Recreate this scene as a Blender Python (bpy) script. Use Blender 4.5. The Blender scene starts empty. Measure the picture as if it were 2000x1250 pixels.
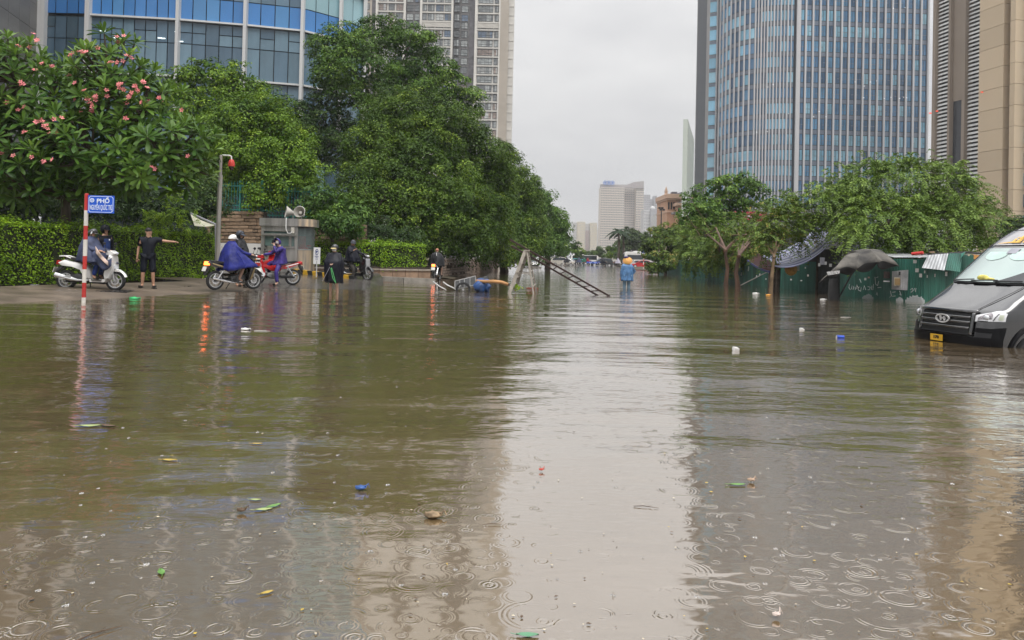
import bpy, bmesh, math, random
import numpy as np
from mathutils import Vector, Matrix, Euler

# ------------------------------------------------------------------ camera, sky, sun, exposure
SC = bpy.context.scene
COL = SC.collection
R = math.radians
PI = math.pi
random.seed(7)
F_PX, PP_Y, ROLL, PITCH, CAM_H = 1500.0, 484.7, 0.022, R(0.7), 1.2

cam_data = bpy.data.cameras.new('camera')
cam = bpy.data.objects.new('camera', cam_data)
COL.objects.link(cam)
cam_data.sensor_fit = 'HORIZONTAL'
cam_data.sensor_width = 36.0
cam_data.lens = 36.0 * F_PX / 2000.0
cam_data.shift_y = -(625.0 - PP_Y) / 2000.0
cam_data.clip_start = 0.05
cam_data.clip_end = 9000.0
CAM_ROT = Matrix.Rotation(PI / 2 + PITCH, 3, 'X') @ Matrix.Rotation(ROLL, 3, 'Z')
cam.matrix_world = Matrix.Translation((0, 0, CAM_H)) @ CAM_ROT.to_4x4()
SC.camera = cam

world = bpy.data.worlds.new('World')
SC.world = world
world.use_nodes = True
def build_world():
    nt = world.node_tree
    nt.nodes.clear()
    N = nt.nodes.new; L = nt.links.new
    out = N('ShaderNodeOutputWorld'); bg = N('ShaderNodeBackground')
    sky = N('ShaderNodeTexSky'); sky.sky_type = 'NISHITA'; sky.sun_disc = False
    sky.sun_elevation = R(58); sky.sun_rotation = R(200)
    tc = N('ShaderNodeTexCoord')
    mp = N('ShaderNodeMapping'); mp.inputs['Scale'].default_value = (1.0, 1.0, 3.2)
    no = N('ShaderNodeTexNoise'); no.inputs['Scale'].default_value = 2.3
    no.inputs['Detail'].default_value = 5; no.inputs['Roughness'].default_value = 0.52
    L(tc.outputs['Generated'], mp.inputs['Vector']); L(mp.outputs['Vector'], no.inputs['Vector'])
    cr = N('ShaderNodeValToRGB')
    cr.color_ramp.elements[0].position = 0.33; cr.color_ramp.elements[0].color = (5.0, 5.0, 5.15, 1)
    cr.color_ramp.elements[1].position = 0.66; cr.color_ramp.elements[1].color = (7.2, 7.15, 7.1, 1)
    L(no.outputs['Fac'], cr.inputs['Fac'])
    # overcast luminance: brighter towards the zenith, as every overcast sky is
    sp = N('ShaderNodeSeparateXYZ'); L(tc.outputs['Generated'], sp.inputs[0])
    mx = N('ShaderNodeMath'); mx.operation = 'MAXIMUM'; mx.inputs[1].default_value = 0.0
    L(sp.outputs['Z'], mx.inputs[0])
    ma = N('ShaderNodeMath'); ma.operation = 'MULTIPLY_ADD'; ma.inputs[1].default_value = 3.0; ma.inputs[2].default_value = 0.82
    pw = N('ShaderNodeMath'); pw.operation = 'POWER'; pw.inputs[1].default_value = 2.4
    L(mx.outputs[0], pw.inputs[0]); L(pw.outputs[0], ma.inputs[0])
    vm = N('ShaderNodeVectorMath'); vm.operation = 'SCALE'
    L(cr.outputs['Color'], vm.inputs[0]); L(ma.outputs[0], vm.inputs['Scale'])
    mix = N('ShaderNodeMix'); mix.data_type = 'RGBA'; mix.inputs['Factor'].default_value = 0.96
    L(sky.outputs['Color'], mix.inputs['A']); L(vm.outputs[0], mix.inputs['B'])
    L(mix.outputs['Result'], bg.inputs['Color'])
    bg.inputs['Strength'].default_value = 0.1
    L(bg.outputs[0], out.inputs['Surface'])
build_world()

sun_data = bpy.data.lights.new('sun', 'SUN')
sun_data.energy = 1.5
sun_data.angle = R(35)
sun_data.color = (1.0, 0.97, 0.92)
sun = bpy.data.objects.new('sun', sun_data)
COL.objects.link(sun)
sun.rotation_euler = (R(32), 0, R(20))

SC.view_settings.view_transform = 'Standard'
SC.view_settings.look = 'None'
SC.view_settings.gamma = 1.0
SC.view_settings.exposure = 0.4
SC.render.engine = 'CYCLES'
SC.cycles.use_denoising = True
SC.cycles.max_bounces = 6
SC.cycles.diffuse_bounces = 3
SC.cycles.glossy_bounces = 3
SC.cycles.transmission_bounces = 4
SC.cycles.transparent_max_bounces = 8
SC.cycles.caustics_reflective = False
SC.cycles.caustics_refractive = False

# ------------------------------------------------------------------ pixel -> place
def ray(px, py):
    return (CAM_ROT @ Vector(((px - 1000) / F_PX, -(py - PP_Y) / F_PX, -1.0)))
def A(px, py, Y):
    d = ray(px, py); t = Y / d.y
    return Vector((d.x * t, Y, CAM_H + d.z * t))
def G(px, py, z=0.0):
    d = ray(px, py); t = (z - CAM_H) / d.z
    return Vector((d.x * t, d.y * t, z))
def S(px, Y):
    return px * Y / F_PX

# ------------------------------------------------------------------ materials
MATS = {}
def mat(name, col, rough=0.55, metal=0.0, var=0.14, scale=4.0, bump=0.0, bscale=30.0, orand=0.0, spec=0.5,
        coat=0.0, emit=None, estr=0.0, col2=None, detail=4.0, stretch=(1, 1, 1), rvar=0.1, trans=0.0, ior=1.45, alpha=1.0):
    if name in MATS: return MATS[name]
    m = bpy.data.materials.new(name); m.use_nodes = True
    nt = m.node_tree; N = nt.nodes.new; L = nt.links.new
    b = nt.nodes['Principled BSDF']
    tc = N('ShaderNodeTexCoord'); mp = N('ShaderNodeMapping'); mp.inputs['Scale'].default_value = stretch
    L(tc.outputs['Object'], mp.inputs['Vector'])
    no = N('ShaderNodeTexNoise'); no.inputs['Scale'].default_value = scale; no.inputs['Detail'].default_value = detail
    L(mp.outputs['Vector'], no.inputs['Vector'])
    cr = N('ShaderNodeValToRGB')
    c1 = [max(0, c * (1 - var)) for c in col[:3]]; c2 = [min(1, c * (1 + var)) for c in (col2 or col)[:3]]
    cr.color_ramp.elements[0].position = 0.35; cr.color_ramp.elements[0].color = (*c1, 1)
    cr.color_ramp.elements[1].position = 0.65; cr.color_ramp.elements[1].color = (*c2, 1)
    L(no.outputs['Fac'], cr.inputs['Fac'])
    src = cr.outputs['Color']
    if orand:
        oi = N('ShaderNodeObjectInfo')
        mr = N('ShaderNodeMapRange'); mr.inputs['To Min'].default_value = 1 - orand; mr.inputs['To Max'].default_value = 1 + orand
        L(oi.outputs['Random'], mr.inputs['Value'])
        vm = N('ShaderNodeVectorMath'); vm.operation = 'SCALE'
        L(src, vm.inputs[0]); L(mr.outputs[0], vm.inputs['Scale']); src = vm.outputs[0]
    L(src, b.inputs['Base Color'])
    rr = N('ShaderNodeMapRange'); rr.inputs['To Min'].default_value = max(0, rough - rvar * rough); rr.inputs['To Max'].default_value = min(1, rough + rvar * rough)
    L(no.outputs['Fac'], rr.inputs['Value']); L(rr.outputs[0], b.inputs['Roughness'])
    b.inputs['Metallic'].default_value = metal
    b.inputs['Specular IOR Level'].default_value = spec
    b.inputs['IOR'].default_value = ior
    if coat: b.inputs['Coat Weight'].default_value = coat; b.inputs['Coat Roughness'].default_value = 0.04
    if trans: b.inputs['Transmission Weight'].default_value = trans
    if alpha < 1: b.inputs['Alpha'].default_value = alpha
    if emit: b.inputs['Emission Color'].default_value = (*emit, 1); b.inputs['Emission Strength'].default_value = estr
    if bump:
        n2 = N('ShaderNodeTexNoise'); n2.inputs['Scale'].default_value = bscale; n2.inputs['Detail'].default_value = 5
        L(mp.outputs['Vector'], n2.inputs['Vector'])
        bp = N('ShaderNodeBump'); bp.inputs['Strength'].default_value = 1.0; bp.inputs['Distance'].default_value = bump
        L(n2.outputs['Fac'], bp.inputs['Height']); L(bp.outputs[0], b.inputs['Normal'])
    MATS[name] = m
    return m

def leaf_mat(name, dark, light, tip=None, rough=0.5, transl=0.17):
    """leaf: per-leaf colour from the 'rnd' attribute, a little light coming through"""
    m = bpy.data.materials.new(name); m.use_nodes = True
    nt = m.node_tree; N = nt.nodes.new; L = nt.links.new
    b = nt.nodes['Principled BSDF']; out = nt.nodes['Material Output']
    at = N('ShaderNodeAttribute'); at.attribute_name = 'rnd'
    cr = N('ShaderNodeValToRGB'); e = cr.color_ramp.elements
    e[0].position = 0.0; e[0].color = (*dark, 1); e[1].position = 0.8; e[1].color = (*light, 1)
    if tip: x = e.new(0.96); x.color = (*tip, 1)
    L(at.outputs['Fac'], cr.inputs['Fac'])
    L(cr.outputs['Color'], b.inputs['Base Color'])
    b.inputs['Roughness'].default_value = rough; b.inputs['Specular IOR Level'].default_value = 0.25
    tr = N('ShaderNodeBsdfTranslucent')
    hs = N('ShaderNodeHueSaturation'); hs.inputs['Value'].default_value = 1.5; hs.inputs['Hue'].default_value = 0.485
    L(cr.outputs['Color'], hs.inputs['Color']); L(hs.outputs[0], tr.inputs['Color'])
    mx = N('ShaderNodeMixShader'); mx.inputs[0].default_value = transl
    L(b.outputs[0], mx.inputs[1]); L(tr.outputs[0], mx.inputs[2]); L(mx.outputs[0], out.inputs['Surface'])
    return m

# ------------------------------------------------------------------ mesh building
def tag(o, label=None, cat=None, group=None, kind=None):
    if label: o['label'] = label
    if cat: o['category'] = cat
    if group: o['group'] = group
    if kind: o['kind'] = kind
    return o

def empty(name, loc=(0, 0, 0), rz=0.0, label=None, cat=None, group=None, parent=None):
    o = bpy.data.objects.new(name, None); COL.objects.link(o)
    o.empty_display_size = 0.2
    o.location = loc; o.rotation_euler = (0, 0, rz)
    if parent: o.parent = parent
    return tag(o, label, cat, group, 'thing' if cat else None)

def link(name, me, parent=None, loc=None, rot=None, scale=None):
    o = bpy.data.objects.new(name, me); COL.objects.link(o)
    if parent: o.parent = parent
    if loc is not None: o.location = loc
    if rot is not None: o.rotation_euler = rot
    if scale is not None: o.scale = scale
    return o

def copy_tree(o, parent=None):
    c = o.copy(); COL.objects.link(c); c.parent = parent
    for ch in list(o.children): copy_tree(ch, c)
    return c

class MB:
    """collects shapes; build() links them as one mesh object"""
    def __init__(s): s.v = []; s.f = []; s.m = []; s.cur = 0
    def mi(s, i): s.cur = i; return s
    def add(s, vs, fs):
        o = len(s.v); s.v += [tuple(p) for p in vs]
        for f in fs: s.f.append(tuple(o + i for i in f)); s.m.append(s.cur)
        return s
    def box(s, c, size, rz=0.0, rot=None):
        hx, hy, hz = size[0] / 2, size[1] / 2, size[2] / 2
        M = rot if rot is not None else Matrix.Rotation(rz, 3, 'Z')
        c = Vector(c)
        vs = [c + M @ Vector((x * hx, y * hy, z * hz)) for z in (-1, 1) for y in (-1, 1) for x in (-1, 1)]
        return s.add(vs, [(0, 2, 3, 1), (4, 5, 7, 6), (0, 1, 5, 4), (2, 6, 7, 3), (0, 4, 6, 2), (1, 3, 7, 5)])
    def bar(s, p, q, w, h=None, up=(0, 0, 1)):
        p, q = Vector(p), Vector(q); d = (q - p); L = d.length
        if L < 1e-6: return s
        d.normalize(); u = Vector(up); sd = d.cross(u)
        if sd.length < 1e-4: sd = d.cross(Vector((1, 0, 0)))
        sd.normalize(); u = sd.cross(d); h = h or w
        vs = []
        for b in (p, q):
            for a, c in ((-1, -1), (1, -1), (1, 1), (-1, 1)): vs.append(b + sd * (a * w / 2) + u * (c * h / 2))
        return s.add(vs, [(0, 1, 2, 3), (7, 6, 5, 4), (0, 4, 5, 1), (1, 5, 6, 2), (2, 6, 7, 3), (3, 7, 4, 0)])
    def rings(s, rs, caps=True, closed=True):
        n = len(rs[0]); o = len(s.v)
        for r in rs: s.v += [tuple(p) for p in r]
        for i in range(len(rs) - 1):
            for j in range(n if closed else n - 1):
                k = (j + 1) % n
                s.f.append((o + i * n + j, o + i * n + k, o + (i + 1) * n + k, o + (i + 1) * n + j)); s.m.append(s.cur)
        if caps and closed:
            s.f.append(tuple(o + j for j in range(n - 1, -1, -1))); s.m.append(s.cur)
            s.f.append(tuple(o + (len(rs) - 1) * n + j for j in range(n))); s.m.append(s.cur)
        return s
    def tube(s, pts, rad, n=8, caps=True):
        pts = [Vector(p) for p in pts]
        if not hasattr(rad, '__len__'): rad = [rad] * len(pts)
        rs = []; prev = None
        for i, p in enumerate(pts):
            t = (pts[min(i + 1, len(pts) - 1)] - pts[max(i - 1, 0)]).normalized()
            if prev is None:
                ref = Vector((0, 0, 1)) if abs(t.z) < 0.9 else Vector((1, 0, 0))
                u = t.cross(ref).normalized()
            else:
                u = (prev - t * prev.dot(t))
                u = u.normalized() if u.length > 1e-6 else t.orthogonal().normalized()
            prev = u; w = t.cross(u)
            rs.append([p + (u * math.cos(2 * PI * k / n) + w * math.sin(2 * PI * k / n)) * rad[i] for k in range(n)])
        return s.rings(rs, caps)
    def lathe(s, prof, c=(0, 0, 0), axis='Z', n=16, caps=True, M=None):
        c = Vector(c); rs = []
        for r, h in prof:
            ring = []
            for k in range(n):
                a = 2 * PI * k / n
                p = Vector((r * math.cos(a), r * math.sin(a), h))
                if axis == 'X': p = Vector((p.z, p.x, p.y))
                if axis == 'Y': p = Vector((p.y, p.z, p.x))
                if M is not None: p = M @ p
                ring.append(c + p)
            rs.append(ring)
        return s.rings(rs, caps)
    def ball(s, c, r, n=10, m=7, M=None):
        if not hasattr(r, '__len__'): r = (r, r, r)
        c = Vector(c); rs = []
        for i in range(m + 1):
            ph = -PI / 2 + PI * i / m; k = max(math.cos(ph), 0.02)
            ring = []
            for j in range(n):
                p = Vector((r[0] * k * math.cos(2 * PI * j / n), r[1] * k * math.sin(2 * PI * j / n), r[2] * math.sin(ph)))
                ring.append(c + (M @ p if M is not None else p))
            rs.append(ring)
        return s.rings(rs)
    def slab(s, prof, w, y=0.0, soft=0.82, edge=0.7, wt=None):
        """side profile in x,z extruded across y with softened edges; wt = optional width factor per profile point"""
        cx = sum(p[0] for p in prof) / len(prof); cz = sum(p[1] for p in prof) / len(prof)
        rs = []
        for fy, k in ((-1, soft), (-edge, 1), (edge, 1), (1, soft)):
            rs.append([(cx + (p[0] - cx) * k, y + fy * w / 2 * (wt[i] if wt else 1), cz + (p[1] - cz) * k) for i, p in enumerate(prof)])
        return s.rings(rs)
    def prism(s, poly, p0, ux, uy, un):
        """polygon in plane (ux,uy) at p0 extruded along vector un"""
        p0, ux, uy, un = Vector(p0), Vector(ux), Vector(uy), Vector(un)
        r0 = [p0 + ux * a + uy * b for a, b in poly]
        return s.rings([r0, [p + un for p in r0]])
    def grid(s, fn, nu, nv):
        o = len(s.v)
        for i in range(nu + 1):
            for j in range(nv + 1): s.v.append(tuple(fn(i / nu, j / nv)))
        for i in range(nu):
            for j in range(nv):
                a = o + i * (nv + 1) + j
                s.f.append((a, a + nv + 1, a + nv + 2, a + 1)); s.m.append(s.cur)
        return s
    def mesh(s, name, mats, smooth=35):
        me = bpy.data.meshes.new(name)
        me.from_pydata(s.v, [], s.f)
        if not isinstance(mats, (list, tuple)): mats = [mats]
        for m in mats: me.materials.append(m)
        if len(mats) > 1: me.polygons.foreach_set('material_index', s.m)
        if smooth:
            me.polygons.foreach_set('use_smooth', [True] * len(me.polygons))
            me.set_sharp_from_angle(angle=R(smooth))
        me.update()
        return me
    def build(s, name, mats, parent=None, loc=None, rot=None, smooth=35, fix=True):
        me = s.mesh(name, mats, smooth)
        if fix:
            bm = bmesh.new(); bm.from_mesh(me); bmesh.ops.recalc_face_normals(bm, faces=bm.faces); bm.to_mesh(me); bm.free()
        return link(name, me, parent, loc, rot)

def np_mesh(name, V, Fq, mats, attr=None, smooth=False):
    """fast mesh from numpy; Fq (n,k) all faces with k corners"""
    me = bpy.data.meshes.new(name)
    n, k = Fq.shape
    me.vertices.add(len(V)); me.vertices.foreach_set('co', np.ascontiguousarray(V, dtype=np.float32).ravel())
    me.loops.add(n * k); me.loops.foreach_set('vertex_index', np.ascontiguousarray(Fq, dtype=np.int32).ravel())
    me.polygons.add(n); me.polygons.foreach_set('loop_start', np.arange(0, n * k, k, dtype=np.int32))
    try: me.polygons.foreach_set('loop_total', np.full(n, k, dtype=np.int32))
    except Exception: pass
    if smooth: me.polygons.foreach_set('use_smooth', [True] * n)
    me.update(calc_edges=True)
    if attr is not None:
        a = me.attributes.new('rnd', 'FLOAT', 'POINT'); a.data.foreach_set('value', np.ascontiguousarray(attr, dtype=np.float32))
    for m in (mats if isinstance(mats, (list, tuple)) else [mats]): me.materials.append(m)
    return me

def text_mesh(body, size=1.0, bold=0.0, extrude=0.004, xscale=1.0):
    cu = bpy.data.curves.new('lettering', 'FONT'); cu.body = body; cu.size = size
    cu.align_x = 'CENTER'; cu.align_y = 'CENTER'; cu.extrude = extrude; cu.offset = bold; cu.resolution_u = 3
    o = bpy.data.objects.new('lettering', cu); COL.objects.link(o)
    dg = bpy.context.evaluated_depsgraph_get()
    me = bpy.data.meshes.new_from_object(o.evaluated_get(dg))
    bpy.data.objects.remove(o); bpy.data.curves.remove(cu)
    if xscale != 1.0:
        for v in me.vertices: v.co.x *= xscale
    return me

def basis(origin, xdir, zdir=(0, 0, 1)):
    """matrix whose local x runs along xdir, z up, y away"""
    x = Vector(xdir).normalized(); z = Vector(zdir); y = z.cross(x).normalized(); z = x.cross(y)
    M = Matrix((x, y, z)).transposed().to_4x4(); M.translation = origin
    return M
# ------------------------------------------------------------------ water, ground, pavement
def water_material():
    m = bpy.data.materials.new('flood_water'); m.use_nodes = True
    nt = m.node_tree; N = nt.nodes.new; L = nt.links.new
    b = nt.nodes['Principled BSDF']
    tc = N('ShaderNodeTexCoord'); P = tc.outputs['Object']
    def math_(op, a, c=None, d=None):
        n = N('ShaderNodeMath'); n.operation = op
        for i, x in enumerate((a, c, d)):
            if x is None: continue
            if isinstance(x, (int, float)): n.inputs[i].default_value = x
            else: L(x, n.inputs[i])
        return n.outputs[0]
    def noise(scale, stretch=(1, 1, 1), detail=2.0, rough=0.5, rot=0.0):
        mp = N('ShaderNodeMapping'); mp.inputs['Scale'].default_value = stretch; mp.inputs['Rotation'].default_value = (0, 0, rot)
        L(P, mp.inputs['Vector'])
        n = N('ShaderNodeTexNoise'); n.inputs['Scale'].default_value = scale; n.inputs['Detail'].default_value = detail
        n.inputs['Roughness'].default_value = rough
        L(mp.outputs[0], n.inputs['Vector']); return n.outputs['Fac']
    # silt: large soft patches of browner and greyer water
    silt = noise(0.22, (1, 0.7, 1), 4.0)
    cr = N('ShaderNodeValToRGB')
    cr.color_ramp.elements[0].position = 0.35; cr.color_ramp.elements[0].color = (0.140, 0.097, 0.047, 1)
    cr.color_ramp.elements[1].position = 0.68; cr.color_ramp.elements[1].color = (0.146, 0.106, 0.062, 1)
    L(silt, cr.inputs['Fac']); L(cr.outputs[0], b.inputs['Base Color'])
    b.inputs['Roughness'].default_value = 0.06
    b.inputs['IOR'].default_value = 2.6
    # height in metres: slow swell, chop, rain rings
    patch = math_('MULTIPLY_ADD', noise(0.12, (1, 1, 1), 2.0), 2.2, -0.55)
    patch = math_('MINIMUM', math_('MAXIMUM', patch, 0.12), 1.0)
    sw = math_('MULTIPLY', noise(0.62, (0.5, 1.25, 1), 2.0, 0.45, 0.12), 0.060)
    ch = math_('MULTIPLY', noise(3.4, (0.6, 1.2, 1), 3.0, 0.55, -0.2), 0.019)
    ch = math_('MULTIPLY', ch, patch)
    h = math_('ADD', sw, ch)
    def ring_layer(cell, rmax, lam, amp, width, off, power):
        sc = 1.0 / cell
        mp = N('ShaderNodeMapping'); mp.inputs['Location'].default_value = (off, off * 0.37, 0); mp.inputs['Scale'].default_value = (1, 1, 0)
        L(P, mp.inputs['Vector'])
        v = N('ShaderNodeTexVoronoi'); v.voronoi_dimensions = '2D'; v.feature = 'F1'; v.inputs['Scale'].default_value = sc
        e = N('ShaderNodeTexVoronoi'); e.voronoi_dimensions = '2D'; e.feature = 'DISTANCE_TO_EDGE'; e.inputs['Scale'].default_value = sc
        for t in (v, e): L(mp.outputs[0], t.inputs['Vector'])
        sp = N('ShaderNodeSeparateColor'); L(v.outputs['Color'], sp.inputs[0])
        d = math_('MULTIPLY', v.outputs['Distance'], cell)              # metres from the drop
        r = math_('MULTIPLY', sp.outputs[0], rmax)                      # how far this ring has run
        x = math_('SUBTRACT', d, r)
        g = math_('DIVIDE', x, width); g = math_('MULTIPLY', g, g); g = math_('MULTIPLY', g, -1.0); g = math_('EXPONENT', g)
        s = math_('SINE', math_('MULTIPLY', x, 2 * PI / lam))
        edge = math_('MINIMUM', math_('MULTIPLY', e.outputs['Distance'], 6.0), 1.0)
        fade = math_('POWER', sp.outputs[1], power)                     # some drops strong, most faint
        a = math_('MULTIPLY', math_('MULTIPLY', g, s), math_('MULTIPLY', edge, fade))
        return math_('MULTIPLY', a, amp)
    rg = ring_layer(0.20, 0.095, 0.019, 0.00135, 0.017, 3.1, 1.5)
    rg = math_('ADD', rg, ring_layer(0.115, 0.05, 0.014, 0.00090, 0.010, 7.7, 1.5))
    rg = math_('ADD', rg, ring_layer(0.155, 0.07, 0.016, 0.00115, 0.013, 1.3, 1.5))
    # showers come in patches, and no ring is complete
    gate = math_('MINIMUM', math_('MAXIMUM', math_('MULTIPLY_ADD', noise(1.1, (1, 1, 1), 2.0), 3.4, -1.05), 0.22), 1.0)
    brk = math_('MINIMUM', math_('MAXIMUM', math_('MULTIPLY_ADD', noise(11.0, (1, 1, 1), 1.0), 3.0, -0.95), 0.15), 1.0)
    h = math_('ADD', h, math_('MULTIPLY', rg, math_('MULTIPLY', gate, brk)))
    bp = N('ShaderNodeBump'); bp.inputs['Strength'].default_value = 1.0; bp.inputs['Distance'].default_value = 1.0
    bp.inputs['Filter Width'].default_value = 0.1
    L(h, bp.inputs['Height'])
    # murky body under a reflecting film; the film follows Fresnel, lifted to make the sky's reflection brighter
    out = nt.nodes['Material Output']; nt.nodes.remove(b)
    df = N('ShaderNodeBsdfDiffuse'); gl = N('ShaderNodeBsdfGlossy'); gl.inputs['Roughness'].default_value = 0.07; gl.inputs['Color'].default_value = (1.0, 0.99, 0.98, 1)
    L(cr.outputs[0], df.inputs['Color'])
    fr = N('ShaderNodeFresnel'); fr.inputs['IOR'].default_value = 1.333
    for n in (df, gl, fr): L(bp.outputs[0], n.inputs['Normal'])
    mx = N('ShaderNodeMixShader'); L(math_('POWER', fr.outputs[0], 0.34), mx.inputs[0])
    L(df.outputs[0], mx.inputs[1]); L(gl.outputs[0], mx.inputs[2]); L(mx.outputs[0], out.inputs['Surface'])
    return m
M_WATER = water_material()
mb = MB(); mb.add([(-70, -12, 0), (70, -12, 0), (70, 205, 0), (-70, 205, 0)], [(0, 1, 2, 3)])
tag(mb.build('water', M_WATER, smooth=0, fix=False), 'brown flood water covering the whole street', kind='structure')

M_GROUND = mat('ground_soil', (0.10, 0.085, 0.06), 0.85, var=0.3, scale=0.4, bump=0.02, bscale=3)
mb = MB(); mb.add([(-1180, -70, -0.55), (1180, -70, -0.55), (1180, 1800, -0.55), (-1180, 1800, -0.55)], [(0, 1, 2, 3)])
tag(mb.build('ground', M_GROUND, smooth=0, fix=False), 'bare ground lying under the flooded street', kind='structure')

M_PAVE = mat('wet_pavement', (0.125, 0.097, 0.072), 0.42, var=0.28, scale=1.3, bump=0.004, bscale=18, detail=8, rvar=0.5)
M_ASPH = mat('wet_asphalt', (0.075, 0.068, 0.062), 0.16, var=0.3, scale=1.1, bump=0.003, bscale=60, detail=7, rvar=0.6)
M_KERB = mat('kerb_stone', (0.27, 0.25, 0.22), 0.5, var=0.25, scale=3, bump=0.004)

def hgt_pave(x, y):
    """gentle rise from the waterline to the hedge"""
    return 0.0
# pavement in front of the hedge: a sloping sheet whose low edge dips under the water
def pave_fn():
    lo = [G(-500, 621), G(-200, 603), G(0, 592), G(160, 585), G(300, 578), G(420, 571), G(470, 569.5), G(500, 563), G(512, 556)]
    mb = MB()
    rows = []
    for i, p in enumerate(lo):
        a = Vector((p.x, p.y, 0.0))
        out = Vector((0.28, -0.96, 0)) if i < 7 else Vector((0.9, -0.4, 0))
        inn = Vector((-0.28, 0.96, 0)) if i < 7 else Vector((-0.9, 0.4, 0))
        rows.append([a + out * 0.9 + Vector((0, 0, -0.13)), a + out * 0.25 + Vector((0, 0, -0.03)), a + inn * 0.03 + Vector((0, 0, 0.012)), a + inn * 0.5 + Vector((0, 0, 0.05)),
                     a + inn * 2.2 + Vector((0, 0, 0.11)), a + inn * 5.0 + Vector((0, 0, 0.2))])
    mb.rings(rows, caps=False, closed=False)
    return mb
PAVE = tag(pave_fn().build('pavement', M_PAVE), 'wet brown pavement running along the clipped hedge', kind='structure')

# driveway beside the gate booth: wet asphalt rising out of the water
def drive_z(y): return -0.06 + max(0, min(1, (y - 24.0) / 10.5)) * 0.42
mb = MB()
def dfn(u, v):
    y = 23.2 + v * 17.0
    xl = -8.9 - 0.10 * (y - 23) ; xr = -3.4 - 0.22 * (y - 23)
    return (xl + (xr - xl) * u, y, drive_z(y) + (0.012 * math.sin(7 * u + y)) - (0.25 * max(0, (u - 0.82) / 0.18) if y < 31 else 0))
mb.grid(dfn, 14, 20)
tag(mb.build('driveway', M_ASPH), 'wet dark asphalt driveway rising from the water to the booth', kind='structure')

# garden ground behind the walls
M_EARTH = mat('garden_earth', (0.06, 0.05, 0.03), 0.9, var=0.35, scale=1.0, bump=0.05, bscale=4)
mb = MB()
mb.grid(lambda u, v: (-60 + u * 44, 24.6 + v * 60, 0.22 + 1.2 * min(1, v * 8) * (0.85 + 0.15 * math.sin(9 * u + 5 * v))), 18, 18)
tag(mb.build('garden_terrain', M_EARTH), 'raised garden soil under the trees', kind='structure')
mb = MB()
mb.grid(lambda u, v: (-13.5 - 2.4 * v * (1 - v) + u * (11.5 - 2.0 * v) , 40.5 + v * 70, 0.5 * (1 - u ** 3) - 0.12 + 0.7 * min(1, 4 * v) * (1 - u) ), 10, 20)
tag(mb.build('verge_terrain', M_EARTH), 'planted verge under the row of ficus trees', kind='structure')
mb = MB()
mb.grid(lambda u, v: (15.5 + u * 45, 24 + v * 90, 0.05 + 0.3 * min(1, u * 10)), 10, 10)
tag(mb.build('site_terrain', M_EARTH), 'ground of the plot behind the green fence', kind='structure')
# far road edge behind the roundabout traffic
mb = MB()
mb.grid(lambda u, v: (-60 + u * 140, 172 + v * 40, -0.1 + 0.5 * min(1, v * 6)), 6, 10)
tag(mb.build('far_verge_terrain', M_EARTH), 'low bank behind the distant traffic', kind='structure')
# ------------------------------------------------------------------ buildings
M_DKFRAME = mat('dark_mullion', (0.035, 0.045, 0.055), 0.35, metal=0.3)
M_WHITEBAR = mat('white_aluminium', (0.62, 0.62, 0.62), 0.35, var=0.06)
M_BLUEGL = [mat('blue_spandrel_%d' % i, c, 0.12, var=0.10, scale=0.35, orand=0.10, spec=0.6) for i, c in
            enumerate([(0.045, 0.17, 0.43), (0.06, 0.20, 0.47), (0.085, 0.24, 0.48)])]
M_GREYGL = [mat('grey_office_glass_%d' % i, c, 0.08, var=0.22, scale=0.5, orand=0.16, spec=0.7) for i, c in
            enumerate([(0.075, 0.125, 0.175), (0.09, 0.15, 0.205), (0.118, 0.188, 0.24), (0.045, 0.075, 0.10)])]
M_TEALGL = mat('pale_teal_glass', (0.26, 0.42, 0.47), 0.08, var=0.12, scale=0.5, orand=0.1, spec=0.7)
M_TUBE = mat('ceiling_tube_light', (0.9, 0.95, 0.95), 0.4, emit=(0.85, 1.0, 1.0), estr=1.1)
M_GREYSTONE = mat('grey_cladding', (0.20, 0.195, 0.19), 0.5, var=0.12, scale=0.6, orand=0.07, stretch=(1, 1, 3))
M_CONC = mat('plain_concrete', (0.3, 0.29, 0.28), 0.7)

def unit_box_mesh(name, m, bevel=False):
    return MB().box((0, 0, 0), (1, 1, 1)).mesh(name, m, smooth=0)
BOXM = {}
def boxm(m):
    k = m.name
    if k not in BOXM: BOXM[k] = unit_box_mesh('unit_' + k, m)
    return BOXM[k]
def piece(name, m, parent, M4, size):
    """one unit-box piece with shared mesh, placed by matrix and size"""
    o = bpy.data.objects.new(name, boxm(m)); COL.objects.link(o)
    o.parent = parent
    o.matrix_basis = M4 @ Matrix.Diagonal((*size, 1))
    return o

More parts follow.
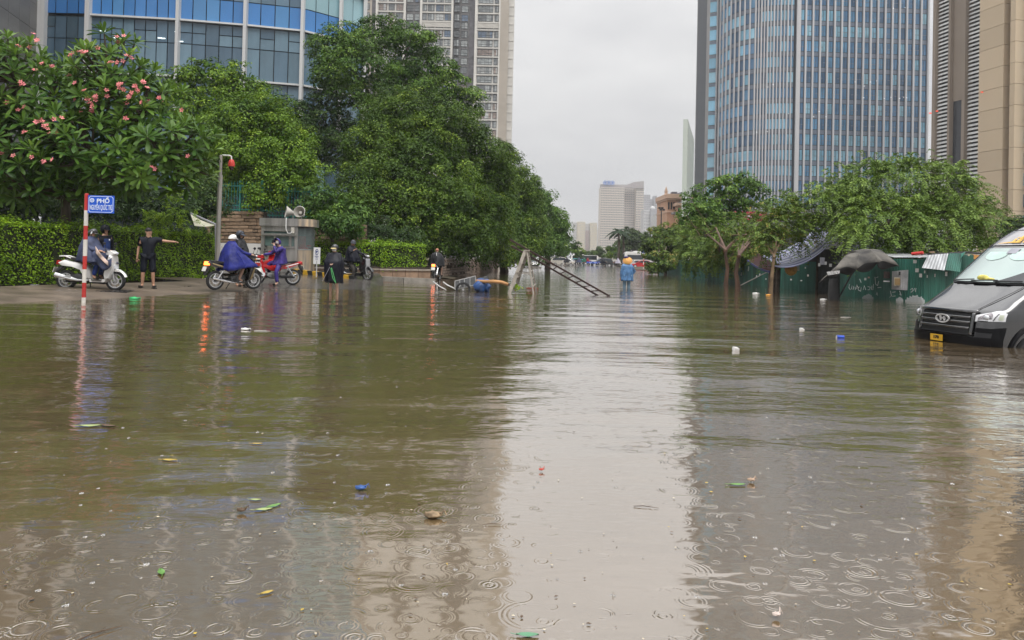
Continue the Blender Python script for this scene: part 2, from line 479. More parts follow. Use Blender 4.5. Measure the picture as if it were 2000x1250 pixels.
def office_building():
    rng = random.Random(3)
    t = empty('office_building', A(400, 500, 62), label='curved glass office block with bright blue panels behind the flowering tree', cat='building')
    T0 = t.matrix_basis.copy(); T0 = Matrix.Translation(t.location); I = T0.inverted()
    bars = [71, 161, 337, 469, 581, 656, 703]
    def Yat(px): return 60.0 + max(0, (px - 161) / 309.0) ** 1.55 * 1.9 + (0.0 if px < 560 else ((px - 560) / 145.0) ** 2 * 4.0)
    def base(px):
        p = A(px, 480, Yat(px)); return Vector((p.x, p.y, 0))
    zr = [6.0, 10.5, 15.0, 19.5, 24.0, 28.5, 33.0, 37.5, 42.0]      # rail heights
    pts = [base(b) for b in bars]
    # dark core wall behind the panes
    mb = MB()
    mb.rings([[p + Vector((0.05, 0.45, 0)) for p in pts] + [pts[-1] + Vector((-7, 22, 0)), pts[0] + Vector((-2, 22, 0))],
              [p + Vector((0.05, 0.45, 42)) for p in pts] + [pts[-1] + Vector((-7, 22, 42)), pts[0] + Vector((-2, 22, 42))]])
    o = mb.build('wall', M_DKFRAME, t, smooth=0); o.location = -t.location
    npan = [4, 8, 5, 4, 3, 2]
    for s in range(len(bars) - 1):
        p, q = pts[s], pts[s + 1]; d = (q - p); L = d.length; d.normalize()
        Mx = basis(p, d)
        n = npan[s]
        for k in range(8):
            z1 = zr[k + 1]; z0 = zr[k]
            # rows below the upper rail: blue spandrel above a rail, grey rows below it
            for c in range(n):
                w = L / n
                x = (c + 0.5) * w
                if k >= 3:
                    segs = [(z0 + 0.1, z0 + 1.9, 'b' if k in (3, 6) else 'g'), (z0 + 1.9, z1 - 0.05, 'g' if s < 4 else 't')]
                else:
                    split = rng.random() < 0.6
                    segs = [(z1 - 0.95, z1 - 0.1, 'g3' if s == 0 else 'g'), (z1 - 1.85, z1 - 0.95, 'g'), (z0 + 0.08, z1 - 1.85, 'g')]
                    if not split: segs = [(z1 - 1.85, z1 - 0.1, 'g'), (z0 + 0.08, z1 - 1.85, 'g')]
                    if s >= 4 and rng.random() < 0.25: segs[-1] = (segs[-1][0], segs[-1][1], 't')
                for a, b_, kind in segs:
                    if kind == 'b': m = M_BLUEGL[0 if s == 0 else rng.choice([1, 1, 2])]
                    elif kind == 't': m = M_TEALGL
                    elif kind == 'g3': m = M_GREYGL[3]
                    else: m = rng.choice(M_GREYGL[:3]) if s else M_GREYGL[rng.choice([0, 0, 3])]
                    M4 = I @ Mx @ Matrix.Translation((x, 0.12 + rng.uniform(0, 0.012), (a + b_) / 2)) @ Matrix.Rotation(rng.uniform(-.008, .008), 4, 'Z') @ Matrix.Rotation(rng.uniform(-.008, .008), 4, 'X')
                    piece('pane', m, t, M4, (w - 0.07, 0.05, b_ - a - 0.07))
        for k in range(6):       # white rails
            if k in (2, 3, 4) and s not in (0,):
                piece('rail', M_WHITEBAR, t, I @ Mx @ Matrix.Translation((L / 2, -0.02, zr[k])), (L - 0.25, 0.3, 0.14))
    for i, p in enumerate(pts):
        w = 0.42 if i in (0, 1) else 0.3
        if i == 0: w = 0.75
        piece('column_fin', M_WHITEBAR, t, I @ Matrix.Translation(p + Vector((0, -0.1, 26))), (w * .8, 0.5, 32))
    # lit ceiling tubes glimpsed through the glass
    for px, py in ((169, 66), (199, 60), (205, 61), (226, 74), (312, 74), (319, 75), (354, 81), (345, 62)):
        p = A(px, py, Yat(px) - 0.02); piece('tube_light', M_TUBE, t, I @ Matrix.Translation(p), (0.3, 0.04, 0.07))
    return t
office_building()

def stone_building():
    t = empty('stone_clad_building', A(0, 500, 52), label='grey stone clad block at the top corner beside the glass office', cat='building')
    I = Matrix.Translation(-t.location)
    p = A(68, 480, 60.2); q = A(-160, 480, 44); p.z = q.z = 0
    d = (p - q); L = d.length; Mx = basis(q, d)
    mb = MB(); mb.box((L / 2, 1.2, 20), (L, 2.0, 40)); o = mb.build('wall', M_DKFRAME, t, smooth=0); o.matrix_basis = I @ Mx
    nx = 9; nz = 20
    for i in range(nx):
        for k in range(nz):
            if k < 4: continue
            piece('panel', M_GREYSTONE, t, I @ Mx @ Matrix.Translation(((i + .5) * L / nx, 0.17, (k + .5) * 2)), (L / nx - 0.04, 0.08, 1.965))
stone_building()

# ---- apartment tower
M_APW = mat('white_render', (0.60, 0.58, 0.54), 0.7, var=0.07, scale=0.2)
M_APD = mat('dark_grey_render', (0.13, 0.125, 0.125), 0.7, var=0.08, scale=0.3)
M_APX = mat('black_stone_strip', (0.075, 0.072, 0.08), 0.6, var=0.45, scale=0.5)
M_APB = mat('beige_render', (0.40, 0.355, 0.30), 0.7, var=0.07, scale=0.15)
M_APG = [mat('flat_window_glass_%d' % i, c, 0.12, var=0.3, scale=0.9, orand=0.25, spec=0.7) for i, c in
         enumerate([(0.33, 0.35, 0.345), (0.25, 0.27, 0.27), (0.14, 0.15, 0.155), (0.42, 0.43, 0.42), (0.10, 0.14, 0.2), (0.24, 0.19, 0.165)])]
def apartment_tower():
    rng = random.Random(11)
    Y = 283.0; px2m = Y / F_PX; FH = 17.55 * px2m
    a = A(703, 480, Y); t = empty('apartment_tower', (a.x, Y, 0), label='tall white and grey apartment tower behind the trees', cat='building')
    X = lambda px: (px - 703) * px2m
    H = 162.0; Wd = X(984)
    # z of floor lines: measured at px 940; a taller blank storey around y 44..54
    def zpix(py): return A(850, py, Y).z
    floors = []
    y = 198.0 + 17.55 * 6
    while y > 55: floors.append((zpix(y), zpix(y - 17.55))); y -= 17.55
    ztop = zpix(54); zb2 = zpix(44)
    y = 43.0
    while y > -60: floors.append((zpix(y), zpix(y - 17.55))); y -= 17.55
    def slabbox(name, m, x0, x1, z0, z1, y0, y1): 
        return MB().box(((x0 + x1) / 2, (y0 + y1) / 2, (z0 + z1) / 2), (x1 - x0, y1 - y0, z1 - z0)).build(name, m, t, smooth=0)
    core = slabbox('wall', M_APD, X(700), X(982), 0, H, 0.6, 40)
    bands = [(703, 715, M_APB), (725, 781, M_APW), (811.5, 873, M_APW), (919, 965, M_APW)]
    slabbox('recessed_strip', M_APX, X(715), X(725), 0, H, 0.2, 0.7); slabbox('recessed_strip', M_APX, X(907), X(919), 0, H, 0.2, 0.7)
    for b0, b1, m in bands: slabbox('facade_panel', m, X(b0), X(b1), 0, H, 0.05, 0.7)
    slabbox('blank_panel', M_APB, X(966), X(984), 0, H, -0.4, 0.75)
    for px, w in ((725, 4), (780, 4), (812, 4.5), (873, 4), (920, 5), (966, 3)):
        slabbox('pilaster', M_APW, X(px - w / 2), X(px + w / 2), 0, H, -0.55, 0.1)
    wins = [(705, 711, 0), (729, 745, 0), (748, 760, 1), (763, 776, 0), (783, 796, 2), (799, 809, 2), (814, 823, 1), (825, 838, 1), (841, 856, 0), (858, 871, 0),
            (877, 888, 3), (891, 904, 2), (924, 953, 0), (956, 964, 1)]
    meshes = {}
    for (z0, z1) in floors:
        h = z1 - z0
        # storey ledge on white parts
        for b0, b1 in ((726, 780), (813, 872), (921, 965)):
            piece('ledge', M_APW, t, Matrix.Translation(((X(b0) + X(b1)) / 2, -0.15, z0 + 0.12)), (X(b1) - X(b0), 0.55, 0.34))
        for w0, w1, kind in wins:
            wd = X(w1) - X(w0); x = (X(w0) + X(w1)) / 2; wh = h * 0.72; zc = z0 + h * 0.56
            g = rng.choice([0, 0, 1, 1, 2, 3, 3, 1, 2, 4, 5]) if kind != 1 else rng.choice([1, 2, 2, 5])
            if kind == 3: g = 2
            nm = 4 if wd > 4 else (2 if wd > 1.9 else 1)
            key = (round(wd, 2), g, kind, rng.randint(0, 1))
            if key not in meshes:
                mb = MB(); mb.mi(0).box((0, 0.06, 0), (wd - 0.1, 0.04, wh - 0.1))
                mb.mi(1)
                for sx in (-1, 1): mb.box((sx * (wd / 2 - 0.05), 0, 0), (0.1, 0.16, wh))
                for sz in (-1, 1): mb.box((0, 0, sz * (wh / 2 - 0.05)), (wd - 0.21, 0.15, 0.1))
                for i in range(1, nm): mb.box((-wd / 2 + wd * i / nm, 0.01, 0), (0.09, 0.12, wh - 0.21))
                if kind != 1: mb.box((0, 0.012, -wh * 0.12), (wd - 0.21, 0.11, 0.08))
                if key[3]: mb.mi(2).box((wd * 0.2, 0.03, 0), (wd * 0.25, 0.02, wh - 0.12))
                meshes[key] = mb.mesh('flat_window', [M_APG[g], M_DKFRAME, M_APG[(g + 2) % 4]], smooth=0)
            link('window', meshes[key], t, (x, -0.12 if kind != 2 else 0.5, zc))
        if True:
            pass
    for b0, b1 in ((815, 871), (922, 964)):
        piece('blank_storey', mat('pale_beige_render', (0.47, 0.45, 0.41), 0.7), t, Matrix.Translation(((X(b0) + X(b1)) / 2, -0.1, (ztop + zb2) / 2 + .2)), (X(b1) - X(b0), 0.4, (zb2 - ztop) * 1.0))
    # side facade seen at a glancing angle, white grid
    for i, (z0, z1) in enumerate(floors):
        piece('side_ledge', M_APW, t, Matrix.Translation((X(984) + 0.9, 14, z0 + 0.2)), (1.9, 26, 0.5))
    mb = MB()
    for k in range(6): mb.box((X(984) + 0.95, 1.5 + k * 5, H / 2), (2.0, 0.7, H))
    mb.build('side_pilaster', M_APW, t, smooth=0)
    return t
apartment_tower()

# ---- right glass tower
M_FIN = mat('pale_fin_stone', (0.48, 0.48, 0.495), 0.5, var=0.08, scale=0.3, orand=0.04)
M_SIDEST = mat('grey_granite_wall', (0.27, 0.265, 0.265), 0.55, var=0.08, scale=0.3, orand=0.05)
M_TWG = [mat('tower_glass_%d' % i, c, 0.1, var=0.2, scale=0.4, orand=0.2, spec=0.7) for i, c in
         enumerate([(0.095, 0.20, 0.34), (0.125, 0.28, 0.45), (0.215, 0.44, 0.59), (0.30, 0.53, 0.66), (0.065, 0.125, 0.21)])]
M_TWSP = mat('tower_spandrel', (0.17, 0.20, 0.25), 0.35, var=0.1, orand=0.1)
M_LIT = mat('office_ceiling_light', (1, 1, 1), 0.5, emit=(0.9, 0.97, 1.0), estr=0.7)
def glass_tower():
    rng = random.Random(5)
    t = empty('glass_tower', A(1600, 500, 195), label='tall blue glass tower with pale vertical fins and curved corner', cat='building')
    I = Matrix.Translation(-t.location)
    FH = 3.95; H = 96.0; Z0 = 11.5
    # plan: list of (px, Y) along the facade from left to right
    P = lambda px, Y: Vector((A(px, 480, Y).x, Y, 0))
    curve = []
    p_l = P(1393, 212); p_r = P(1545, 194.0)
    n = 15
    ctrl = P(1425, 194.5)
    for i in range(n + 1):
        u = i / n; u = u ** 0.9
        curve.append(p_l * (1 - u) ** 2 + ctrl * 2 * u * (1 - u) + p_r * u * u)
    flat = [P(1552 + (1806 - 1552) * i / 18.0, 193.5 + 1.5 * i / 18.0) for i in range(19)]
    # core
    mb = MB(); back = [Vector((flat[-1].x + 2, 230, 0)), Vector((curve[0].x, 235, 0))]
    ring = [p + Vector((0.15, 0.5, 0)) for p in curve + flat] + back
    mb.rings([[p + Vector((0, 0, 0)) for p in ring], [p + Vector((0, 0, H)) for p in ring]])
    o = mb.build('wall', mat('tower_core', (0.05, 0.06, 0.075), 0.5), t, smooth=0); o.location = -t.location
    nfl = int((H - Z0) / FH)
    stuff = {i: MB() for i in range(7)}
    count = 0
    lightband = {3: 0.75, 4: 0.9, 5: 0.35, 7: 0.3, 9: 0.25, 12: 0.5, 13: 0.4, 16: 0.3, 18: 0.5}
    for segs, gap, curved in ((curve, 0.28, True), (flat, 0.5, False)):
        for s in range(len(segs) - 1):
            p, q = segs[s], segs[s + 1]; d = q - p; L = d.length; Mx = I @ basis(p, d)
            for k in range(nfl):
                z = Z0 + k * FH
                pr = lightband.get(k, 0.08)
                r = rng.random()
                if r < pr: g = rng.choice([2, 2, 3])
                else: g = rng.choice([0, 0, 1, 1, 4]) if not curved else (rng.choice([1, 2, 1, 0]) if s > 10 or s < 4 else rng.choice([0, 1, 4, 4]))
                splits = 2 if not curved else 1
                for c in range(splits):
                    w = (L - gap) / splits
                    x = gap / 2 + (c + .5) * w
                    visible = k >= 1 and L > 1.2
                    sz = (w - 0.09, 0.05, FH * 0.66); M4 = Mx @ Matrix.Translation((x, 0.20, z + FH * 0.36))
                    if visible and count < 300 and k >= 6:
                        piece('pane', M_TWG[g], t, M4, sz); count += 1
                    else:
                        stuff[g].add([M4 @ Vector((a * sz[0] / 2, 0, b * sz[2] / 2)) for a, b in ((-1, -1), (1, -1), (1, 1), (-1, 1))], [(0, 1, 2, 3)])
                    if not curved and rng.random() < 0.5:
                        stuff[5].add([Mx @ Vector((x + a * sz[0] / 2, 0.16, z + FH * (0.32 + b * 0.02))) for a, b in ((-1, -1), (1, -1), (1, 1), (-1, 1))], [(0, 1, 2, 3)])
                M4 = Mx @ Matrix.Translation((L / 2, 0.18, z + FH * 0.86))
                stuff[5].add([M4 @ Vector((a * (L - gap) / 2, 0, b * FH * 0.13)) for a, b in ((-1, -1), (1, -1), (1, 1), (-1, 1))], [(0, 1, 2, 3)])
    for g, mb in stuff.items():
        if mb.v:
            o = mb.build('glazing_panes', M_TWG[g] if g < 5 else M_TWSP, t, smooth=0, fix=False); o['kind'] = 'stuff'
    for i, p in enumerate(curve[:-1]):
        piece('fin', M_FIN, t, I @ Matrix.Translation(p + Vector((0, -0.1, (H + Z0) / 2))), (0.30, 0.6, H - Z0))
        if i > 3:
            q = (p + curve[i + 1]) / 2
            if i > 8: piece('fin', M_FIN, t, I @ Matrix.Translation(q + Vector((0, -0.1, (H + Z0) / 2))), (0.24, 0.5, H - Z0))
    for i, p in enumerate(flat):
        w = 1.0 if i == 0 else 0.40
        piece('fin', M_FIN, t, I @ Matrix.Translation(p + Vector((0, -0.2, (H + Z0) / 2))), (w, 0.5, H - Z0))
    # narrow glass strip and granite side wall on the left
    a, b = P(1378, 214), P(1392, 213); d = b - a; Mx = I @ basis(a, d)
    for k in range(nfl):
        z = Z0 + k * FH
        piece('strip_pane', M_TWG[rng.choice([2, 3, 2])], t, Mx @ Matrix.Translation((d.length / 2, 0.1, z + FH * .4)), (d.length - .1, .1, FH * .72))
        piece('strip_spandrel', M_TWSP, t, Mx @ Matrix.Translation((d.length / 2, 0.1, z + FH * .88)), (d.length - .1, .1, FH * .2))
    a, b = P(1353, 262), P(1378, 214); d = b - a; L = d.length; Mx = I @ basis(a, d)
    o = MB().box((L / 2, 1.5, H / 2), (L, 2.6, H)).build('side_wall', M_SIDEST, t, smooth=0); o.matrix_basis = Mx
    for i in range(7):
        for k in range(24):
            piece('cladding_panel', M_SIDEST, t, Mx @ Matrix.Translation(((i + .5) * L / 7, 0.12, 6 + (k + .5) * 3.95)), (L / 7 - .12, .1, 3.83))
    # small lit ceiling lights
    for px, py in ((1670, 160), (1688, 168), (1700, 160), (1712, 158), (1687, 191), (1727, 192), (1740, 190), (1757, 192), (1765, 190), (1771, 191), (1589, 228), (1600, 218),
                   (1613, 228), (1540, 222), (1510, 165), (1500, 170), (1478, 258), (1499, 257), (1745, 16), (1768, 15)):
        piece('ceiling_light', M_LIT, t, I @ Matrix.Translation(A(px, py, 192.6 if px > 1550 else 193)), (0.24, 0.05, 0.09))
    # podium with canopy
    a = P(1352, 176); b = P(1650, 172)
    d = b - a; L = d.length; Mx = I @ basis(a, d)
    o = MB().box((L / 2, 8, 4.6), (L, 14, 9.2)).box((L / 2, -0.5, 10.0), (L + 1, 18, 1.6)).box((L / 2, -1.0, 12.2), (L + 1, 18, 1.0)).build('podium', mat('podium_concrete', (0.2, 0.2, 0.205), 0.6), t, smooth=0)
    o.matrix_basis = Mx
    red = mat('red_signboard', (0.36, 0.02, 0.05), 0.5)
    p = A(1465, 423, 163); o = MB().box((0, 0, 0), (7, .3, 2.2)).build('signboard', red, t, smooth=0); o.location = p - t.location
    me = text_mesh('PV', 1.0, 0.02); me.materials.clear(); me.materials.append(M_WHITEBAR)
    l = link('lettering', me, o, (-.2, -.17, -0.15), (PI / 2, 0, 0))
    return t
glass_tower()

# ---- right beige louvred block
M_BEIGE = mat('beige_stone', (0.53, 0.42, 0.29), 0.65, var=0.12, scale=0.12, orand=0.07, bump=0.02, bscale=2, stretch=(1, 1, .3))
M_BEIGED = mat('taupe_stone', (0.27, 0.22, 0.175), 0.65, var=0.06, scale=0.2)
M_LOUV = mat('louvre_metal', (0.58, 0.58, 0.57), 0.5, metal=0.0, orand=0.12)
M_BLACKW = mat('black_glass', (0.03, 0.033, 0.04), 0.12)
def louvre_block():
    t = empty('louvred_block', A(1900, 500, 150), label='beige stone tower with tall louvre strips at the picture edge', cat='building')
    I = Matrix.Translation(-t.location)
    p = A(1817, 480, 166); q = A(2010, 480, 142); p.z = q.z = 0
    d = q - p; L = d.length; Mx = I @ basis(p, d); dn = d.normalized()
    def X(px):   # distance along the facade for a pixel column at horizon level
        r = ray(px, 503 + .022 * (px - 1000)); 
        k = (p.y * r.x - p.x * r.y) / (dn.x * r.y - dn.y * r.x); return k
    H = 82
    def slab(name, m, a, b, y0, y1, z0=0, z1=H):
        x0, x1 = X(a), X(b)
        o = MB().box(((x0 + x1) / 2, (y0 + y1) / 2, (z0 + z1) / 2), (x1 - x0, y1 - y0, z1 - z0)).build(name, m, t, smooth=0); o.matrix_basis = Mx; return o
    slab('wall', M_BLACKW, 1820, 2008, 1.6, 14)
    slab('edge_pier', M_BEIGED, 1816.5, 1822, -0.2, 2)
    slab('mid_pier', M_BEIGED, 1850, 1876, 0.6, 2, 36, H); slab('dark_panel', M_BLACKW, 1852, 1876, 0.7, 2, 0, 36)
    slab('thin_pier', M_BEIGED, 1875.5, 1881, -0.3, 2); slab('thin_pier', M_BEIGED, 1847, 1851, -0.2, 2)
    for a, b in ((1919, 1967), (1980, 1990)):
        # stone column built of courses
        z = 0; k = 0
        while z < H:
            x0, x1 = X(a), X(b)
            piece('stone_course', M_BEIGE, t, Mx @ Matrix.Translation(((x0 + x1) / 2, -0.2, z + 2.0)), (x1 - x0, 2.6, 3.93)); z += 4
    slab('shade_band', M_BEIGED, 1967, 1980, 0.35, 2)  # the column's shade band, put into a darker stone colour
    for a, b in ((1822, 1847), (1881, 1917)):
        x0, x1 = X(a), X(b); z = 4.0
        while z < H:
            piece('louvre', M_LOUV, t, Mx @ Matrix.Translation(((x0 + x1) / 2, 0.55, z)) @ Matrix.Rotation(R(-28), 4, 'X'), (x1 - x0 - .1, 0.07, 0.5)); z += 0.82
    for k in range(20):
        piece('window', M_TWG[4 if k % 2 else 1] if k < 12 else M_BEIGED, t, Mx @ Matrix.Translation((X(1999), 0.9, 2 + k * 4)), (X(2008) - X(1990), 0.3, 2.4))
    red = mat('red_sticker_lights', (0.7, 0.06, 0.03), 0.4, emit=(1, 0.1, 0.03), estr=0.5)
    for px, py in ((1918, 180), (1817, 221), (1830, 217)):
        piece('warning_light', red, t, I @ Matrix.Translation(A(px, py, 150)), (0.4, .2, .2))
    return t
louvre_block()

# ---- pale green wall and peach villa beside the tower
def pale_wall():
    a = A(1339, 480, 150); b = A(1352, 480, 176); H = A(1345, 250, 160).z
    t = empty('pale_green_block', (a.x, 150, 0), label='narrow pale green tiled side of a block next to the glass tower', cat='building')
    d = Vector((b.x - a.x, 26, 0)); Mx = basis((0, 0, 0), d); L = d.length
    m = mat('pale_green_tile', (0.52, 0.57, 0.52), 0.4, var=0.05, orand=0.03)
    o = MB().box((L / 2, .5, H / 2), (L, .8, H)).build('wall', m, t, smooth=0); o.matrix_basis = Mx
    for k in range(9):
        for i in range(4): piece('panel', m, t, Mx @ Matrix.Translation(((i + .5) * L / 4, 0.05, (k + .5) * H / 9)), (L / 4 - .08, .1, H / 9 - .08))
    piece('roof_sign', mat('pink_sign', (0.6, 0.25, 0.22), 0.5), t, Mx @ Matrix.Translation((L * .75, 1, H + 1.0)), (5, .4, 2.0))
pale_wall()

M_PEACH = mat('peach_render', (0.55, 0.33, 0.22), 0.7, var=0.1, scale=0.3)
M_PEACHL = mat('peach_trim', (0.62, 0.43, 0.32), 0.7, var=0.06)
M_SLATE = mat('slate_roof', (0.15, 0.15, 0.17), 0.6, var=0.15, scale=2)
def villa():
    Y = 170.0; o0 = A(1296, 507, Y); t = empty('peach_villa', (o0.x, Y, 0), label='peach rendered villa with slate roofs and cornices beside the pale wall', cat='building')
    X = lambda px: (px - 1296) * Y / F_PX
    Z = lambda py: A(1310, py, Y).z
    def bx(name, m, a, b, y0, y1, top, bot): return MB().box(((X(a) + X(b)) / 2, (y0 + y1) / 2, (Z(top) + Z(bot)) / 2), (X(b) - X(a), y1 - y0, Z(top) - Z(bot))).build(name, m, t, smooth=0)
    bx('wall', M_PEACH, 1301, 1352, 0, 12, 384, 520)
    bx('cornice', M_PEACHL, 1298, 1352, -.8, 12.3, 379, 388); bx('cornice', M_PEACHL, 1299, 1352, -.5, 12.2, 389, 391)
    bx('string_course', M_PEACHL, 1300, 1352, -.3, 12.1, 412, 415)
    bx('bay_wall', M_PEACH, 1316, 1352, -3.2, 0, 404, 520); bx('bay_cornice', M_PEACHL, 1312, 1352, -3.8, -.1, 398, 403.5)
    bx('canopy', mat('grey_canopy', (0.2, 0.2, 0.2), .6), 1303, 1352, -6, -3.3, 417, 421)
    for nm, a, b, y0, zb, zt in (('roof', 1316, 1352, 0, 379, 368), ('bay_roof', 1314, 1352, -3.8, 398, 389)):
        MB().rings([[(X(a), y0, Z(zb) + .05), (X(b), y0, Z(zb) + .05), (X(b), y0 + 8, Z(zb) + .05), (X(a), y0 + 8, Z(zb) + .05)], [(X(b) - .5, y0 + 2, Z(zt)), (X(b), y0 + 2, Z(zt)), (X(b), y0 + 5, Z(zt)), (X(b) - .5, y0 + 5, Z(zt))]]).build(nm, M_SLATE, t, smooth=0)
    bx('chimney', M_SLATE, 1316, 1326, 3, 5, 372, 379)
    MB().lathe([(0.5, 0), (0.3, .4), (0.4, .8), (0.03, 1.9)], (X(1299), .3, Z(381)), n=8).build('finial', M_PEACHL, t)
    for px in (1304, 1309, 1314): piece('window', M_BLACKW, t, Matrix.Translation((X(px), -.06, (Z(395) + Z(409)) / 2)), (.32, .2, Z(395) - Z(409)))
    for px in (1318, 1327, 1336): piece('window', M_BLACKW, t, Matrix.Translation((X(px), -3.25, (Z(407) + Z(416)) / 2)), (.5, .2, Z(407) - Z(416)))
villa()

# ---- far towers
def far_tower(name, label, parts, Y, floors, m_win, group=None):
    """parts: list of (px0, px1, ytop, depth offset, wall material, window columns)"""
    a = A(parts[0][0], 500, Y); t = empty(name, (a.x, Y, 0), label=label, cat='building', group=group)
    x0 = parts[0][0]
    for (p0, p1, yt, dy, m, nc) in parts:
        X0, X1 = S(p0 - x0, Y), S(p1 - x0, Y); H = A((p0 + p1) / 2, yt, Y).z
        MB().box(((X0 + X1) / 2, dy + 12, H / 2), (X1 - X0, 24, H)).build('wall', m, t, smooth=0)
        if nc:
            mb = MB(); w = (X1 - X0) / nc; nf = floors; fh = H / nf
            for k in range(1, nf):
                for c in range(nc):
                    mb.box((X0 + (c + .5) * w, dy - 0.1, (k + .45) * fh), (w * 0.66, 0.4, fh * 0.45))
            o = mb.build('windows', m_win, t, smooth=0, fix=False); o['kind'] = 'stuff'
    return t
M_FCREAM = mat('far_cream', (0.60, 0.54, 0.47), 0.7, var=0.04); M_FPINK = mat('far_pinkish', (0.55, 0.49, 0.44), 0.7, var=0.04)
M_FWIN = mat('far_window', (0.17, 0.16, 0.17), 0.4)
t = far_tower('cream_slab_tower', 'big cream hotel slab with a blue logo on its roof in the distance',
              [(1171, 1217, 366, 0, M_FCREAM, 14), (1217, 1241, 366, 16, M_FPINK, 6), (1241, 1256, 364, 4, M_FCREAM, 5)], 1000, 31, M_FWIN)
M_RSIGN = mat('roof_parapet', (0.33, 0.3, 0.3), 0.7); M_LOGO = mat('blue_logo', (0.05, 0.17, 0.55), 0.5)
Xf = lambda px: S(px - 1171, 1000); Zf = lambda py: A(1200, py, 1000).z
MB().box((Xf(1213), 6, (Zf(366) + Zf(360)) / 2), (Xf(1256), 8, Zf(360) - Zf(366))).build('parapet', M_RSIGN, t, smooth=0)
MB().rings([[(Xf(1222), 4, Zf(360)), (Xf(1256), 4, Zf(360)), (Xf(1256), 8, Zf(360)), (Xf(1222), 8, Zf(360))], [(Xf(1236), 4, Zf(354)), (Xf(1256), 4, Zf(352)), (Xf(1256), 8, Zf(352)), (Xf(1236), 8, Zf(354))]]).build('roof_crest', M_RSIGN, t, smooth=0)
for k, ch in enumerate('222'):
    c = (Xf(1179 + k * 7), -1, Zf(357.5))
    o = MB().lathe([(2.9, -.4), (2.9, .4)], c, axis='Y', n=14).build('logo_disc', M_LOGO, t)
    ring = MB().lathe([(1.6, -.6), (2.1, -.6), (2.1, -.45), (1.6, -.45)], c, axis='Y', n=14, caps=False).build('logo_ring', M_WHITEBAR, o)
M_FYEL = mat('far_yellow', (0.60, 0.52, 0.35), 0.7, var=0.04); M_FWH = mat('far_white', (0.55, 0.55, 0.55), .7, var=.04); M_FRED = mat('far_dusty_red', (0.42, 0.27, 0.25), .7, var=.04)
far_tower('pale_yellow_tower', 'pale yellow apartment towers with a dusty red strip far down the street',
          [(1118, 1126, 434, 5, M_FWH, 3), (1126, 1142, 433, 0, M_FYEL, 6), (1142, 1152, 436, 10, M_FWH, 4), (1144, 1151, 450, 8, M_FRED, 3), (1152, 1165, 435, 0, M_FYEL, 5), (1165, 1169, 446, 12, M_FWH, 2)], 1300, 24, mat('far_window_pale', (0.4, 0.39, 0.38), .5))
M_FGREY = mat('far_grey', (0.36, 0.36, 0.38), .7, var=.05)
far_tower('grey_twin_tower', 'grey tower with a stepped roof beside the cream hotel slab', [(1256, 1268, 380, 0, M_FGREY, 3), (1268, 1276, 388, 8, M_FGREY, 2), (1276, 1281, 382, 0, M_FGREY, 1)], 1400, 30, M_FWIN)
t = far_tower('domed_grey_block', 'pale grey rounded block with a small white dome in the distance', [(1256, 1268, 410, 0, M_FWH, 3), (1268, 1284, 408, -6, M_FGREY, 4)], 950, 16, M_FGREY)
MB().ball((S(1273.5 - 1256, 950), 2, A(1273, 407, 950).z), (3.2, 3.2, 3.2)).build('dome', M_FWH, t)
far_tower('white_low_block', 'white low block behind the floodlight mast', [(1284, 1300, 418, 0, M_FWH, 2)], 500, 6, M_FGREY)
# ------------------------------------------------------------------ damp air
def haze():
    m = bpy.data.materials.new('rain_haze'); m.use_nodes = True
    nt = m.node_tree; nt.nodes.clear()
    out = nt.nodes.new('ShaderNodeOutputMaterial'); v = nt.nodes.new('ShaderNodeVolumePrincipled')
    v.inputs['Color'].default_value = (0.94, 0.95, 0.97, 1); v.inputs['Density'].default_value = 0.00034; v.inputs['Anisotropy'].default_value = 0.1
    nt.links.new(v.outputs[0], out.inputs['Volume'])
    o = MB().box((0, 870, 85.2), (2400, 1900, 173.6)).build('haze', m, smooth=0)
    tag(o, 'thin grey rain haze filling the street air', kind='stuff')
haze()
# ------------------------------------------------------------------ trees, hedges, shrubs
M_BARK = mat('bark', (0.085, 0.065, 0.048), 0.9, var=0.4, scale=3, bump=0.03, bscale=9, stretch=(1, 1, 0.25))
M_BARKL = mat('wet_brown_bark', (0.10, 0.055, 0.035), 0.7, var=0.4, scale=4, bump=0.015, bscale=12, stretch=(1, 1, 0.3))
LM_FICUS = leaf_mat('ficus_leaf', (0.010, 0.040, 0.003), (0.100, 0.180, 0.014), (0.24, 0.34, 0.035))
LM_BRIGHT = leaf_mat('bright_leaf', (0.016, 0.062, 0.004), (0.150, 0.265, 0.016), (0.30, 0.42, 0.04))
LM_HEDGE = leaf_mat('hedge_leaf', (0.022, 0.075, 0.003), (0.25, 0.42, 0.014), (0.46, 0.60, 0.04))
LM_DARK = leaf_mat('dark_leaf', (0.008, 0.026, 0.005), (0.055, 0.110, 0.022), (0.14, 0.19, 0.04))
LM_FEATH = leaf_mat('feathery_leaf', (0.020, 0.062, 0.008), (0.185, 0.285, 0.050), (0.29, 0.39, 0.08))
LM_OLIVE = leaf_mat('olive_leaf', (0.020, 0.055, 0.008), (0.140, 0.215, 0.028), (0.30, 0.22, 0.06))
LM_TALL = leaf_mat('tall_tree_leaf', (0.014, 0.058, 0.007), (0.115, 0.215, 0.028), (0.25, 0.37, 0.06))
LM_FAR = leaf_mat('far_tree_leaf', (0.016, 0.042, 0.012), (0.085, 0.140, 0.036), (0.15, 0.22, 0.06))
LM_FRANG = leaf_mat('frangipani_leaf', (0.022, 0.075, 0.010), (0.130, 0.235, 0.034), (0.24, 0.36, 0.06), rough=0.36, transl=0.2)

def nrm(a): return a / np.maximum(np.linalg.norm(a, axis=-1, keepdims=True), 1e-9)

